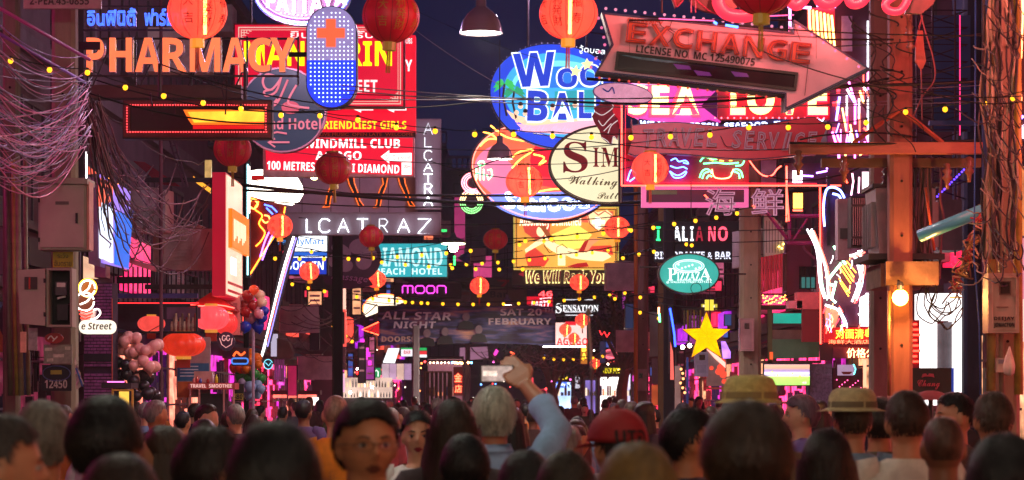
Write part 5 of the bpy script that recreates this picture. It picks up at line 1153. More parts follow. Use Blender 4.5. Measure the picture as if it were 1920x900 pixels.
c = S('orange_numeral', 'tiny orange-red neon numeral beyond the raised arm', 'neon sign', 961, 667, 80); c.tube('tube', [[(957, 660), (964, 663), (958, 668), (964, 671), (960, 677)]], 1.2, E('ff5030', 4), 0)
c = S('red_lit_box', 'small red and pink lit box sign beyond the raised arm', 'sign', 993, 718, 100); c.rect('face', 986, 708, 1000, 728, E('ff3c50', 1.2, .2, 1), 0, .2)
shop('far bright blue-white shop beyond the trees', 1037, 716, 1072, 742, 118, E('b0d0ff', 1.8, .5, .8), 5)
c = S('blue_shop_sign', 'small blue and white lit shop sign over the far bright shop', 'sign', 1050, 720, 116); c.rect('face', 1037, 716, 1063, 727, E('3c6ce8', 1.2), 0, .2); c.text('lettering', 'Buddy', 1040, 718, 1060, 725, E('e8f4ff', 2), .02, .03, .02)
c = S('headlight', 'small bright headlight far down the street', 'lamp', 1001, 737, 98); c.dots('lamp', [(1001, 737)], 3.5, E('fff4f0', 25), 0)
c = S('round_road_sign', 'tiny round red-rimmed road sign far down the street', 'sign', 1018, 737, 96); c.plate('disc', ell(1018, 737, 7, 7, 20), M('6a4450', .5), 0, .05); c.tube('rim', [ell(1018, 737, 7, 7, 20)], 1, E('e04058', .8), .02, True)
c = S('yellow_far_sign', 'tiny yellow lit sign among the far trees', 'sign', 1052, 709, 120)
for k in range(5): c.rect('lamp', 1040+k*5, 706+(k % 2)*3, 1044+k*5, 711+(k % 2)*3, E('ffd830', 1.6), 0, .1)
c = S('white_far_sign', 'tiny upright white sign beside the far trees', 'sign', 1083, 715, 110); c.rect('face', 1079, 706, 1087, 728, E('d8d8e8', .8), 0, .1)
c = S('yellow_neon_pillar', 'yellow and orange lit upright sign behind the stick', 'neon sign', 1095, 664, 90)
c.rect('board', 1089, 646, 1101, 682, E('c87828', .8), 0, .15); c.text('neon', 'B', 1091, 649, 1099, 659, E('ffe040', 2.5), .02, .02, .02); c.text('neon', 'A', 1091, 662, 1099, 672, E('ffe040', 2.5), .02, .02, .02)
shop('far white-lit shop full of goods under the billiards sign', 1124, 706, 1166, 742, 96, E('fff0ec', 2.2, .5, .8), 9)
c = S('billiards_sign', 'dark sign with yellow LUCK POOL lettering above the white-lit shop', 'sign', 1145, 695, 94)
c.rect('board', 1128, 686, 1172, 704, M('141418', .6), 0, .2); c.text('lettering', 'LUCK POOL', 1131, 690, 1167, 700, E('e8d820', 1.4), .02, .03, .02)
shop('far bluish shop left of the white-lit one', 1096, 712, 1118, 742, 100, E('8870c8', .9, .5, .8), 5)
shop('far narrow lit shop right of the white-lit one', 1170, 700, 1184, 742, 94, E('e8e0ff', 1.2, .5, 1), 3)
c = S('orange_red_far_sign', 'small red and white oval neon above the billiards sign', 'neon sign', 1144, 661, 97); c.plate('face', ell(1144, 664, 14, 9, 20), E('c8586c', .7), 0, .1); c.tube('tube', [ell(1144, 664, 13, 8, 20), [(1136, 668), (1152, 671)]], 1., E('ff6070', 2.5), .02)
# THAI lady, sensation
c = S('red_lady_sign', 'small red lit sign with white slanted lettering above the banner end', 'sign', 1012, 565, 76)
c.rect('face', 988, 556, 1036, 577, E('e0142c', .95, .1, 1), 0, .15); c.text('lettering', 'PARTY', 996, 565, 1032, 575, E('ffe8f0', 1.6), .02, .01, .02, 0, .15); c.text('neon', '46', 1010, 546, 1036, 556, E('ff3c40', 3), .03, .03, .02); c.tube('glass_outline', [[(1012, 560), (1024, 566), (1034, 558), (1012, 560)]], .6, E('ffe8f0', 1.6), .03)
c = S('white_letter_sign', 'dark board with white serif lettering SENSATION beside the banner', 'sign', 1077, 575, 82)
c.rect('board', 1038, 558, 1118, 592, M('101014', .6), 0, .2); c.text('lettering', '𝐒', 1042, 569, 1053, 587, E('f0f0f4', 1.5), .02, .03); c.text('lettering', '𝐄𝐍𝐒𝐀𝐓𝐈𝐎𝐍', 1055, 572, 1122, 584, E('f0f0f4', 1.5), .02, .03); c.tube('underline', [[(1058, 585), (1110, 585)], [(1060, 562), (1112, 562)], [(1060, 591), (1112, 591)]], .7, E('e8e8f0', 1.2), .02)
c = S('agogo_sign', 'white lit board with red AGOGO lettering above a white tube', 'sign', 1072, 628, 83)
c.rect('face', 1042, 605, 1100, 646, E('ffc8c0', 1.3, .2, .6), 0, .2); c.rect('red_band', 1060, 603, 1080, 610, E('e02030', 1.1), .02, .05); c.text('lettering', 'AGOGO', 1044, 634, 1102, 647, E('f01c28', 1.1), .03, .05, .02); c.tube('white_tube', [[(1018, 650), (1098, 650)]], 1.2, E('fff0f4', 6), .05)
c = S('red_spark_sign', 'thin red neon squiggle in the dark tree beside the stick', 'neon sign', 1133, 624, 84); c.tube('tube', [[(1124, 620), (1128, 628), (1133, 622), (1138, 632), (1143, 624)]], .8, E('ff2c30', 3), 0)
c = S('selfie_stick', 'long pale stick held up above the crowd', 'stick', 1108, 690, 9.6)
b = B(); b.tube([c.l((1103, 590)), c.l((1109, 690)), c.l((1114, 790), -.3)], .0055, 8); b.make('shaft', M('a8a0a4', .35, .3, .1, 4, 0), c.o)
b = B(); b.lathe([(.008, 0), (.012, .01), (.008, .03)], 10, c.l((1103, 592))); b.make('tip', M('807468', .5), c.o)
# blue bird lamp and "8"
c = S('figure_eight_sign', 'double ring of pink and green dots shaped like an eight', 'neon sign', 884, 362, 40)
P8 = []
for cx, cy, rx, ry, a0, a1 in ((888, 343, 22, 19, 50, 330), (884, 378, 21, 22, 0, 360)):
    for rr in (1, .82, .64):
        n = int(44*rr)
        for i in range(n):
            a = math.radians(a0+(a1-a0)*i/n); P8.append((cx+rx*rr*math.cos(a), cy+ry*rr*math.sin(a)))
c.plate('backing', ell(888, 343, 24, 21, 24), M('5c2038', .6), 0, .06); c.plate('backing', ell(884, 378, 23, 24, 24), M('54303c', .6), .004, .06)
c.plate('hub', ell(884, 378, 12, 12, 20), M('200c18', .6), .012, .01); c.plate('hub', ell(890, 343, 11, 9, 20), M('200c18', .6), .012, .01)
c.dots('pink_dots', [p for p in P8 if p[1] < 362], 1.3, E('ff8090', 3), .02); c.dots('yellow_dots', [p for p in P8 if 362 <= p[1] < 380], 1.3, E('ffd890', 3), .02); c.dots('green_dots', [p for p in P8 if p[1] >= 380], 1.3, E('90ff90', 2.4), .02)
c = S('blue_lamp_shade', 'small dark blue tilted lamp shade under the white street lamp', 'lamp', 873, 484, 48); b = B(); b.lathe([(.14, -.08), (.12, 0), (.05, .1), (.02, .14)], 14); o = b.make('shade', M('1c2c6c', .3), c.o, True); o.rotation_euler = (0, .5, 0)
# ================================================================ centre and right signs
# wood ball oval
c = S('oval_bar_sign', 'big blue oval sign lettered WOOD BALL with palms and two stars', 'sign', 1043, 180, 35)
rot_ = 10
c.plate('case', ell(1043, 180, 126, 98, 60, rot_), M('202430', .4, .3), -.02, .18); c.plate('rim_face', ell(1043, 180, 124, 96, 60, rot_), E('1846e0', .95, .1, 1), .0, .02)
c.plate('inner_face', ell(1050, 178, 106, 78, 56, rot_), E('38b0e8', 1., .1, 1), .015, .014)
c.plate('sky_arc', ell(1050, 160, 90, 46, 30, 0, 180, 360), E('78e0f0', 1.1), .022, .006); c.plate('sea_band', ell(1050, 165, 84, 40, 30, 0, 180, 360), E('1c78e0', 1.), .03, .006)
c.plate('beach', [(948, 205), (965, 215), (990, 222), (1060, 226), (1130, 214), (1140, 230), (1100, 243), (1040, 250), (985, 236), (960, 222)], E('f8c8a0', 1.2), .022, .006)
c.plate('pink_strip', [(968, 232), (1000, 236), (1100, 226), (1140, 220), (1140, 238), (1060, 252), (985, 248)], E('f8b0c8', 1.15), .03, .006)
c.plate('lagoon', [(1040, 172), (1120, 168), (1130, 205), (1040, 208)], E('18a0b0', 1), .03, .006)
def fat(name, s, x0, y0, x1, y1, r=0, bend=None):
    q = c.text(name, s, x0, y0, x1, y1, E('f0fbff', 1.3), .045, .012, .075, rot=r, bend=bend)
    c.text('blue_core', s, x0+3, y0+3, x1-3, y1-3, E('1440d0', .95), .06, .012, .045, rot=r, bend=bend, parent=q)
fat('letter', 'W', 960, 97, 1044, 166, -3); fat('letter', 'O', 1042, 126, 1085, 168); fat('letter', 'O', 1084, 120, 1128, 165); fat('letter', 'D', 1126, 118, 1164, 160, -6)
fat('letter', 'B', 986, 168, 1030, 231, 2); fat('letter', 'A', 1032, 172, 1076, 228); fat('letter', 'L', 1082, 170, 1112, 226); fat('letter', 'L', 1114, 172, 1144, 224)
c.text('lettering', 'วู้ดบอล', 1086, 88, 1134, 104, E('f0f8ff', 1.6), .05, .01, .02, rot=7)
c.text('script_lettering', '𝓐𝓭𝓾𝓵𝓽𝓼 𝓞𝓷𝓵𝔂', 970, 236, 1070, 252, E('ffb0d0', 1.2), .05, .01, .02)
def star(cx, cy, r, k=.5, a0=0):
    return [(cx+(r if i % 2 == 0 else r*k)*math.sin(math.radians(a0+36*i)), cy-(r if i % 2 == 0 else r*k)*math.cos(math.radians(a0+36*i))) for i in range(10)]
c.plate('star', star(1079, 135, 12, .5, 8), E('fff0a0', 1.3), .075, .012); c.plate('star', star(1101, 122, 12, .5, -5), E('fff0a0', 1.3), .075, .012)
def palm(x, y, h, n0):
    c.tube('palm_trunk', [[(x, y), (x-3, y+h*.4), (x+4, y+h)]], 2.2, M('3c3c48', .5), .05)
    b = B()
    for k in range(9):
        a = math.radians(-200+k*27); L_ = 22; p = [(x, y)]
        for t in (.4, .75, 1.): p.append((x+math.cos(a)*L_*t, y+math.sin(a)*L_*t*.8+10*t*t))
        w_ = [0, 4, 3, 0]; up = [c.l((q[0], q[1]-w__), .055+k*.002) for q, w__ in zip(p, w_)]; dn = [c.l((q[0], q[1]+w__), .055+k*.002) for q, w__ in zip(p, w_)]
        b.poly(up+dn[::-1][1:-1])
    b.make('palm_leaves', E(n0, 1.), c.o)
palm(946, 158, 60, '30c060'); palm(964, 172, 52, '20a070')
c.dots('cartoon_heads', [(976, 200), (968, 212), (985, 214), (1036, 204), (1078, 198), (1122, 204), (970, 226), (984, 230)], 5, E('ffc8a8', 1.1), .05); c.dots('cartoon_hair', [(976, 196), (1036, 199), (1078, 193), (985, 209)], 4.6, M('2c1c1c', .6), .065)
c.dots('rim_lamps', [(1043+127*math.cos(t)*math.cos(.17)-99*math.sin(t)*math.sin(.17), 180+127*math.cos(t)*math.sin(.17)+99*math.sin(t)*math.cos(.17)) for t in [math.radians(i*5) for i in range(72)]], 1.2, M('c8d0e0', .2, .5, 0), -.02)
c.hang((990, 1100), -40, 96)
# seafood oval
c = S('seafood_oval_sign', 'large pink and orange oval sign with blue neon Seafood lettering at its foot', 'neon sign', 1015, 322, 38)
c.plate('case', ell(1015, 322, 136, 94, 56, 10), M('302028', .5), -.02, .2)
c.plate('face', ell(1015, 322, 132, 90, 56, 10), E('ff6848', 1.0, .12, .8), .0, .02)
c.plate('pink_lower', ell(1000, 330, 112, 62, 30, 12, 60, 220), E('f078a0', 1.05), .01, .009)
c.plate('blue_lower', ell(1030, 352, 118, 60, 40, -2, 8, 172), E('7088ff', 1.25, .15, 1), .02, .009); c.plate('red_upper', ell(1060, 300, 66, 50, 30, 0), E('e81830', 1.0), .012, .006)
c.plate('red_core', [(1008, 330), (1090, 340), (1120, 352), (1040, 352), (990, 345)], E('ff3040', 1.1), .02, .006)
c.tube('orange_tube', [[(900, 275), (915, 262), (935, 262)], [(906, 248), (925, 255), (940, 275)], [(920, 236), (950, 258), (1000, 268), (1040, 280)], [(955, 300), (975, 285), (1000, 282), (975, 300), (960, 316)], [(1000, 290), (1020, 296), (1010, 310), (1024, 302)], [(1000, 362), (1040, 355), (1085, 357), (1110, 350)], [(1040, 345), (1060, 338), (1070, 345), (1055, 352)]], 1.4, E('ff9a38', 5), .06)
c.tube('green_neon', [[(893, 315), (893, 338)], [(900, 312), (900, 338)], [(893, 326), (900, 326)], [(907, 318), (907, 338)], [(914, 320), (921, 318), (923, 330), (916, 338), (913, 328)], ell(903, 307, 6, 4, 12)], 1.2, E('60ff90', 5), .06)
c.text('neon', 'Seafood', 945, 366, 1105, 398, E('c8e0ff', 4), .06, outline=.02, bend=lambda x: -((x-1025)/80)**2*8); c.text('lettering', 'SEAFOOD', 955, 372, 1095, 392, E('c8d8ff', 1.8), .035, .01, .02, bend=lambda x: -((x-1025)/80)**2*8)
c.tube('outline', [ell(1015, 322, 130, 88, 56, 10)], 1.0, E('ff9080', 2.5), .03, True)
# cream sign with lion
c = S('cream_oval_sign', 'cream half-oval sign with red SIMON serif letters cut straight at its right side', 'sign', 1095, 307, 32.4)
half = [(1161, 380)]+[p for p in ell(1140, 308, 109, 73, 50, 0, 78, 288) if p[0] <= 1161]+[(1161, 236)]
c.plate('case', [(x+(2 if x > 1160 else -3), y+(2 if y > 308 else -2)) for x, y in half], M('2c241c', .4), -.02, .16); c.plate('face', half, E('f0e8bc', .92, .1, 1.5), 0, .02)
RD = M('a81828', .5)
c.text('lettering', '𝐒', 1056, 266, 1102, 324, RD, .02, .02, .01); c.text('lettering', '𝐈', 1112, 277, 1123, 313, RD, .02, .02, .01); c.text('lettering', '𝐌', 1127, 277, 1160, 313, RD, .02, .02, .01)
c.text('script_lettering', '𝓦𝓪𝓵𝓴𝓲𝓷𝓰', 1066, 331, 1158, 354, M('6a5c1c', .6), .015, .012, .004, rot=2); c.text('script_lettering', '𝓟𝓪𝓽𝓽', 1120, 361, 1160, 373, M('6a5c1c', .6), .015, .012, .004)
c.rim('rim', half, 2, M('3c1c20', .4), .015, .03)
c = S('lion_emblem', 'dark red lion head emblem outlined in white above the cream oval sign', 'emblem', 1137, 232, 32.1)
c.plate('head', [(1143, 192), (1152, 198), (1148, 208), (1152, 216), (1158, 222), (1161, 236), (1158, 262), (1150, 256), (1146, 273), (1138, 266), (1128, 258), (1124, 244), (1116, 232), (1110, 218), (1116, 208), (1113, 202), (1124, 196), (1132, 196)], M('8c1828', .5), 0, .05)
c.tube('white_outline', [[(1143, 192), (1150, 200), (1140, 210), (1128, 216), (1116, 210)], [(1152, 214), (1140, 226), (1130, 236), (1122, 226)], [(1158, 226), (1146, 236), (1140, 250)], [(1132, 246), (1140, 238), (1146, 232)], [(1128, 258), (1138, 264), (1146, 272), (1150, 256), (1156, 262)]], .9, E('e8d8d8', .7), .012)  # reflective outline; its brightness is put in as a glow
c.rect('red_back', 1124, 190, 1164, 240, E('d01828', .7), -.06, .03)
c = S('small_board_sign', 'small pale oval board with blue script between the exchange arrow and the lion', 'sign', 1150, 168, 28); c.plate('board', ell(1168, 176, 56, 20, 30, 6), M('f0d0dc', .5), 0, .05); c.rim('rim', ell(1168, 176, 57, 21, 30, 6), 2, M('2c3c80', .4), .01, .06); c.tube('blue_script', [[(1130, 166), (1140, 172), (1148, 164), (1152, 176)]], 1.2, M('28489c', .5), .01)
# EXCHANGE arrow
c = S('exchange_arrow_sign', 'big white arrow board with orange EXCHANGE letters and licence number, unlit', 'sign', 1370, 110, 18.6)
arrow = [(1130, 24), (1487, 62), (1487, 38), (1630, 128), (1472, 205), (1472, 176), (1118, 135), (1148, 84)]
WHT = M('e0c0d0', .5, 0, .12, 2.2, .05)
c.plate('case', [(x+(3 if x > 1370 else -2), y+(2 if y > 110 else -2)) for x, y in arrow], M('28305c', .4), -.012, .2); c.plate('face', arrow, WHT, 0, .012)
c.rim('blue_edge', arrow, 2.5, M('28306c', .4), .012, .012)
for x in (1180, 1290, 1400, 1530): c.rect('panel_seam', x, 60, x+.8, 110, M('7c5c68', .6), .002, .002)
th = 6.2
for i, ch in enumerate('EXCHANGE'):
    x0 = 1174+i*43.8; y0 = 44+i*5.4; q = c.text('letter', ch, x0, y0, x0+38, y0+38, M('d8562c', .4, 0, .1, 4, 0), .05, .038, .02, rot=th)
    c.text('letter_tube', ch, x0+1, y0+1, x0+37, y0+37, M('8a7480', .25, .2, 0), .09, outline=.012, rot=th, parent=q)
c.text('lettering', 'CURRENCY', 1176, 37, 1243, 45, M('c86048', .5), .008, .007, .01, rot=th); c.text('lettering', 'LICENSE NO  MC 125490075', 1192, 97, 1416, 111, M('2a2228', .5), .008, .007, .012, rot=th+.4)
sc_ = [(1156, 97), (1496, 137), (1492, 171), (1152, 132)]
c.plate('screen', sc_, M('2c1218', .12, 0, .5, 2, 0, .9), .012, .01); c.rim('screen_frame', sc_, 5, M('1a1214', .4), .035, .034)
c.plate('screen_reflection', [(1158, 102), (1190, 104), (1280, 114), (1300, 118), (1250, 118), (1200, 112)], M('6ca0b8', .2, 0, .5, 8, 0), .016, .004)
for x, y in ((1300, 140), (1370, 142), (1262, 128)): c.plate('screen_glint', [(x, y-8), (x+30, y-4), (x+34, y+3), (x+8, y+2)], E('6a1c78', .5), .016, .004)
pts = [(1136+i*18.3, 16+i*1.95) for i in range(20)]
c.dots('edge_bulbs', pts, 3., E('e890b0', 1.), 0); c.dots('edge_bulbs', [(1122, 34), (1128, 52), (1132, 70), (1134, 84), (1124, 97), (1117, 110), (1108, 126)], 3., E('e870a0', .9), 0)
c.dots('edge_bulbs', [(1124+i*18.4, 146+i*2.1) for i in range(19)], 2.6, E('d84840', .9), 0); c.dots('edge_bulbs', [(1500+i*22, 50+i*15) for i in range(6)], 2.6, E('ff70a0', 1.4), 0)
c.tube('dangling_wire', [[(1228, 24), (1240, 50), (1262, 66), (1250, 84)], [(1264, 30), (1256, 55), (1275, 64)], [(1486, 40), (1500, 78)], [(1514, 122), (1508, 180)], [(1330, 92), (1345, 102), (1372, 98)]], .6, CABLE(), .03)
c.tube('support_arm', [[(1630, 128), (1680, 128)], [(1480, 70), (1680, 70)], [(1243, 20), (1243, -60)]], 2, STEEL(), -.12)
# SEA / LOVE pink neon
c = S('fish_neon_sign', 'magenta fish-shaped neon sign with yellow-white letters SEA', 'neon sign', 1260, 180, 31.2)
c.plate('body', [(1166, 172), (1180, 152), (1215, 145), (1280, 148), (1320, 165), (1336, 172), (1352, 160), (1314, 198), (1352, 228), (1330, 222), (1280, 238), (1220, 236), (1180, 212)], E('e838b8', .9, .2, 2), 0, .15)
YW = E('ffe890', 2.9)
c.text('letter', 'S', 1178, 160, 1214, 216, YW, .05, .04, .06); c.text('letter', 'E', 1222, 162, 1254, 216, YW, .05, .04, .06); c.text('letter', 'A', 1260, 164, 1310, 216, YW, .05, .04, .05)
c.text('red_outline', 'SEA', 1175, 156, 1314, 222, E('ff2038', 4), .04, outline=.05)
c.text('pink_teeth', 'IIIIIII', 1182, 148, 1300, 160, E('ff9ad0', 1.8), .05, .02, .06)
c = S('blue_lettered_strip', 'wavy strip of blue-white neon letters over the red travel banner', 'neon sign', 1340, 232, 30.6)
c.plate('backing', [(1198, 222), (1300, 240), (1380, 230), (1450, 222), (1560, 232), (1560, 242), (1450, 232), (1380, 242), (1300, 250), (1198, 236)], M('20184c', .5), 0, .05)
c.text('lettering', 'WE MAKE  FRESH  SEAFOOD  EVERY DAY', 1200, 226, 1545, 237, E('b8c8ff', 3.5), .02, .02, .03, bend=lambda x: 5*math.sin((x-1190)/95))
c = S('love_neon_sign', 'tall yellow-white neon letters LOVE outlined in red on a dark red board', 'neon sign', 1455, 182, 31.2)
c.rect('board', 1346, 150, 1556, 224, M('b01848', .5), 0, .12)
for ch, x0, x1 in (('L', 1369, 1396), ('O', 1400, 1451), ('V', 1458, 1500), ('E', 1514, 1550)):
    q = c.text('letter', ch, x0, 152, x1, 216, E('ffe488', 2.9), .07, .04, .05); c.text('red_outline', ch, x0-2, 150, x1+2, 218, E('ff1c34', 4), .05, outline=.06, parent=q)
c.dots('red_studs', [(1340+i*12, 222) for i in range(18)], 1.8, E('ff5060', 4), .05)
c = S('purple_wedge', 'dark purple panel seen between the fish tail and the tall letters', 'panel', 1330, 195, 31.9); c.rect('panel', 1300, 150, 1350, 234, M('5c2480', .6), 0, .05); c.tube('red_edge', [[(1357, 198), (1348, 214), (1360, 214), (1357, 198)]], 1.5, E('ff6050', 3), .03)
# big red neon frame with crab
c = S('neon_frame_sign', 'red neon tube frame around blue fish, green crab and red shrimp outlines', 'neon sign', 1365, 320, 31)
c.rect('backing', 1170, 290, 1404, 347, M('a81c50', .5, 0, .2, 1, 0), .0, .08); c.rect('backing_low', 1170, 240, 1345, 290, M('6c1430', .5), -.02, .08)
RT = E('ff3428', 7)
c.tube('red_tube', [[(1165, 148), (1165, 349)], [(1165, 349), (1575, 349)], [(1536, 352), (1537, 648)], [(1537, 648), (1640, 648)]], 1.7, RT, .08)
c.tube('red_tube_inner', [[(1172, 150), (1172, 343)], [(1172, 343), (1530, 345)]], .6, E('ff2038', 2), .08)
c.tube('blue_fish', [[(1176, 340), (1183, 320), (1192, 330), (1180, 341)], [(1255, 322), (1270, 330), (1286, 322), (1280, 332), (1264, 334), (1255, 322)], [(1257, 302), (1266, 298), (1272, 304), (1284, 302), (1290, 308), (1280, 306)], [(1256, 312), (1268, 316), (1280, 314), (1288, 318)]], 1.2, E('5080ff', 5), .07)
c.tube('green_crab', [[(1312, 304), (1320, 296), (1340, 300), (1352, 294), (1370, 300), (1386, 292), (1394, 300), (1390, 310), (1378, 312)], [(1318, 308), (1342, 306), (1362, 308), (1384, 306)], [(1311, 334), (1316, 322), (1326, 318), (1334, 326)], [(1316, 336), (1320, 326), (1328, 323)], [(1392, 334), (1388, 322), (1378, 318), (1370, 326)], [(1386, 336), (1384, 326), (1376, 323)], [(1324, 336), (1328, 330), (1334, 332)]], 1.3, E('50ff90', 4.5), .07)
c.tube('crab_body', [[(1334, 318), (1340, 334), (1366, 334), (1374, 318)]], 1.2, E('ff9060', 5), .07); c.tube('orange_dots', [[(1330, 300), (1336, 302)], [(1348, 302), (1356, 303)], [(1366, 302), (1372, 302)]], 1.2, E('ffa040', 4), .08)
c.tube('red_shrimp', [[(1404, 302), (1412, 294), (1422, 292), (1418, 300), (1428, 296)], [(1404, 302), (1416, 318), (1430, 330), (1446, 330), (1456, 318), (1464, 312)]], 1.3, E('ff4838', 6), .07)
c.rim('pink_frame', [(1203, 346), (1406, 346), (1406, 388), (1203, 388)], 9, E('f068a8', .75, .1, 1), -.03, .12); c.rect('inner_panel', 1212, 350, 1396, 380, M('3c1838', .5, 0, .4, 1, 0), -.06, .04); c.rect('green_glow_panel', 1220, 352, 1270, 364, M('3c7048', .5), -.055, .01)
c.tube('frame_rod', [[(1165, 148), (1165, 90)], [(1165, 349), (1165, 380)], [(1406, 388), (1406, 340)]], 2, STEEL(), -.03)
# Travel service
c = S('travel_banner_sign', 'wavy red board with unlit outline letters TRAVEL SERVICE', 'sign', 1370, 258, 30)
up = [(1186+i*20, 232+7*math.sin(i*.42+.3)*(-1)+6*math.cos(i*.16)) for i in range(18)]; dn = [(1190+i*20, 292+5*math.sin(i*.42+.3)*(-1)) for i in range(18)][::-1]
shape = [(1184, 224)]+up+[(1552, 236), (1540, 262), (1530, 290)]+dn+[(1178, 286), (1188, 258)]
c.plate('case', [(x, y+(2 if y > 262 else -2)) for x, y in shape], M('20204c', .4), -.012, .15); c.plate('face', shape, M('e0303c', .35, 0, .12, 2, .05), 0, .012)
for i, ch in enumerate('TRAVEL SERVICE'):
    if ch == ' ': continue
    x0 = 1206+i*23.5; y0 = 245+4*math.sin((x0-1180)/60)*-1
    q = c.text('letter', ch, x0, y0, x0+20, y0+34, M('c04450', .4, 0, .1, 4, 0), .03, .03, .0, shear=.15)
    c.text('letter_tube', ch, x0, y0, x0+20, y0+34, M('f0d8dc', .3, .2, 0), .07, outline=.026, shear=.15, parent=q)
c.tube('dangling_wire', [[(1262, 262), (1272, 278), (1290, 280), (1296, 262)], [(1415, 255), (1400, 262), (1420, 268), (1440, 262)], [(1350, 256), (1362, 276), (1380, 272)]], .7, CABLE(), .06)
# Chinese characters in outline neon, white neon words
c = S('chinese_neon_sign', 'unlit outline neon Chinese characters for seafood under the pink frame', 'neon sign', 1396, 380, 30.4)
for ch, x0, x1 in (('海', 1322, 1378), ('鲜', 1408, 1468)): 
    c.text('character', ch, x0, 355, x1, 404, M('5c2038', .4), .01, .01, .0); c.text('tube', ch, x0-1, 354, x1+1, 405, E('d890b0', .55), .05, outline=.022)
c.tube('red_sparks', [[(1320, 366), (1326, 372)], [(1410, 386), (1414, 390)], [(1474, 355), (1478, 415)]], 1.6, E('ff4030', 5), .06); c.tube('frame', [[(1296, 340), (1296, 406)], [(1296, 405), (1475, 406)], [(1296, 352), (1475, 352)]], .9, DARK(), -.03)
c = S('white_neon_word_sign', 'white, green and red neon ITALIANO letters above smaller white words', 'neon sign', 1305, 452, 38)
c.rect('board', 1226, 415, 1388, 492, M('141016', .6), 0, .1)
for ch, x0, x1, col in (('I', 1230, 1238, '30ff90'), ('T', 1252, 1264, '30ff90'), ('A', 1262, 1276, 'f4f8ff'), ('L', 1279, 1290, 'f4f8ff'), ('I', 1294, 1300, 'f4f8ff'), ('A', 1304, 1318, 'c83048'), ('N', 1328, 1341, 'ff5068'), ('O', 1346, 1364, 'ff5068')):
    c.text('letter', ch, x0, 425, x1, 452, E(col, 1.8 if col != 'c83048' else .6), .03, .02, .02)
c.text('lettering', 'RISTORANTE & BAR', 1228, 472, 1370, 486, E('e8ecff', 1.2), .03, .02, .01)
# pizza oval
c = S('pizza_oval_sign', 'glowing teal oval sign lettered PIZZAZA with a pizza drawing', 'sign', 1292, 513, 31.5)
c.plate('case', ell(1292, 513, 58, 39, 44), M('20282c', .4), -.012, .2); c.plate('face', ell(1292, 513, 55, 36, 44), E('18a89c', .9, .15, 3), 0, .012); c.rim('rim', ell(1292, 513, 57, 38, 44), 2, M('102828', .3), .02, .04)
W2 = E('e8fffa', 1.3)
c.plate('pizza', ell(1291, 499, 29, 12, 30), E('68d0c4', 1.), .01, .008); c.tube('pizza_outline', [ell(1291, 499, 29, 12, 30), ell(1291, 499, 25, 9.5, 26)], .7, W2, .02, True)
c.dots('toppings', [(1272+i*6.5, 496+(i*7 % 9)) for i in range(7)], 2., W2, .02)
c.text('lettering', '𝐏', 1252, 503, 1269, 526, W2, .03, .01, .01); c.text('lettering', '𝐈𝐙𝐙𝐀𝐙', 1269, 510, 1312, 526, W2, .03, .01, .01); c.text('lettering', '𝐀', 1311, 503, 1334, 526, W2, .03, .01, .01); c.text('lettering', '@ WALKING STREET PATTAYA', 1249, 527, 1334, 532, W2, .03, .008)
c.tube('support_arm', [[(1240, 500), (1200, 500)], [(1348, 513), (1400, 513)], [(1292, 475), (1292, 440)]], 1.6, STEEL(), -.1); c.tube('wire_loop', [ell(1305, 541, 10, 10, 16)], .7, CABLE(), .03, True)
# star
def star_sign():
    c = S('star_lantern', 'large glowing yellow five-pointed star sign', 'star sign', 1324, 632, 30)
    r = 47; st = star(1324, 632, r, .42); st = [(x, y*1. if y < 700 else y) for x, y in st]
    m = bpy.data.materials.new('star_face'); m.use_nodes = True; N = m.node_tree.nodes; L = m.node_tree.links; N.remove(N['Principled BSDF'])
    t = N.new('ShaderNodeBsdfTranslucent'); t.inputs[0].default_value = lin('ffc810')+(1,); e = N.new('ShaderNodeEmission'); e.inputs[0].default_value = lin('ffb800')+(1,); e.inputs[1].default_value = .6
    a = N.new('ShaderNodeAddShader'); L.new(t.outputs[0], a.inputs[0]); L.new(e.outputs[0], a.inputs[1]); L.new(a.outputs[0], N['Material Output'].inputs[0])
    q = c.q(st); b = B(); n = len(q)
    b.v = [(x, -.05, z) for x, z in q]+[(0, -.16, 0)]
    for i in range(n): b.face((i, n, (i+1) % n))
    b.make('front_face', m, c.o)
    b = B(); b.ring(q, [(x*.97, z*.97) for x, z in q], -.05, .08); b.prism(q, .08, .1); b.make('casing', M('8a6a10', .5), c.o)
    for i in range(5):
        x, z = q[i*2][0]*.5, q[i*2][1]*.5; l = bpy.data.lights.new('lamp_light', 'POINT'); l.energy = .28; l.color = (1, .8, .3); l.shadow_soft_size = .03
        lo = bpy.data.objects.new('lamp_light', l); COL.objects.link(lo); lo.parent = c.o; lo.location = (x, .02, z)
    c.rect('yellow_box', 1322, 562, 1338, 582, E('e8d840', 1), .02, .06); c.tube('chain', [[(1330, 586), (1330, 520)]], .7, DARK(), .03)
star_sign()
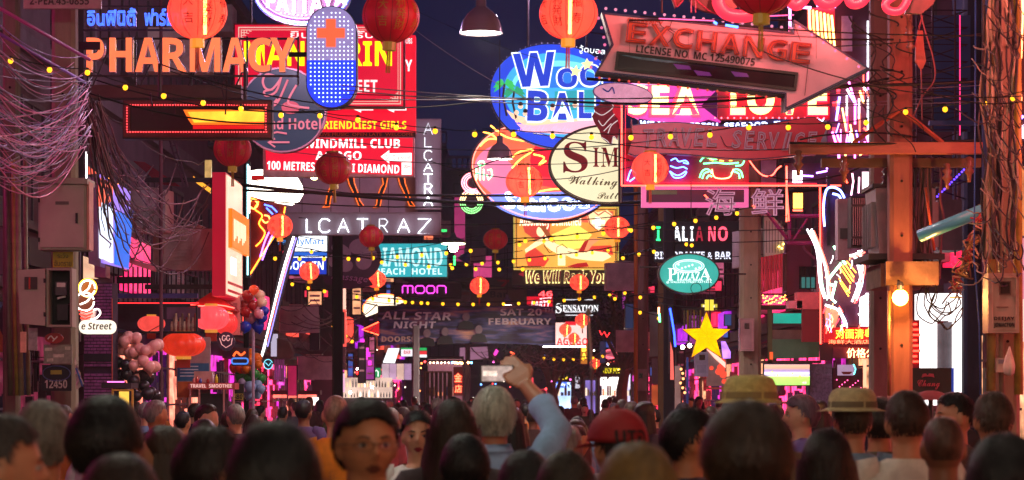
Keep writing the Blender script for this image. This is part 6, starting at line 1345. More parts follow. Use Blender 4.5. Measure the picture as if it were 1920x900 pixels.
# things around the star
c = S('olive_slat_screen', 'olive-lit slatted screen behind the star', 'screen', 1300, 610, 33)
for k in range(9): c.rect('slat', 1282+k*6, 580, 1285+k*6, 618, M('7a6418' if k % 2 else '3c3418', .6), 0, .04)
c.rect('rail', 1278, 578, 1340, 581, DARK(), .01, .04)
c = S('blue_neon_strip', 'blue neon strip slanting beside the dark steel post', 'neon sign', 1263, 612, 35); c.tube('tube', [[(1256, 578), (1260, 600), (1264, 625), (1266, 650)]], 2., E('2848ff', 4), 0); c.rect('board', 1254, 570, 1258, 700, M('241c2c', .5), -.02, .04); c.plate('flag_panel', [(1257, 640), (1262, 660), (1264, 712), (1257, 712)], E('ff6a60', .9), -.01, .02)
c = S('small_green_tube', 'tiny upright tube fading orange to green on the steel post', 'tube light', 1235, 588, 35); c.tube('upper', [[(1235, 576), (1235, 588)]], 2, E('ff9060', 5), 0); c.tube('lower', [[(1236, 588), (1237, 604)]], 2, E('50ff80', 5), 0)
c = S('twin_spot_lamps', 'two small warm white spot lamps left of the star', 'lamp', 1288, 649, 33); c.dots('lamps', [(1280, 651), (1293, 648)], 4, E('ffe0c0', 22), 0); c.rect('bar', 1270, 640, 1298, 642, STEEL(), -.03, .04)
c = S('grey_lit_panel', 'pale green-grey panel between the slim pole and the steel post', 'panel', 1229, 650, 41.5); c.rect('panel', 1218, 585, 1240, 668, M('7c8c88', .6, 0, .2, 2), 0, .05); c.rect('lower_panel', 1222, 672, 1242, 720, M('706870', .6), 0, .05); c.rect('orange_lit_base', 1222, 722, 1242, 760, E('c05028', .7, .4, 3), 0, .05)
c = S('orange_figure_board', 'white board with a pink and orange painted cloud shape below the star', 'board', 1343, 690, 35.5)
c.rect('board', 1325, 655, 1362, 724, M('a8a098', .6), 0, .05)
for x, y, r in ((1352, 690, 8), (1356, 702, 7), (1347, 697, 6), (1334, 690, 4), (1354, 678, 6), (1358, 715, 5)): c.plate('cloud_blob', ell(x, y, r, r, 14), E('ff5038', .9, .2, 6), .01, .01)
c.plate('red_light_band', [(1324, 654), (1330, 654), (1360, 680), (1360, 690), (1340, 672)], E('ffb0a0', 1.6), .02, .01); c.rect('frame', 1324, 726, 1364, 730, M('c06850', .5), 0, .05)
c = S('purple_poster', 'small violet lit figure poster right of the star', 'poster', 1364, 655, 34.5); c.plate('poster', [(1352, 640), (1360, 640), (1370, 660), (1370, 672), (1356, 672)], E('c080ff', 1.3, .5, 8), 0, .04)
c = S('fairy_light_post', 'white post wound with warm fairy lights left of the star', 'post', 1273, 715, 31.2); c.rect('post', 1266, 686, 1276, 1000, M('a49490', .6), 0, .1); c.rect('blue_pipe', 1287, 670, 1291, 1000, M('2c4c9c', .5), 0, .04)
# right-mid building details
c = S('green_awning', 'pale green awning under a teal window strip, right of the pink meter box pole', 'awning', 1490, 645, 32.6)
c.plate('cloth', [(1448, 636), (1536, 636), (1536, 670), (1448, 673)], M('5c9470', .7, 0, .2, 3, .1), 0, .04); c.rect('wall_strip', 1448, 618, 1536, 636, M('8c7c70', .7), -.1, .1); c.rect('teal_window', 1452, 587, 1504, 606, E('18b8a0', .7, .3, 2), -.1, .05); c.rect('lintel', 1446, 606, 1540, 612, M('4a3c40', .6), -.08, .1); c.rect('green_post', 1440, 580, 1448, 700, M('5c6c40', .6), 0, .1); c.rect('orange_tag', 1443, 660, 1449, 674, E('ff6028', .9), .02, .02)
c.rect('ledge', 1430, 676, 1540, 681, M('5c4c40', .6), .0, .2)
def tv():
    c = S('television', 'wide flat television showing a green football pitch', 'television', 1475, 702, 32.2)
    m = bpy.data.materials.new('tv_picture'); m.use_nodes = True; N = m.node_tree.nodes; L = m.node_tree.links; bs = N['Principled BSDF']
    tc = N.new('ShaderNodeTexCoord'); sp_ = N.new('ShaderNodeSeparateXYZ'); r = N.new('ShaderNodeValToRGB'); mr = N.new('ShaderNodeMapRange')
    h = 20*c.s; mr.inputs[1].default_value = -h; mr.inputs[2].default_value = h; L.new(tc.outputs['Object'], sp_.inputs[0]); L.new(sp_.outputs[2], mr.inputs[0]); L.new(mr.outputs[0], r.inputs[0])
    e = r.color_ramp.elements; r.color_ramp.interpolation = 'EASE'; e[0].position = 0; e[0].color = lin('70e018')+(1,); e[1].position = 1; e[1].color = lin('6a4880')+(1,)
    for p_, h2 in ((.38, '8cf028'), (.42, 'f0ffd0'), (.46, '5070e0'), (.52, 'd8e0ff'), (.58, 'd0d0e8'), (.66, '6868b8'), (.8, 'b08860'), (.9, 'd0a070')): q = e.new(p_); q.color = lin(h2)+(1,)
    L.new(r.outputs[0], bs.inputs['Emission Color']); bs.inputs['Emission Strength'].default_value = 1.2; bs.inputs['Roughness'].default_value = .2
    c.rect('casing', 1431, 681, 1520, 724, DARK(), -.01, .06); c.rect('screen', 1433, 683, 1518, 722, m, 0, .009)
    c.dots('players', [(1458, 703), (1448, 697), (1486, 700), (1500, 705)], 1.6, E('f0f040', 1.2), .0); c.text('lettering', '45', 1504, 716, 1512, 719, E('f0fff0', 1.4), .005, .004)
tv()
c = S('stone_pillar', 'violet-grey mottled pillar right of the television', 'pillar', 1538, 720, 32.4); c.rect('pillar', 1519, 682, 1560, 1000, M('6c6484', .9, 0, .5, 22, .6), 0, .5)
c = S('red_doorway', 'dark pink-lit doorway with a small bright picture right of the mottled pillar', 'doorway', 1595, 715, 32.6)
c.rect('recess', 1562, 690, 1618, 1000, M('4c1028', .7), 0, .1); c.rect('picture', 1570, 684, 1600, 704, E('b090b0', .8, .2, 3), .05, .05); c.plate('boat_shape', [(1576, 697), (1598, 697), (1592, 702), (1580, 702)], M('8a3028', .5), .06, .01); c.tube('cyan_edge', [[(1599, 683), (1603, 692), (1600, 702)]], 1, E('60f0f0', 3), .06); c.dots('glints', [(1568+i*5, 712+(i*13 % 17)) for i in range(10)], 1.2, E('ff5090', 3), .05)
c = S('maroon_panel', 'dark red square panel left of the lower neon frame', 'panel', 1520, 612, 31.6); c.rect('panel', 1504, 580, 1540, 641, M('7c1824', .6, 0, .15, 2), 0, .1); c.rect('pink_awning', 1494, 548, 1540, 580, M('d86870', .7), .02, .3); c.rect('pink_ledge', 1478, 564, 1504, 578, M('e08090', .6), .02, .3)
c = S('mauve_wall_panel', 'mauve plastered wall block behind the lower neon frame', 'wall', 1500, 490, 33.6); c.rect('wall', 1474, 440, 1520, 560, M('7c4464', .8, 0, .15, 2, .2), 0, .5); c.rect('window', 1498, 500, 1530, 542, M('28303c', .2), .03, .02)
for k in range(4): c.rect('window_bar', 1500+k*9, 500, 1502+k*9, 542, DARK(), .05, .02)
c.rect('teal_pane', 1500, 520, 1528, 540, E('3c8c88', .5), .04, .01); c.tube('downpipe', [[(1504, 462), (1508, 470), (1526, 486)]], 2.6, M('a06890', .5), .1)
c = S('purple_gantry', 'magenta-lit steel gantry behind the right part of the neon frame', 'gantry', 1515, 430, 31.4)
for p in ([(1476, 405), (1550, 405)], [(1476, 456), (1550, 456)], [(1480, 400), (1480, 458)], [(1546, 400), (1546, 458)], [(1486, 452), (1514, 410)], [(1436, 396), (1476, 448)]): c.tube('beam', [p], 3.4 if p[0][0] != 1486 else 2, M('8c2468', .5), 0, n=4)
c = S('red_corrugated_panel', 'red-lit corrugated panel beside the pole with the pink meter box', 'panel', 1446, 510, 32.2)
for k in range(9): c.rect('rib', 1427+k*4.6, 482-k*.8, 1430.6+k*4.6, 548-k*1.2, M('c83048', .5, .1, .2, 5, .1), .02*(k % 2), .04)
c.rect('dark_side', 1469, 476, 1476, 546, M('4c1820', .6), -.02, .06)
c = S('silver_window_block', 'silvery-white corrugated block lit brightly above the red corrugated panel', 'panel', 1450, 440, 32.8)
c.plate('block', [(1433, 404), (1452, 408), (1470, 428), (1470, 474), (1434, 482)], M('b8c0bc', .4, .2, .15, 3), 0, .2); c.rect('upper_pale', 1428, 300, 1456, 404, M('b8a0c0', .5), -.05, .1)
for k in range(6): c.rect('rib', 1436+k*5.5, 414, 1438+k*5.5, 474, M('7c8480', .4), .01, .02)
c.dots('yellow_lamps', [(1460, 463), (1465, 466), (1468, 458)], 2, E('ffc850', 6), .05)
c = S('string_light_balcony', 'tiny red and yellow lights on a balcony below the red corrugated panel', 'balcony', 1452, 556, 33)
c.rect('rail', 1428, 550, 1476, 553, STEEL(), 0, .05); c.rect('floor', 1426, 572, 1478, 578, M('2c2024', .7), 0, .6); c.dots('lamps', [(1430+(i*17 % 46), 554+(i*7 % 16)) for i in range(26)], 1.4, E('ffa040', 5), .02); c.dots('red_lamps', [(1432+(i*13 % 44), 556+(i*11 % 15)) for i in range(14)], 1.4, E('ff4030', 5), .02)
# the blazing neon tower
c = S('neon_tower_sign', 'overexposed neon tower with white, green and orange tubes ending in red Chinese letters', 'neon sign', 1590, 520, 30.8)
c.rect('board', 1544, 362, 1650, 655, M('4a1838', .6), -.05, .08); c.rect('frame_post', 1550, 330, 1556, 460, M('1c1420', .5), .04, .06)
W5 = E('fff0f8', 3.2); R = random.Random(9)
c.tube('blue_arch', [[(1545, 425), (1543, 390), (1548, 358), (1560, 352), (1574, 358), (1582, 372)], [(1560, 364), (1572, 368), (1578, 382)]], 2., E('6a80ff', 8), .06)
c.tube('green_tube', [[(1562, 462), (1580, 490), (1584, 496)], [(1576, 494), (1552, 524), (1550, 532), (1564, 536)], [(1566, 528), (1558, 560), (1566, 568)]], 2.4, E('a0ffc8', 5), .06)
c.tube('orange_stripe', [[(1578, 498), (1598, 528)], [(1582, 494), (1600, 520)], [(1586, 490), (1604, 512)], [(1574, 502), (1594, 532)], [(1572, 522), (1592, 550)], [(1574, 530), (1590, 556)]], 1.2, E('ffa030', 5), .06)
for pts in ([(1512, 430), (1530, 470), (1536, 530), (1545, 560)], [(1520, 430), (1546, 500), (1552, 560)], [(1608, 470), (1616, 500), (1606, 540), (1596, 566)], [(1600, 480), (1612, 520), (1600, 560)], [(1546, 572), (1568, 580), (1580, 600), (1582, 612)], [(1612, 560), (1640, 545)], [(1610, 575), (1640, 560)], [(1608, 590), (1640, 578)], [(1612, 604), (1640, 592)], [(1584, 480), (1600, 478), (1616, 470)], [(1624, 550), (1622, 608)]):
    c.tube('white_tube', [pts], 1.9, W5, .06); c.tube('pink_tube', [[(x+5, y+3) for x, y in pts]], 1.2, R.choice([E('ffb0c8', 3), E('c8f0ff', 3), E('ff6050', 3.5), E('b8ffd8', 3)]), .05)
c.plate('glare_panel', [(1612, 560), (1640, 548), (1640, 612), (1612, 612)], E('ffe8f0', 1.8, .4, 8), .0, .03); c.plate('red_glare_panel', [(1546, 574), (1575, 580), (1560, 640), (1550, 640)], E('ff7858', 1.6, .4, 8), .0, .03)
c.rect('violet_panel', 1585, 575, 1608, 612, M('5c2c50', .5), .01, .03)
for i in range(60):
    x, y = (R.uniform(1608, 1644), R.uniform(540, 610)) if i % 2 else (R.uniform(1546, 1582), R.uniform(566, 612))
    if i > 44: x, y = R.uniform(1552, 1640), R.uniform(470, 540)
    q_ = R.uniform(-8, 8); c.tube('neon_stroke', [[(x, y), (x+q_*.5+2, y+R.uniform(3, 9)), (x+q_, y+R.uniform(10, 16))]], R.uniform(.6, 1.3), R.choice([E('ff5040', 3), E('fff0f8', 3), E('ffb070', 3), E('80c0ff', 3), E('ff70c0', 3), E('ff3040', 3)]), .05)
c.plate('lower_board', [(1545, 614), (1642, 614), (1642, 642), (1545, 642)], E('c00c18', .8), .01, .03)
c.text('characters', '对面清粤', 1566, 617, 1636, 635, E('ffb830', 3.5), .05, .02, .02); c.text('characters', '海鲜大酒店', 1552, 637, 1630, 645, E('ff5838', 4), .05, .02, .02)
c.rect('price_board', 1562, 651, 1642, 672, M('5c1430', .6), .0, .06); c.text('characters', '价格公', 1587, 653, 1640, 671, E('ffb070', 4), .05, .02, .03)
c.rect('lower_frame', 1538, 645, 1562, 676, M('3c0c18', .6), -.02, .06)
for x, w_ in ((1620, 5), (1634, 4)): c.rect('glowing_leg', x, 674, x+w_, 745, E('ff9070', 2.2), -.02, .06)
# upper neon column between arrow and pole: many coloured tubes
c = S('neon_column_sign', 'dense column of red, white and violet neon strokes behind the arrow tip', 'neon sign', 1590, 190, 31.5)
c.rect('board', 1552, -10, 1662, 292, M('4c1030', .6), -.05, .06)
R = random.Random(5)
for i in range(44):
    x = R.uniform(1558, 1655); y = R.uniform(120, 282); dx = R.choice([0, 0, 8, -6, 14]); dy = R.uniform(14, 46)
    c.tube('neon_stroke', [[(x, y), (x+dx*.6, y+dy*.6), (x+dx, min(288, y+dy))]], R.uniform(1.2, 2.6), R.choice([E('ff2848', 6), E('ff4030', 6), E('fff0f8', 4.5), E('ff70d0', 4), E('8070ff', 5), E('ffb060', 5)]), .04)
for i in range(7): c.tube('yellow_flame_tube', [[(1516+i*7, 18+2*i), (1518+i*7.5, 60+i*4), (1524+i*7, 82+i*8)]], 2.2, R.choice([E('ffb060', 5), E('ff9048', 5)]), .06)
c.rect('flame_back', 1514, 14, 1566, 60, E('c82838', .8), -.02, .03); c.tube('pink_column', [[(1480, 16), (1480, 62)], [(1476, 14), (1520, 16)], [(1530, 12), (1566, 14)]], 2.6, E('ff70c0', 6), .06)
c.rect('lilac_panel', 1578, 30, 1598, 96, M('b890c0', .5), .0, .02); c.rect('white_edge', 1625, 40, 1632, 262, E('f0f0ff', 2.5, .5, 14), .04, .02)
for i in range(8): c.rect('red_stud', 1560+(i % 2)*8, 96+i*24, 1566+(i % 2)*8, 104+i*24, E('ff3040', 3), .05, .02)
# under crossarm clutter: neon bits left (1480-1600, 300-350)
c = S('cross_neon_sign', 'small blazing white and red neon cross below the crossarm', 'neon sign', 1497, 345, 31.6)
c.rect('board', 1472, 305, 1600, 346, M('30101c', .6), -.06, .05)
c.rect('white_box', 1487, 320, 1504, 342, E('ffe0ff', 4), .0, .05); c.rect('yellow_box', 1488, 362, 1505, 390, E('ffb040', 3), .0, .05); c.tube('violet_tube', [[(1504, 330), (1524, 331)], [(1530, 325), (1550, 321)], [(1548, 308), (1550, 318)], [(1563, 310), (1564, 313)]], 1.6, E('b070ff', 6), .04)
c.tube('red_tube', [[(1474, 312), (1474, 416)], [(1584, 322), (1583, 334), (1588, 344)], [(1494, 310), (1504, 310)], [(1486, 395), (1504, 395)]], 1.8, E('ff4030', 6), .04)
c = S('white_striped_sign', 'bright white striped lit sign edge left of the transformer bushings', 'sign', 1626, 340, 26)
for k in range(7): c.rect('stripe', 1618, 323+k*5, 1632-(k % 2)*2, 326.4+k*5, E('fff8ff', 2.5), 0, .05)
c.rect('back', 1617, 321, 1633, 358, E('d0b0c0', .8), -.02, .03); c.tube('pink_yellow_tube', [[(1596, 366), (1600, 340), (1598, 325)], [(1610, 362), (1611, 332)]], 1.6, E('ffb0d0', 3.5), 0)
# top red script
c = S('red_script_sign', 'huge glowing red script lettering cut by the top edge', 'neon sign', 1530, -20, 17.6)
RS = E('ff3048', 1.35, .1, 3)
def thick(name, pts, r, f=.03):
    b = B(); b.tube(smooth([c.l(p, f) for p in pts], 5), r*c.s, 14); b.make(name, RS, c.o, True)
thick('letter', [(1352, -14), (1346, 6), (1360, 26), (1386, 32), (1412, 28), (1440, 12), (1460, -6)], 12)
thick('letter', [(1482, -40), (1480, 0), (1496, 10), (1516, -16)], 11); thick('letter', [(1530, -30), (1536, 2), (1556, 8), (1576, -10)], 11); thick('letter', [(1590, -20), (1594, 6), (1612, 6), (1630, -12), (1650, -8)], 10)
thick('letter', [(1706, -20), (1698, 6), (1684, 22), (1664, 20), (1660, 6), (1680, -8), (1700, -14)], 7.5)
c.tube('tube_outline', [[(1300, -10), (1310, 4), (1332, 22), (1352, 30)], [(1262, -10), (1268, 12), (1276, 6), (1290, -10)], [(1296, -10), (1296, 24)], [(1304, -10), (1304, 24)]], 1.4, M('a84060', .3, .3), 0)
for x_ in (1380, 1480, 1600, 1690):
    l = bpy.data.lights.new('red_fill_light', 'POINT'); l.shadow_soft_size = .05; l.energy = 45; l.color = (1, .16, .14); lo = bpy.data.objects.new('red_fill_light', l); COL.objects.link(lo); lo.parent = c.o; lo.location = c.l((x_, -60), .5)  # extra red lights added before the script to redden the arrow and pole
c.plate('maroon_shape', [(1256, -12), (1266, 14), (1290, -12)], M('6c1420', .5), -.02, .04); c.plate('brown_shape', [(1700, 22), (1730, 24), (1752, 6), (1760, -12), (1708, -12)], M('5c2828', .5), -.05, .05); c.plate('oval_back', ell(1345, -14, 54, 36, 30, 0, 0, 180), M('50121c', .5), -.06, .05)
c.tube('truss', [[(1240, -6), (1780, -6)], [(1180, 34), (1490, 34)]], 2, STEEL(), -.1); c.tube('pink_rail', [[(1236, 33), (1340, 37)], [(1400, 30), (1490, 26)]], 1.1, E('ff60a0', 2), -.05); c.tube('blue_bits', [[(1362, 44), (1386, 48)], [(1340, 38), (1346, 42)]], 2.4, E('5080ff', 3), -.08)
# picture sign
def picture():
    c = S('picture_sign', 'lit yellow and red picture sign of a reclining figure with We Will Rock You lettering', 'sign', 1061, 456, 60)
    c.rect('case', 961, 386, 1162, 535, M('3c2a30', .5), -.02, .3); c.rect('face', 966, 390, 1156, 505, E('f0a040', 1.05, .35, .9), 0, .018); c.rim('rim', [(963, 388), (1160, 388), (1160, 506), (963, 506)], 2, E('f0d060', .8), .02, .03); c.rim('dark_border', [(968, 392), (1155, 392), (1155, 503), (968, 503)], 1.5, M('2c1c14', .5), .02, .02)
    c.plate('red_patch', [(972, 396), (1034, 400), (1030, 440), (1008, 452), (984, 436)], E('e84838', .9, .2, 1), .01, .009); c.plate('red_patch', [(984, 478), (1000, 462), (1030, 486), (1020, 500), (990, 500)], E('e84030', .9, .2, 1), .01, .009); c.plate('red_patch', [(1098, 462), (1146, 460), (1150, 478), (1110, 474)], E('e84030', .95, .2, 1), .01, .009); c.plate('red_patch', [(1060, 398), (1150, 396), (1150, 420), (1070, 416)], E('f06848', .9, .2, 1), .01, .009)
    c.plate('glow_patch', [(1034, 440), (1080, 420), (1110, 440), (1090, 465), (1050, 470)], E('ffe060', 1.2), .012, .009)
    SK = E('ffd8a0', 1.5)
    c.plate('figure_body', [(1022, 440), (1030, 448), (1044, 458), (1056, 462), (1070, 466), (1082, 470), (1110, 470), (1138, 474), (1146, 482), (1130, 490), (1100, 488), (1072, 484), (1060, 478), (1060, 498), (1046, 498), (1046, 476), (1034, 470), (1024, 462), (1018, 452)], SK, .03, .015)
    c.plate('figure_arm', [(1018, 444), (1000, 456), (984, 468), (986, 474), (1004, 464), (1022, 454)], SK, .03, .015); c.plate('figure_head', ell(1014, 434, 8, 10, 16), SK, .032, .015); c.plate('figure_hair', [(1008, 424), (1022, 424), (1032, 440), (1038, 456), (1030, 452), (1022, 440), (1014, 428)], E('b85828', .8), .04, .01)
    c.plate('figure_leg', [(1084, 470), (1098, 452), (1112, 446), (1124, 450), (1112, 458), (1100, 474)], E('ff9060', 1.2), .035, .012); c.plate('boot', [(1084, 472), (1096, 452), (1104, 450), (1094, 474)], E('c82820', .8), .045, .01); c.plate('shoe', [(1062, 500), (1082, 494), (1100, 492), (1104, 500), (1080, 502)], E('c82020', .8), .045, .01)
    c.tube('dark_outline', [[(1044, 474), (1044, 464), (1054, 458), (1064, 466)], [(1020, 460), (1030, 474), (1036, 472)], [(1064, 472), (1084, 476)]], .8, M('3c1418', .5), .05)
    c.text('lettering', 'Absolutely Bewitched', 974, 402, 1090, 430, E('fff0c8', 1.7), .05, .02, .02, 0, .1); c.plate('heart', [(1120, 398), (1110, 394), (1100, 402), (1104, 418), (1122, 434), (1142, 418), (1148, 402), (1138, 394)], E('ffd8a0', 1.3), .045, .01); c.tube('heart_outline', [[(1122, 404), (1112, 396), (1102, 404), (1106, 420), (1122, 434), (1142, 418), (1146, 404), (1134, 396), (1122, 404)]], 1.2, E('c03020', .7), .06); c.plate('cross_shape', [(1116, 408), (1126, 408), (1126, 414), (1134, 414), (1134, 420), (1126, 420), (1126, 428), (1116, 428), (1116, 420), (1110, 420), (1110, 414), (1116, 414)], E('fff8f0', 1.8), .06, .01)
    c.text('lettering_glow', 'We Will Rock You!', 985, 506, 1144, 532, E('ffe890', 1.6), .05, .02, .045, 0, .15); c.text('lettering', 'We Will Rock You!', 987, 508, 1142, 529, E('8c1028', .5), .08, .02, .012, 0, .15)
    for x in (972, 1146): c.plate('arrow_tip', [(x, 514), (x+10, 509), (x+10, 519)] if x < 1000 else [(x+10, 514), (x, 509), (x, 519)], E('b01828', .6), .03, .02)
    c.tube('support_rod', [[(1000, 388), (1000, 330)], [(1130, 388), (1130, 330)]], 1.5, STEEL(), -.1)
picture()
# right: lit doorway, beer box, blue lattice building front, etc.
c = S('lit_doorway', 'blazing white lit portal with a grey door at the right', 'doorway', 1765, 640, 25.4)
W6 = E('fff6f4', 1.9)
c.rect('lintel', 1724, 550, 1804, 600, W6, 0, .3); c.rect('left_panel', 1724, 601, 1757, 760, W6, 0, .3); c.rect('right_jamb', 1788, 601, 1804, 1010, W6, 0, .3); c.plate('door', [(1758, 608), (1787, 602), (1787, 760), (1758, 760)], M('6c6870', .4), -.06, .05); c.rect('orange_strip', 1780, 556, 1802, 559, E('ffa840', 1.2), .02, .02); c.rect('blue_base', 1783, 690, 1788, 760, E('2848b0', .6), .02, .03)
c = S('red_neon_pile', 'strip of red neon scraps between the pole and the lit doorway', 'neon sign', 1717, 640, 25); c.rect('board', 1712, 600, 1724, 692, M('8c1420', .6), 0, .06)
for k in range(8): c.rect('red_bar', 1712, 606+k*10, 1719+(k % 3)*3, 610+k*10, E('ff3828', 3.5), .02, .02)
c = S('green_beer_box', 'dark green box board with red Chang script and twin elephants mark below the lit doorway', 'sign', 1748, 718, 24.4)
c.rect('case', 1711, 690, 1784, 748, M('1c2c18', .6, 0, .2, 3), 0, .5); c.text('script_lettering', '𝓒𝓱𝓪𝓷𝓰', 1720, 712, 1762, 730, M('c05058', .5), .01, .008, .01)
c.plate('emblem', [(1728, 708), (1730, 701), (1736, 700), (1739, 704), (1742, 700), (1750, 701), (1752, 708), (1746, 706), (1734, 706)], M('a84850', .5), .01, .008)
c = S('red_umbrella', 'folded dark red parasol bulging behind the crowd under the green box', 'umbrella', 1745, 750, 15)
b = B(); s_ = c.s
for k in range(8):
    a0, a1 = 2*PI*k/8, 2*PI*(k+1)/8
    for j in range(4):
        r0, r1 = 46*s_*j/4, 46*s_*(j+1)/4; z0, z1 = 18*s_*(1-(j/4)**2), 18*s_*(1-((j+1)/4)**2)
        b.poly([(r0*math.cos(a0), r0*math.sin(a0), z0), (r1*math.cos(a0), r1*math.sin(a0), z1), (r1*math.cos(a1), r1*math.sin(a1), z1), (r0*math.cos(a1), r0*math.sin(a1), z0)])
b.make('canopy', M('7c2c30', .7), c.o); b = B(); b.tube([(0, 0, 18*s_), (0, 0, -1.6)], .015, 6); b.make('pole', STEEL(), c.o)
c = S('blue_lattice_tower', 'dark steel lattice with blue glints behind the right poles', 'lattice', 1780, 200, 24.5)
c.rect('blue_back', 1760, 20, 1830, 240, M('24406c', .7, 0, .3, 1), -.3, .05)
for k in range(11):
    y = 20+k*32; c.tube('diagonal', [[(1712, y), (1812, y+34)], [(1812, y), (1712, y+34)]], 1.3, M('2c1830', .5, .4), 0); c.tube('horizontal', [[(1712, y), (1814, y)]], 1.1, M('2c1830', .5, .4), .02)
for x in (1718, 1748, 1790): c.tube('vertical', [[(x, -10), (x, 480)]], 2, M('3c1c34', .5, .4), .02)
c.rect('blue_girder', 1740, 228, 1836, 236, M('385c8c', .5), .1, .1); c.tube('magenta_tube', [[(1798, 30), (1798, 255)]], 1.3, E('e83070', 1.6), .05)
c.dots('blue_glints', [(1755+(i*37 % 60), 310+(i*23 % 60)) for i in range(16)], 1.8, E('5030ff', 4), .04); c.rect('grey_box', 1757, 375, 1802, 470, M('5c5058', .6), .05, .4)
c = S('far_right_neon', 'orange, violet and white neon strips at the very right edge', 'neon sign', 1912, 200, 22)
c.rect('board', 1898, 0, 1960, 300, M('401828', .6), -.04, .05)
for y_ in (60, 230):
    l = bpy.data.lights.new('red_fill_light', 'POINT'); l.shadow_soft_size = .05; l.energy = 75; l.color = (1, .17, .17); lo = bpy.data.objects.new('red_fill_light', l); COL.objects.link(lo); lo.parent = c.o; lo.location = c.l((1975, y_), 4.2)  # unseen red lights added well in front of the sign to redden the pole
c.tube('orange_tube', [[(1916, 0), (1914, 60), (1912, 110)], [(1905, 110), (1900, 180)], [(1910, 170), (1912, 190), (1902, 210)]], 3.4, E('ff9058', 5), .02); c.tube('red_tube', [[(1902, 110), (1901, 190)], [(1908, 88), (1916, 96)]], 1.8, E('ff3030', 5), .02); c.tube('violet_tube', [[(1902, 40), (1900, 60)], [(1918, 218), (1904, 232)]], 2.4, E('8070ff', 5), .02); c.plate('white_glare', [(1906, 240), (1930, 228), (1930, 260), (1908, 258)], E('f0e8ff', 2), 0, .03); c.rect('orange_window', 1914, 310, 1960, 440, E('d88848', .9, .5, 4), -.1, .05); c.rect('pink_window', 1912, 445, 1960, 560, E('e090a0', .9, .3, 3), -.1, .05); c.rect('white_board', 1911, 560, 1960, 640, E('f0c8b8', 1.1, .2, 3), -.1, .05)
c = S('dangling_pink_bag', 'pinkish torn bag and cords dangling from the wires right of the pole', 'bag', 1725, 110, 19)
b = B(); b.loft([[(-.02, -.01, .22), (.02, -.01, .22), (.02, .01, .22), (-.02, .01, .22)], [(-.035, -.02, .08), (.03, -.02, .08), (.03, .02, .08), (-.035, .02, .08)], [(-.04, -.02, -.02), (.045, -.02, -.02), (.04, .02, -.02), (-.04, .02, -.02)], [(.0, -.01, -.08), (.02, -.01, -.08), (.02, .01, -.08), (.0, .01, -.08)]]); b.make('bag', M('c86858', .7), c.o)
c.tube('cord', [[(1716, 88), (1724, 50), (1730, 30)], [(1727, 130), (1729, 225)], [(1726, 24), (1738, 70), (1750, 110), (1752, 150), (1730, 180), (1712, 220)]], 1.6, M('b05058', .6), 0)
c = S('hanging_flag_scrap', 'greenish leafy wire bundle scrap beside the pale blue pipe', 'scrap', 1815, 470, 18.8)
b = B(); 
for i in range(120):
    t = random.random(); p = Vector(c.l((1838-t*48+random.gauss(0, 5), 400+t*150+random.gauss(0, 6)), random.uniform(0, .08))); u = Vector((random.gauss(0, 1), random.gauss(0, 1), random.gauss(0, 1))).normalized()*.03; v = u.orthogonal().normalized()*.007
    b.poly([p-u, p+v, p+u, p-v])
b.make('scraps', M('a08848', .7, 0, .5, 40, 0), c.o, kind='stuff')
for x, y in ((1440, 44), (1500, 44)): pass
# small clutter boards filling the dark street walls (each a real shop sign, small and unlit or dim)
R = random.Random(21)
def small_sign(px, py, w_, h_, Y, col, lit, label, txt=None):
    c = S('small_shop_sign', label, 'sign', px, py, Y); m = E(col, lit, .15, 2) if lit else M(col, .6)
    c.rect('board', px-w_/2, py-h_/2, px+w_/2, py+h_/2, m, 0, .1); c.rim('rim', [(px-w_/2-1, py-h_/2-1), (px+w_/2+1, py-h_/2-1), (px+w_/2+1, py+h_/2+1), (px-w_/2-1, py+h_/2+1)], 1, DARK(), .01, .12)
    if txt: c.text('lettering', txt, px-w_*.4, py-h_*.3, px+w_*.4, py+h_*.3, E('ffe8e0', 1.2) if lit else M('b0a0a0', .5), .01, .01)
small_sign(612, 700, 30, 12, 58, '7c3040', .5, 'dim pinkish board low between the steel column and the cloths')
small_sign(905, 500, 34, 40, 110, 'e04888', .7, 'far magenta-lit board behind the tiny lantern')
small_sign(862, 430, 20, 120, 100, 'c03878', .6, 'far tall magenta-lit strip behind the white street lamp')
small_sign(1195, 360, 12, 30, 45, '4c2c50', 0, 'small dark violet board under the cream oval sign')
small_sign(1130, 660, 10, 40, 88, '3c3c68', .3, 'tall dim blue sign behind the stick')
small_sign(1330, 575, 30, 10, 36, 'd8c840', .8, 'small yellow lit strip above the star', 'BAR')
small_sign(1180, 600, 14, 60, 60, '28406c', .4, 'tall narrow dim blue board right of the dark tree')
small_sign(1365, 600, 12, 20, 37, '3c5c9c', .5, 'tiny blue board left of the pole with the pink meter box')
small_sign(475, 700, 10, 60, 34, '7c5060', 0, 'narrow dull pink board behind the orange balloons')
small_sign(250, 525, 60, 10, 32, '28242c', 0, 'long dark lintel board above the dark stalls')
small_sign(590, 640, 16, 30, 50, '30202c', .0, 'small dark plum board in the far cable tangle')
small_sign(20, 470, 50, 90, 26, '5c5058', 0, 'grey wall board at the far left edge')
small_sign(40, 700, 26, 80, 24, '343c54', 0, 'dull blue board low at the far left edge')
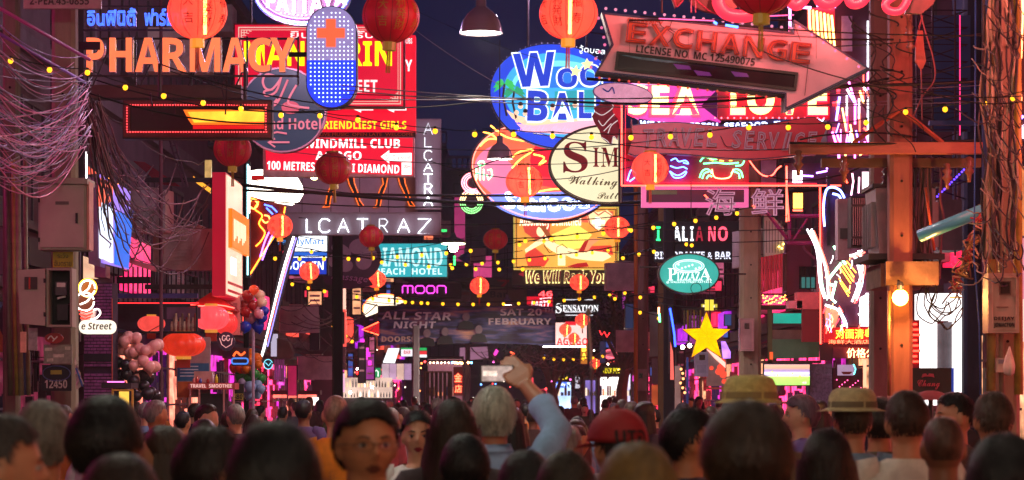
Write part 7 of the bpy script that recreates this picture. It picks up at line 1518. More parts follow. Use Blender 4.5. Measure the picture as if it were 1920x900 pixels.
# tiny lamps far down the street
R = random.Random(31)
for i in range(70):
    px, py, Y = R.uniform(620, 1240), R.uniform(652, 738), R.uniform(84, 112)
    if 708 < px < 1041 and py < 655: continue
    o = B(); r = R.uniform(.9, 2.2)*Y/FPX; o.ball((0, 0, 0), r, 6, 4)
    o = o.make('shop_lamp', R.choice([E('ff4040', 4), E('ffb060', 4), E('ff60c0', 3), E('ffe8d0', 5), E('60a0ff', 3), E('50ff90', 2), E('ff8040', 4)]), None, True); o.location = P(px, py, Y)
    tag(o, 'tiny coloured lamp glimmering far down the street', 'lamp', 'tiny lamps far down the street')
# extra pieces that stick out of the dark facades: brackets, ducts, small air conditioners
for i, (px, py, Y, lab) in enumerate(((560, 600, 50, 'dusty air conditioner in the far cable tangle'), (590, 690, 56, 'dusty air conditioner low beside the steel column'), (1170, 520, 48, 'dusty air conditioner in the dark left of the pizza sign'), (1185, 640, 60, 'dusty air conditioner right of the dark tree'), (1420, 470, 36, 'dusty air conditioner beside the pole with the pink meter box'), (270, 400, 31, 'dusty air conditioner behind the drooping cables'), (350, 470, 32, 'dusty air conditioner left of the vertical red box sign'), (340, 100, 30, 'dusty air conditioner behind the pharmacy letters'), (890, 480, 90, 'far air conditioner under the unlit lantern'), (820, 430, 80, 'far air conditioner beside the letter panel'))):
    o = bpy.data.objects.new('air_conditioner', AC); COL.objects.link(o); o.location = P(px, py, Y); o.rotation_euler = (0, 0, R.uniform(-.3, .3)); tag(o, lab, 'air conditioner')

# dim boards and light boxes lining the far street walls
R = random.Random(41)
for i in range(46):
    left = i % 2 == 0; Y = R.uniform(52, 108); X = (-1 if left else 1)*R.uniform(3.9, 5.4); z = R.uniform(2.3, 6.5)
    px = 960+X/Y*FPX; py = HOR-(z-EYE)/Y*FPX
    if 700 < px < 1050 and 565 < py < 655: continue
    w_, h_ = R.choice([(.3, .8), (.7, .25), (.4, .4), (.22, 1.1), (.9, .3)])
    o = thing('light_box_sign', 'small far light box fixed along the left walls' if left else 'small far light box fixed along the right walls', 'sign', (X, Y, z), 0, 'far light boxes on the left' if left else 'far light boxes on the right')
    q = B(); q.box(-w_/2, w_/2, -.06, .06, -h_/2, h_/2); q.make('case', DARK(), o)
    q = B(); q.box(-w_/2+.04, w_/2-.04, -.068, -.062, -h_/2+.04, h_/2-.04); q.make('face', R.choice([E('ff3858', .9, .4, 4), E('a83ca0', .7, .4, 4), E('4c68c8', .6, .4, 4), E('ffb080', .9, .4, 4), E('d8688c', .6, .4, 4), M('5c5068', .6), M('3c3444', .6), E('40a0a0', .5, .4, 4)]), o)
    q = B()
    for k in range(3): zz = h_/2-.12-k*h_*.28; q.box(-w_*.3, w_*.3, -.073, -.069, zz-.05, zz)
    q.make('print_lines', M('e0c8d0', .6), o, kind='stuff')
# ================================================================ people
def head_pt(th, ph, k=1., female=False):
    """a point on the head; th from the crown (0) to the neck (pi), ph 0 = face (-y)"""
    st, ct = math.sin(th), math.cos(th)
    se = st**.82 if ct > 0 else st; x = .074*se*math.sin(ph); y = -.093*se*math.cos(ph); z = .112*ct
    if z < 0: # jaw
        t = min(1, -z/.112); x *= 1-.22*t**1.4; y = y*(1-.28*t) if y > 0 else y*(1-.08*t**2)
    fr = max(0, math.cos(ph))
    g = lambda a, b, sa, sb: math.exp(-((a)/sa)**2-((b)/sb)**2)
    if fr > .3:
        y -= .021*g(x, z+.022, .011, .016)+.012*g(x, z+.004, .008, .02)             # nose
        y += .010*(g(x-.03, z-.002, .014, .011)+g(x+.03, z-.002, .014, .011))       # eye sockets
        y -= .006*(g(x-.028, z-.024, .02, .008)+g(x+.028, z-.024, .02, .008))       # brow
        y -= .006*g(x, z+.056, .020, .006)+.006*g(x, z+.068, .018, .006)             # lips
        y += .005*g(x, z+.062, .022, .0025); y -= .009*g(x, z+.094, .018, .014)        # mouth line, chin
        y -= .004*(g(x-.045, z+.03, .015, .02)+g(x+.045, z+.03, .015, .02))
    if y > 0: y += .008*g(0, z-.02, 1, .05)
    if female: x *= .94
    return Vector((x*k, y*k, z*k))
def hand(b, wrist, dirv, palm_n, side, curl=.5, size=1.):
    d = Vector(dirv).normalized(); n = Vector(palm_n).normalized(); s_ = d.cross(n).normalized()*side; w_ = Vector(wrist)
    pl = .085*size
    b.loft([[w_+s_*a*.024*size+n*c2*.014*size for a, c2 in ((-1, -1), (1, -1), (1, 1), (-1, 1))], [w_+d*pl*.5+s_*a*.042*size+n*c2*.015*size for a, c2 in ((-1, -1), (1, -1), (1, 1), (-1, 1))], [w_+d*pl+s_*a*.040*size+n*c2*.011*size for a, c2 in ((-1, -1), (1, -1), (1, 1), (-1, 1))]])
    for i, L_ in enumerate((.068, .078, .072, .056)):
        p = w_+d*pl*.92+s_*(.030-.020*i)*size; pts = [p]; dd = d.copy()
        for k in range(3):
            dd = (dd+n*curl*.55).normalized(); p = p+dd*L_*size/3*(1.15-.15*k); pts.append(p)
        b.tube(pts, .008, 6, taper=[.0095*size, .009*size, .0082*size, .0065*size])
    p = w_+d*pl*.25+s_*.026*size; td = (d*.7+s_*.7+n*.3).normalized(); b.tube([p, p+td*.03*size, p+(td+d*.4).normalized()*.058*size], .01, 6, taper=[.012*size, .0105*size, .008*size])
ARM_DOWN = lambda s: [(s*.165, .0, 1.385), (s*.215, .02, 1.25), (s*.232, .03, 1.09), (s*.235, -.02, .95), (s*.228, -.08, .84)]
ARM_UP = [(-.160, .0, 1.39), (-.215, -.02, 1.46), (-.25, -.08, 1.535), (-.19, -.20, 1.64), (-.125, -.29, 1.72)]
def ringe(cx, cy, z, rx, ry, n=20): return [(cx+rx*math.cos(2*PI*j/n), cy+ry*math.sin(2*PI*j/n), z) for j in range(n)]
TOR = [(.84, .160, .105), (.92, .172, .112), (1.0, .155, .10), (1.08, .148, .096), (1.18, .160, .104), (1.28, .172, .110), (1.35, .172, .100), (1.395, .150, .082), (1.425, .105, .066), (1.445, .066, .058)]
def body_mesh(up=False, female=False, res=.0085):
    b = B(); k = .93 if female else 1.
    rings = []
    for z, rx, ry in TOR: rings.append(ringe(0, 0, z, rx*(k if z > .95 else 1), ry))
    b.loft(rings); b.loft([ringe(0, .012, 1.40, .060*k, .062), ringe(0, .006, 1.46, .054*k, .058), ringe(0, .0, 1.53, .052*k, .060)])
    NU, NV = 44, 34; hr = []
    for i in range(NV+1):
        th = max(.02, min(PI-.02, PI*i/NV)); hr.append([head_pt(th, 2*PI*j/NU, 1, female)+Vector((0, 0, 1.585)) for j in range(NU)])
    b.loft(hr[::-1])
    for s in (-1, 1):
        b.ball((s*.076*(.95 if female else 1), .008, 1.578), (.010, .019, .032), 10, 8)
        arm = ARM_UP if (up and s < 0) else ARM_DOWN(s)
        b.tube(arm, .04, 10, taper=[.056*k, .05*k, .044*k, .040*k, .030*k])
        w_ = Vector(arm[-1]); d = w_-Vector(arm[-2])
        if up and s < 0: hand(b, w_, d, (.15, -1, 0), -1, .3, 1.3)
        else: hand(b, w_, d, (-s, -.2, 0), -s*1, .35)
        b.tube([(s*.088, 0, .92), (s*.098, -.012, .70), (s*.10, -.01, .48), (s*.10, .02, .28), (s*.10, .03, .07)], .05, 12, taper=[.092, .08, .056, .052, .036])
        b.ball((s*.105, -.045, .04), (.045, .125, .038), 12, 8)
    me = b.mesh('body', SKIN[0], True); o = bpy.data.objects.new('body', me); COL.objects.link(o)
    md = o.modifiers.new('join', 'REMESH'); md.mode = 'VOXEL'; md.voxel_size = res; md.use_smooth_shade = True
    dg = bpy.context.evaluated_depsgraph_get(); m2 = bpy.data.meshes.new_from_object(o.evaluated_get(dg)); bpy.data.objects.remove(o)
    # lips, brows get their own colour on the one continuous skin
    m2.materials.clear(); m2.materials.append(SKIN[0]); m2.materials.append(M('6c3c30' if not female else '8c1830', .4, 0, 0))
    for p in m2.polygons:
        c = p.center; z = c.z-1.585
        if c.y < -.07 and abs(c.x) < .024-abs(z+.062)*1.2 and -.073 < z < -.052: p.material_index = 1
        p.use_smooth = True
    return m2
def skinmat(h):
    m = M(h, .5, 0, .12, 14, .08, .4); return m
SKIN = [skinmat('b47854'), skinmat('b88060'), skinmat('7c5038'), skinmat('c89878')]
BODY = {'m': body_mesh(), 'f': body_mesh(female=True), 'up': body_mesh(up=True)}
BODYLOW = {'m': body_mesh(res=.016), 'f': body_mesh(female=True, res=.016)}
def shirt_mesh(up=False, long_=False, female=False, seed=0, collar=False):
    b = B(); R = random.Random(seed); k = .94 if female else 1.
    rings = []; T = [(.80, .185, .128)]+[(z, (rx*k if z > .95 else rx)*1.05+.016, ry*1.06+.014) for z, rx, ry in TOR[1:8]]+[(1.435, .112, .078), (1.452, .074, .072 if not collar else .076)]
    n = 40; T2 = []
    for i in range(len(T)-1):
        for t in (0, .33, .66): T2.append(tuple(a+(c-a)*t for a, c in zip(T[i], T[i+1])))
    T2.append(T[-1])
    for z, rx, ry in T2:
        r_ = []
        for j in range(n):
            a = 2*PI*j/n; f = 1+.030*math.sin(3*a+z*14+seed)*(1 if z < 1.3 else .3)+.018*math.sin(7*a-z*23+seed*2)*(1 if z < 1.36 else .3)
            dip = -.030*max(0, -math.sin(a))**2*(1 if z > 1.44 else 0)
            r_.append((rx*f*math.cos(a), ry*f*math.sin(a), z+dip))
        rings.append(r_)
    b.loft(rings, False, False)
    if collar: b.loft([ringe(0, .006, 1.44, .073, .072, 24), ringe(0, .008, 1.485, .066, .070, 24), ringe(0, .006, 1.455, .078, .080, 24)], False, False)
    for s in (-1, 1):
        arm = [Vector(p) for p in (ARM_UP if (up and s < 0) else ARM_DOWN(s))]
        pts = arm[:4] if long_ else arm[:2]+[arm[1].lerp(arm[2], .45)]
        Q = []; 
        for i in range(len(pts)-1):
            for t in (0, .34, .67): Q.append(pts[i].lerp(pts[i+1], t))
        Q.append(pts[-1]); Q = [Vector((s*.115, 0, 1.385))]+Q; m = len(Q)
        tp = [.070-(.018 if long_ else .004)*i/m+.0045*math.sin(i*2.3+seed) for i in range(m)]
        b.tube(Q, .05, 14, taper=tp)
    return b.mesh('shirt', M('808080'), True)
def trousers_mesh():
    b = B(); b.loft([ringe(0, 0, .80, .178, .120), ringe(0, 0, .88, .182, .122), ringe(0, 0, .95, .176, .118)])
    for s in (-1, 1): b.tube([(s*.086, 0, .88), (s*.098, -.012, .66), (s*.10, -.012, .46), (s*.10, .012, .26), (s*.10, .025, .09)], .05, 14, taper=[.102, .094, .078, .070, .066])
    for s in (-1, 1): b.ball((s*.105, -.05, .038), (.05, .135, .044), 12, 8)
    return b.mesh('trousers', M('808080'), True)
def hair_mesh(style, seed=0, fine=True):
    """hair shell grown off the skull, plus loose locks; styles: short, crop, long, bun, bald"""
    R = random.Random(seed); b = B(); NU, NV = (56, 26) if fine else (28, 14)
    C_ = Vector((0, 0, 1.585)); low = {'short': 2.05, 'crop': 1.92, 'long': 2.25, 'bun': 2.02, 'bald': 1.95}[style]
    thick = {'short': .016, 'crop': .011, 'long': .014, 'bun': .012, 'bald': .004}[style]
    rings = []
    for i in range(NV+1):
        r_ = []
        for j in range(NU):
            ph = 2*PI*j/NU; f = max(0, math.cos(ph)); fr = f**.6
            line = low*(1-fr)+fr*(.86 if style != 'bun' else .80); side = math.exp(-((abs(math.sin(ph))-1)/.14)**2)
            line -= .48*side*(0 if style == 'long' else 1)
            th = .02+(line-.02)*i/NV; t = thick*(1-.93*max(0, (i/NV-.5)/.5)**1.3)
            nz = noise.noise(Vector((math.sin(ph)*5+seed, math.cos(ph)*5, th*5)))*.006+noise.noise(Vector((math.sin(ph)*16, math.cos(ph)*16+seed, th*3)))*.004
            p = head_pt(th, ph, 1); d = p.normalized(); 
            if th > 1.0: p = Vector((p.x, p.y, p.z)); 
            flat = .82 if p.y < 0 else 1
            r_.append(C_+p+d*(t+(nz if style != 'bald' else 0)))
        rings.append(r_)
    b.loft(rings[::-1], False, True)
    if style == 'long':
        r2 = []
        for i in range(11):
            t = i/10; rr = []
            for j in range(25):
                a = math.radians(-200+220*j/24+0)  # back half from side to side
                a = math.radians(-15+210*j/24); rx = .098+.035*math.sin(t*PI*.6); ry = .112+.02*t
                z = 1.60-t*.36; q = noise.noise(Vector((j*.5, t*3, seed)))*.010
                rr.append(((rx+q)*math.cos(a), .004+(ry+q)*math.sin(a)*(1 if t < .6 else 1-.1*(t-.6)), z))
            r2.append(rr)
        b.loft(r2, False, False, False); b.loft([[(x*.9, y*.86, z) for x, y, z in rr] for rr in r2][::-1], False, False, False)
    if style == 'bun': b.ball((0, .115, 1.62), (.035, .032, .035), 12, 8)
    # locks: thin tapering strips that lie along the shell
    nl = {'short': 1500, 'crop': 1300, 'long': 1500, 'bun': 900, 'bald': 0}[style] if fine else 0
    for _ in range(nl):
        ph = R.uniform(0, 2*PI); f = max(0, math.cos(ph))**.6; line = low*(1-f)+f*.86-.48*math.exp(-((abs(math.sin(ph))-1)/.14)**2)*(0 if style == 'long' else 1); th = R.uniform(.05, line*.94)
        L_ = R.uniform(.02, .05) if style in ('crop',) else R.uniform(.035, .08); pr = C_+head_pt(th, ph)*1.0; pr += head_pt(th, ph).normalized()*(thick*.9)
        dth = L_/.1; pts = [pr]; w_ = R.uniform(.0012, .0028); tw = R.uniform(-.25, .25)
        for k in (1, 2, 3):
            t2 = min(line+.05, th+dth*k/3); q = head_pt(t2, ph+tw*k/3); pts.append(C_+q+q.normalized()*(thick*(1 if k < 3 else 1.15)+R.uniform(0, .004)))
        s_ = (pts[1]-pts[0]).cross(pr-C_); s_ = s_.normalized()*w_ if s_.length > 0 else Vector((w_, 0, 0))
        b.poly([pts[0]-s_, pts[1]-s_, pts[1]+s_, pts[0]+s_]); b.poly([pts[1]-s_, pts[2]-s_*.8, pts[2]+s_*.8, pts[1]+s_]); b.poly([pts[2]-s_*.8, pts[3], pts[2]+s_*.8])
    if style == 'long' and fine:
        for _ in range(700):
            a = math.radians(R.uniform(-15, 195)); z = R.uniform(1.32, 1.62); r0 = .108; w_ = .0022
            p = Vector((r0*math.cos(a), .004+.122*math.sin(a), z)); q = p+Vector((R.gauss(0, .006), R.gauss(.003, .004), -R.uniform(.05, .12))); t_ = Vector((-math.sin(a), math.cos(a), 0))*w_
            b.poly([p-t_, q, p+t_])
    return b.mesh('hair', M('1c1410'), True)
HAIRMAT = {}
def hairmat(h):
    if h not in HAIRMAT: HAIRMAT[h] = M(h, .45, 0, .5, 60, .35, .32, (1, 1, .12))
    return HAIRMAT[h]
HM = {(st, sd, fn): hair_mesh(st, sd, fn) for st, sd, fn in (('short', 1, True), ('short', 2, True), ('crop', 3, True), ('long', 4, True), ('bun', 5, True), ('short', 6, False), ('long', 7, False), ('crop', 8, False), ('bald', 9, False))}
SHM = {'m0': shirt_mesh(seed=1), 'm1': shirt_mesh(seed=2, collar=True), 'f0': shirt_mesh(female=True, seed=3), 'up': shirt_mesh(up=True, long_=True, seed=4, collar=True), 'l': shirt_mesh(long_=True, seed=5, collar=True)}
TRM = trousers_mesh()
def eyes_mesh():
    b = B()
    for s in (-1, 1):
        b.cur = 0; b.ball((s*.030, -.0775, 1.587), (.0125, .010, .0068), 12, 8); b.cur = 1; b.ball((s*.030, -.0855, 1.587), (.0058, .0035, .0058), 10, 6)
        b.cur = 1; b.tube([(s*.014, -.0905, 1.606), (s*.030, -.0905, 1.612), (s*.048, -.079, 1.606)], .0024, 5, taper=[.0028, .003, .0012]); b.tube([(s*.017, -.0868, 1.590), (s*.030, -.0885, 1.5945), (s*.044, -.080, 1.591)], .0013, 4)
    return b.mesh('eyes', [M('b8aca0', .3, 0, 0), M('140e0c', .3, 0, 0)], True)
EYES = eyes_mesh()
def inst(name, me, parent, mat=None, slot=0):
    o = bpy.data.objects.new(name, me); COL.objects.link(o); o.parent = parent
    if mat: o.material_slots[slot].link = 'OBJECT'; o.material_slots[slot].material = mat
    return o
NP = [0]
def person(label, px, ptop, Y, rz=PI, sex='m', hair=('short', 1, True), hc='17100e', shirt='m0', sc_='24242c', skin=0, group=None, low=False, extra=None, x=None, face=False, headsc=1.):
    top = EYE+(HOR-ptop)/FPX*Y if ptop is not None else 1.7
    s_ = top/1.717; X = (px-960)/FPX*Y if x is None else x
    o = thing('person', label, 'person', (X, Y, 0), rz, group); o.scale = (s_*headsc if headsc != 1 else s_, s_*headsc if headsc != 1 else s_, s_)
    bm = (BODYLOW if low else BODY)['f' if sex == 'f' else ('up' if sex == 'up' else 'm')]
    inst('body', bm, o, SKIN[skin])
    if hair: inst('hair', HM[hair], o, hairmat(hc))
    inst('shirt', SHM[shirt], o, M(sc_, .85, 0, .18, 14, .3)); inst('trousers', TRM, o, M(R.choice(['1c2030', '2c2824', '1a1a1c', '3a3a44']), .85, 0, .2, 8, .2))
    if not low: inst('eyes', EYES, o)
    if extra: extra(o)
    return o
def cap(o, col='8c1018', logo=True):
    b = B(); C_ = Vector((0, 0, 1.585)); rings = []
    for i in range(13):
        th = .02+1.42*i/12; rings.append([C_+Vector((.103*math.sin(th)**.86*math.sin(2*PI*j/32), .005-.119*math.sin(th)**.86*math.cos(2*PI*j/32), .134*math.cos(th)**.9-.0)) for j in range(32)])
    b.loft(rings[::-1], True, True); b.ball((0, 0, 1.724), (.008, .008, .005), 8, 5)
    cp = b.make('cap', M(col, .7, 0, .15, 10, .2), o, True)
    b = B(); r2 = []
    for a in (-60, -40, -20, 0, 20, 40, 60):
        t = math.radians(a); r2.append([(.09*math.sin(t), -.085-.0*math.cos(t), 1.60), (.105*math.sin(t), -.115-.062*math.cos(t), 1.588), (.105*math.sin(t), -.115-.062*math.cos(t), 1.584), (.09*math.sin(t), -.085, 1.594)])
    b.loft(r2); b.make('brim', M(col, .7), cp)
    if logo:
        v, F_ = text_verts('GTU', .03); q = B()
        for x, y, z in v:
            zz = 1.625+(y-.36)*.062; a = math.radians(90)-(x-1.0)*.062/.115; q.v.append((.107*math.cos(a), .007+.123*math.sin(a)*math.sqrt(max(.2, 1-((zz-1.60)/.134)**2))+.004, zz))
        for f in F_: q.face(f)
        q.make('badge_lettering', M('141014', .6), cp)
def hat(o, col='c8b07c', band='5a5040', brim=.17, h=1.735, tall=.0):
    b = B(); b.lathe([(brim, 1.635), (brim*.8, 1.642), (.108, 1.65), (.104, 1.70+tall), (.09, h+tall-.01), (.06, h+tall+.004), (.03, h+tall-.002), (.001, h+tall-.004)], 32, (0, .005, 0), lambda j, n: 1+.02*math.sin(j*.8)); b.f = b.f[1:] if False else b.f
    ht = b.make('hat', M(col, .75, 0, .25, 40, .5), o, True)
    b = B(); b.lathe([(.109, 1.652), (.110, 1.652), (.108, 1.678), (.107, 1.678)], 28, (0, .005, 0)); b.make('hat_band', M(band, .8), ht)
def glasses(o):
    b = B()
    for s in (-1, 1):
        b.tube([(s*.033+.027*math.cos(t*.45), -.1065+.010*abs(math.cos(t*.45))*(1 if math.cos(t*.45)*s > 0 else 0), 1.586+.015*math.sin(t*.45)) for t in range(14)], .0009, 5, True)
        b.tube([(s*.053, -.103, 1.590), (s*.079, -.07, 1.590), (s*.083, .01, 1.588)], .0013, 5)
    b.tube([(-.011, -.106, 1.590), (0, -.1085, 1.592), (.011, -.106, 1.590)], .0013, 5)
    g = b.make('glasses', M('2a2420', .3, .5, 0), o)
    m = bpy.data.materials.new('lens_glass'); m.use_nodes = True; N = m.node_tree.nodes; L = m.node_tree.links; t = N.new('ShaderNodeBsdfTransparent'); gl = N.new('ShaderNodeBsdfGlossy'); gl.inputs['Roughness'].default_value = .05; mx = N.new('ShaderNodeMixShader'); mx.inputs[0].default_value = .12
    L.new(t.outputs[0], mx.inputs[1]); L.new(gl.outputs[0], mx.inputs[2]); L.new(mx.outputs[0], N['Material Output'].inputs[0]); N.remove(N['Principled BSDF'])
    b = B()
    for s in (-1, 1): b.poly([(s*.033+.027*math.cos(t*.45), -.106+.010*abs(math.cos(t*.45))*(1 if math.cos(t*.45)*s > 0 else 0), 1.586+.015*math.sin(t*.45)) for t in range(14)])
    b.make('lens', m, g)
def phone(o):
    b = B(); p = Vector(ARM_UP[-1])+Vector((.055, -.035, .045)); b.box(p.x-.06, p.x+.085, p.y-.005, p.y+.005, p.z-.036, p.z+.036)
    k = b.make('phone', M('6c6864', .3, .2, .1, 3, 0), None); k.location = o.matrix_basis.to_3x3() @ Vector((0, 0, 0)); return p
def put_phone(o):
    s_ = o.scale.x; p = Vector(ARM_UP[-1])+Vector((.115, -.06, .045))
    P_ = o.location+Matrix.Rotation(o.rotation_euler.z, 3, 'Z') @ (p*s_)
    t = thing('phone', 'smartphone held up sideways by the grey-haired man, its screen lit', 'phone', P_, 0)
    b = B(); b.box(-.073, .073, 0, .009, -.037, .037); b.make('case', M('50504c', .3, .2, 0), t)
    b = B(); b.box(-.066, .066, -.002, 0, -.033, .033); sc2 = b.make('screen', E('b8a098', .9, .5, 30), t)
    b = B(); b.box(-.06, .0, -.004, -.002, -.01, .012); b.make('screen_picture', E('e8d0c0', 1.3, .5, 40), sc2)
R = random.Random(3)
F0 = 0.; BK_ = PI
person('man at the far left edge in orange-lit profile with a grey fringe', 0, 770, 5.6, PI*.62, hair=('crop', 3, True), hc='3a3430', skin=1, sc_='4a4440')
person('person with bushy grey hair near the left edge', 80, 748, 7.6, PI, hair=('short', 2, True), hc='6c665c', sc_='6c645c')
person('person with a broad black head of hair left of the round red lantern', 197, 738, 6.4, PI, hair=('short', 1, True), hc='0c0a08', sc_='1c1c20', headsc=1.08)
person('dark brown-haired person lowest at the left, cut by the bottom edge', 226, 846, 5.2, PI, hair=('long', 4, True), hc='2a1c14', sc_='3a2c20', headsc=1.05)
person('brown-haired person turned half right with a tan neck', 396, 796, 6.6, PI*.75, hair=('short', 2, True), hc='1e1712', skin=1, sc_='5c4434')
person('person with glossy black hair nearest the lens, left of the man in glasses', 515, 782, 4.5, PI, 'f', hair=('long', 4, True), hc='0b0d0b', shirt='f0', sc_='1c2020')
person('man in rimless glasses and a dark navy T-shirt facing the camera', 688, 745, 6.9, .3, hair=('short', 1, True), hc='120f0e', skin=0, sc_='1e2836', extra=glasses, headsc=1.04)
person('young woman with tied-back hair and a white top looking into the camera', 784, 766, 11.6, .03, 'f', hair=('bun', 5, True), hc='0e0b0c', shirt='f0', sc_='d8d4d0', skin=3)
person('person with dark brown bobbed hair right of the young woman', 850, 746, 9.6, PI, 'f', hair=('long', 4, True), hc='2a1f16', shirt='f0', sc_='3c3034')
person('black-haired person in a dusty red shirt low in the centre', 872, 812, 8.4, PI, hair=('short', 2, True), hc='0a0808', sc_='8c4450', skin=1)
gm = person('grey-haired man in a light blue shirt raising a phone in his right hand', 926, 722, 10.2, PI, 'up', hair=('short', 2, True), hc='a8ac9c', shirt='up', sc_='8cacd0', skin=1)
put_phone(gm)
person('dark-haired person low between the grey-haired man and the red cap', 985, 842, 7.4, PI, hair=('short', 1, True), hc='14100e', sc_='2c2824')
person('long-haired person with lighter ends low right of centre', 1062, 842, 7.0, PI*.9, 'f', hair=('long', 4, True), hc='2c2418', shirt='f0', sc_='5c4c30', skin=1)
person('person in a backward red cap with black letters', 1157, 766, 8.2, PI+.35, hair=('crop', 3, True), hc='1a1210', sc_='2c3438', skin=1, extra=lambda o: cap(o))
person('person with a broad dark blond head cut by the bottom edge', 1195, 826, 4.8, PI, 'f', hair=('long', 4, True), hc='6a5228', shirt='f0', sc_='4c4438')
person('smiling man in profile facing right behind the blond head', 1292, 762, 9.2, PI*.58, hair=('short', 1, True), hc='14100e', skin=0, sc_='38303c')
person('person with large dark brown hair right of centre at the front', 1400, 748, 5.2, PI, hair=('short', 2, True), hc='2e2014', sc_='241c1c', headsc=1.08)
person('person in a tall pale yellow sun hat behind the large brown head', 1406, 716, 10.2, PI, hair=None, sc_='6c6048', extra=lambda o: hat(o, 'b8a860', '8c7c50', .15, 1.74))
person('woman with long dark hair over her shoulders right of the large brown head', 1551, 800, 8.4, PI*.9, 'f', hair=('long', 4, True), hc='1c120c', shirt='f0', sc_='5c4c48')
person('person in a woven straw hat and light blue top', 1598, 736, 11.2, PI, hair=('crop', 3, True), hc='3a2c20', sc_='6c88a0', skin=1, extra=lambda o: hat(o, 'b0a070', '6a6048', .16, 1.735))
person('man with cropped brown hair in a plain white T-shirt', 1700, 728, 9.7, PI, hair=('crop', 3, True), hc='3a2418', sc_='c8beb0', skin=1)
person('shaven-headed man in a pale shirt just right of the white T-shirt', 1768, 772, 8.8, PI, hair=('bald', 9, False), hc='4a3024', sc_='a89484', skin=2)
person('bald man in an orange shirt farther down the street', 630, 736, 15, PI, hair=('bald', 9, False), hc='8c6858', sc_='e08018', skin=3)
person('grey-haired man in a lilac shirt in profile facing left below the television', 1502, 738, 15, -PI*.5, hair=('short', 2, True), hc='6c5c68', sc_='6c5c94', skin=3)
person('black-haired person with shiny hair clips at the right edge', 1882, 808, 5.6, PI, 'f', hair=('long', 4, True), hc='0c0808', shirt='f0', sc_='2c1414')
person('man in brown profile facing left beneath the green box', 1790, 732, 12.5, -PI*.45, hair=('crop', 3, True), hc='1c1410', sc_='4c342c', skin=1)
person('person with light brown cropped hair near the right edge', 1862, 730, 10.8, PI, hair=('crop', 3, True), hc='4a382c', sc_='5c4038')
person('person with wavy brown hair between the straw hat and the white T-shirt', 1648, 742, 12.0, PI, hair=('short', 2, True), hc='2a1c14', sc_='5c5448')
# the packed crowd beyond: every head in view is a person of its own
taken = [(o.location.x, o.location.y) for o in COL.objects if o.get('category') == 'person']
cols = [('black', '16161a'), ('dark grey', '3a3a40'), ('maroon', '5c1c28'), ('navy', '1c2444'), ('dusty pink', 'a85c68'), ('white', 'b8b0b0'), ('brown', '4c3428'), ('violet', '4c3460'), ('olive', '4a4a2c'), ('red', '8c2028'), ('pale blue', '6a88a8'), ('orange', 'b86028')]
hairs = [('black', '0e0a0a', ('short', 6, False)), ('dark brown', '24180f', ('short', 6, False)), ('long black', '0c0909', ('long', 7, False)), ('long brown', '302014', ('long', 7, False)), ('cropped brown', '3a2a1c', ('crop', 8, False)), ('grey', '7c7874', ('short', 6, False)), ('shaven', '3c2a20', ('bald', 9, False))]
n = 0; tries = 0
RC = random.Random(77)
while n < 150 and tries < 9000:
    tries += 1
    Y = 9.5+52*RC.random()**1.25; hw = min(4.9, .2118*Y+.1); X = RC.uniform(-hw, hw)
    px = X/Y*FPX+960
    if any((X-a)**2+(Y-b_)**2 < .40 for a, b_ in taken): continue
    if Y < 16 and (abs(px-778) < 60 or abs(px-926) < 75 or abs(px-630) < 40 or abs(px-1502) < 40 or abs(px-1790) < 50): continue
    if Y < 12.5 and RC.random() < .5: continue
    hgt = RC.uniform(1.56, 1.76)
    if Y < 16: hgt = RC.uniform(1.55, 1.70)
    ci = RC.choice(cols); hi = RC.choice(hairs); facing = RC.random() < .22; rz = RC.gauss(0, .5)+(0 if facing else PI)
    sex = 'f' if 'long' in hi[0] else 'm'
    if Y > 26: lab = 'distant pedestrian in the packed crowd, only a small dark head showing'; g_ = 'distant pedestrians'
    else: lab = '%s-haired pedestrian in a %s top walking %s the camera in the crowd' % (hi[0], ci[0], 'towards' if facing else 'away from'); g_ = 'pedestrians in the crowd'
    o = person(lab, 0, None, Y, rz, sex, hi[2], hi[1], 'f0' if sex == 'f' else 'm0', ci[1], RC.choice([0, 1, 2, 3]), g_, True, None, X)
    k = hgt/1.717; o.scale = (k, k, k); taken.append((X, Y)); n += 1
    o['_k'] = lab
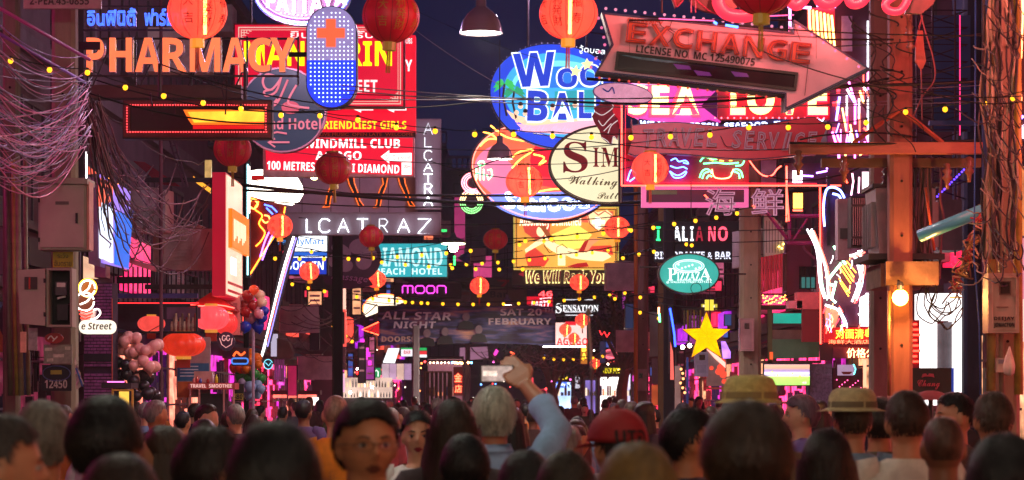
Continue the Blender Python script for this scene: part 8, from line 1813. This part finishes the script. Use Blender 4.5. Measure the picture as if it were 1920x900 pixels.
# tell apart those in the nearer crowd that would otherwise share a label, by the one thing they stand beside
from collections import defaultdict
D = defaultdict(list)
marks = [(0, 'below the left cabinets'), (240, 'below the pink balloons'), (420, 'below the snack stall'), (560, 'below the slanting light strip'), (700, 'below the bottle bar'), (860, 'below the banner'), (980, 'by the raised phone'), (1090, 'beside the long stick'), (1220, 'below the billiards sign'), (1300, 'below the star'), (1430, 'below the pink meter box'), (1530, 'below the television'), (1640, 'below the neon tower'), (1720, 'below the glowing bulb'), (1820, 'below the green box'), (9999, 'below the right-hand meter box')]
for o in list(COL.objects):
    if '_k' in o:
        if o['group'] == 'pedestrians in the crowd':
            px = o.location.x/o.location.y*FPX+960; m_ = [t for a, t in marks if a <= px or a == 0][-1] if px >= 0 else marks[0][1]
            hh, tt = o['label'].split(' pedestrian in a ')[0], o['label'].split(' pedestrian in a ')[1].split(' top')[0]
            D[(hh, tt, m_)].append(o); w_ = 'towards' if 'towards' in o['label'] else 'away from'
            o['label'] = '%s pedestrian, %s top, %s, %s' % (hh, tt, 'facing camera' if w_ == 'towards' else 'facing away', m_)
        del o['_k']
D2 = defaultdict(list)
for o in COL.objects:
    if o.get('category') == 'person': D2[o['label']].append(o)
for k_, L_ in D2.items():
    if len(L_) > 1 and L_[0].get('group') == 'pedestrians in the crowd':
        L_.sort(key=lambda o: o.location.y)
        for i, o in enumerate(L_): o['label'] = k_+(', nearer one' if i == 0 else ', farther one' if i == 1 else ', farthest one')
# ================================================================ night haze of the street
b = B(); b.box(-60, 60, -12, 175, -1.5, 24)
hz = b.make('haze', [], None, kind='stuff'); hm = bpy.data.materials.new('haze_air'); hm.use_nodes = True; N = hm.node_tree.nodes; L = hm.node_tree.links
N.remove(N['Principled BSDF']); pv = N.new('ShaderNodeVolumePrincipled'); pv.inputs['Color'].default_value = (.9, .9, .92, 1); pv.inputs['Density'].default_value = .0007
L.new(pv.outputs[0], N['Material Output'].inputs['Volume']); hz.data.materials.append(hm); tag(hz, 'thin smoky night air filling the street', 'haze')
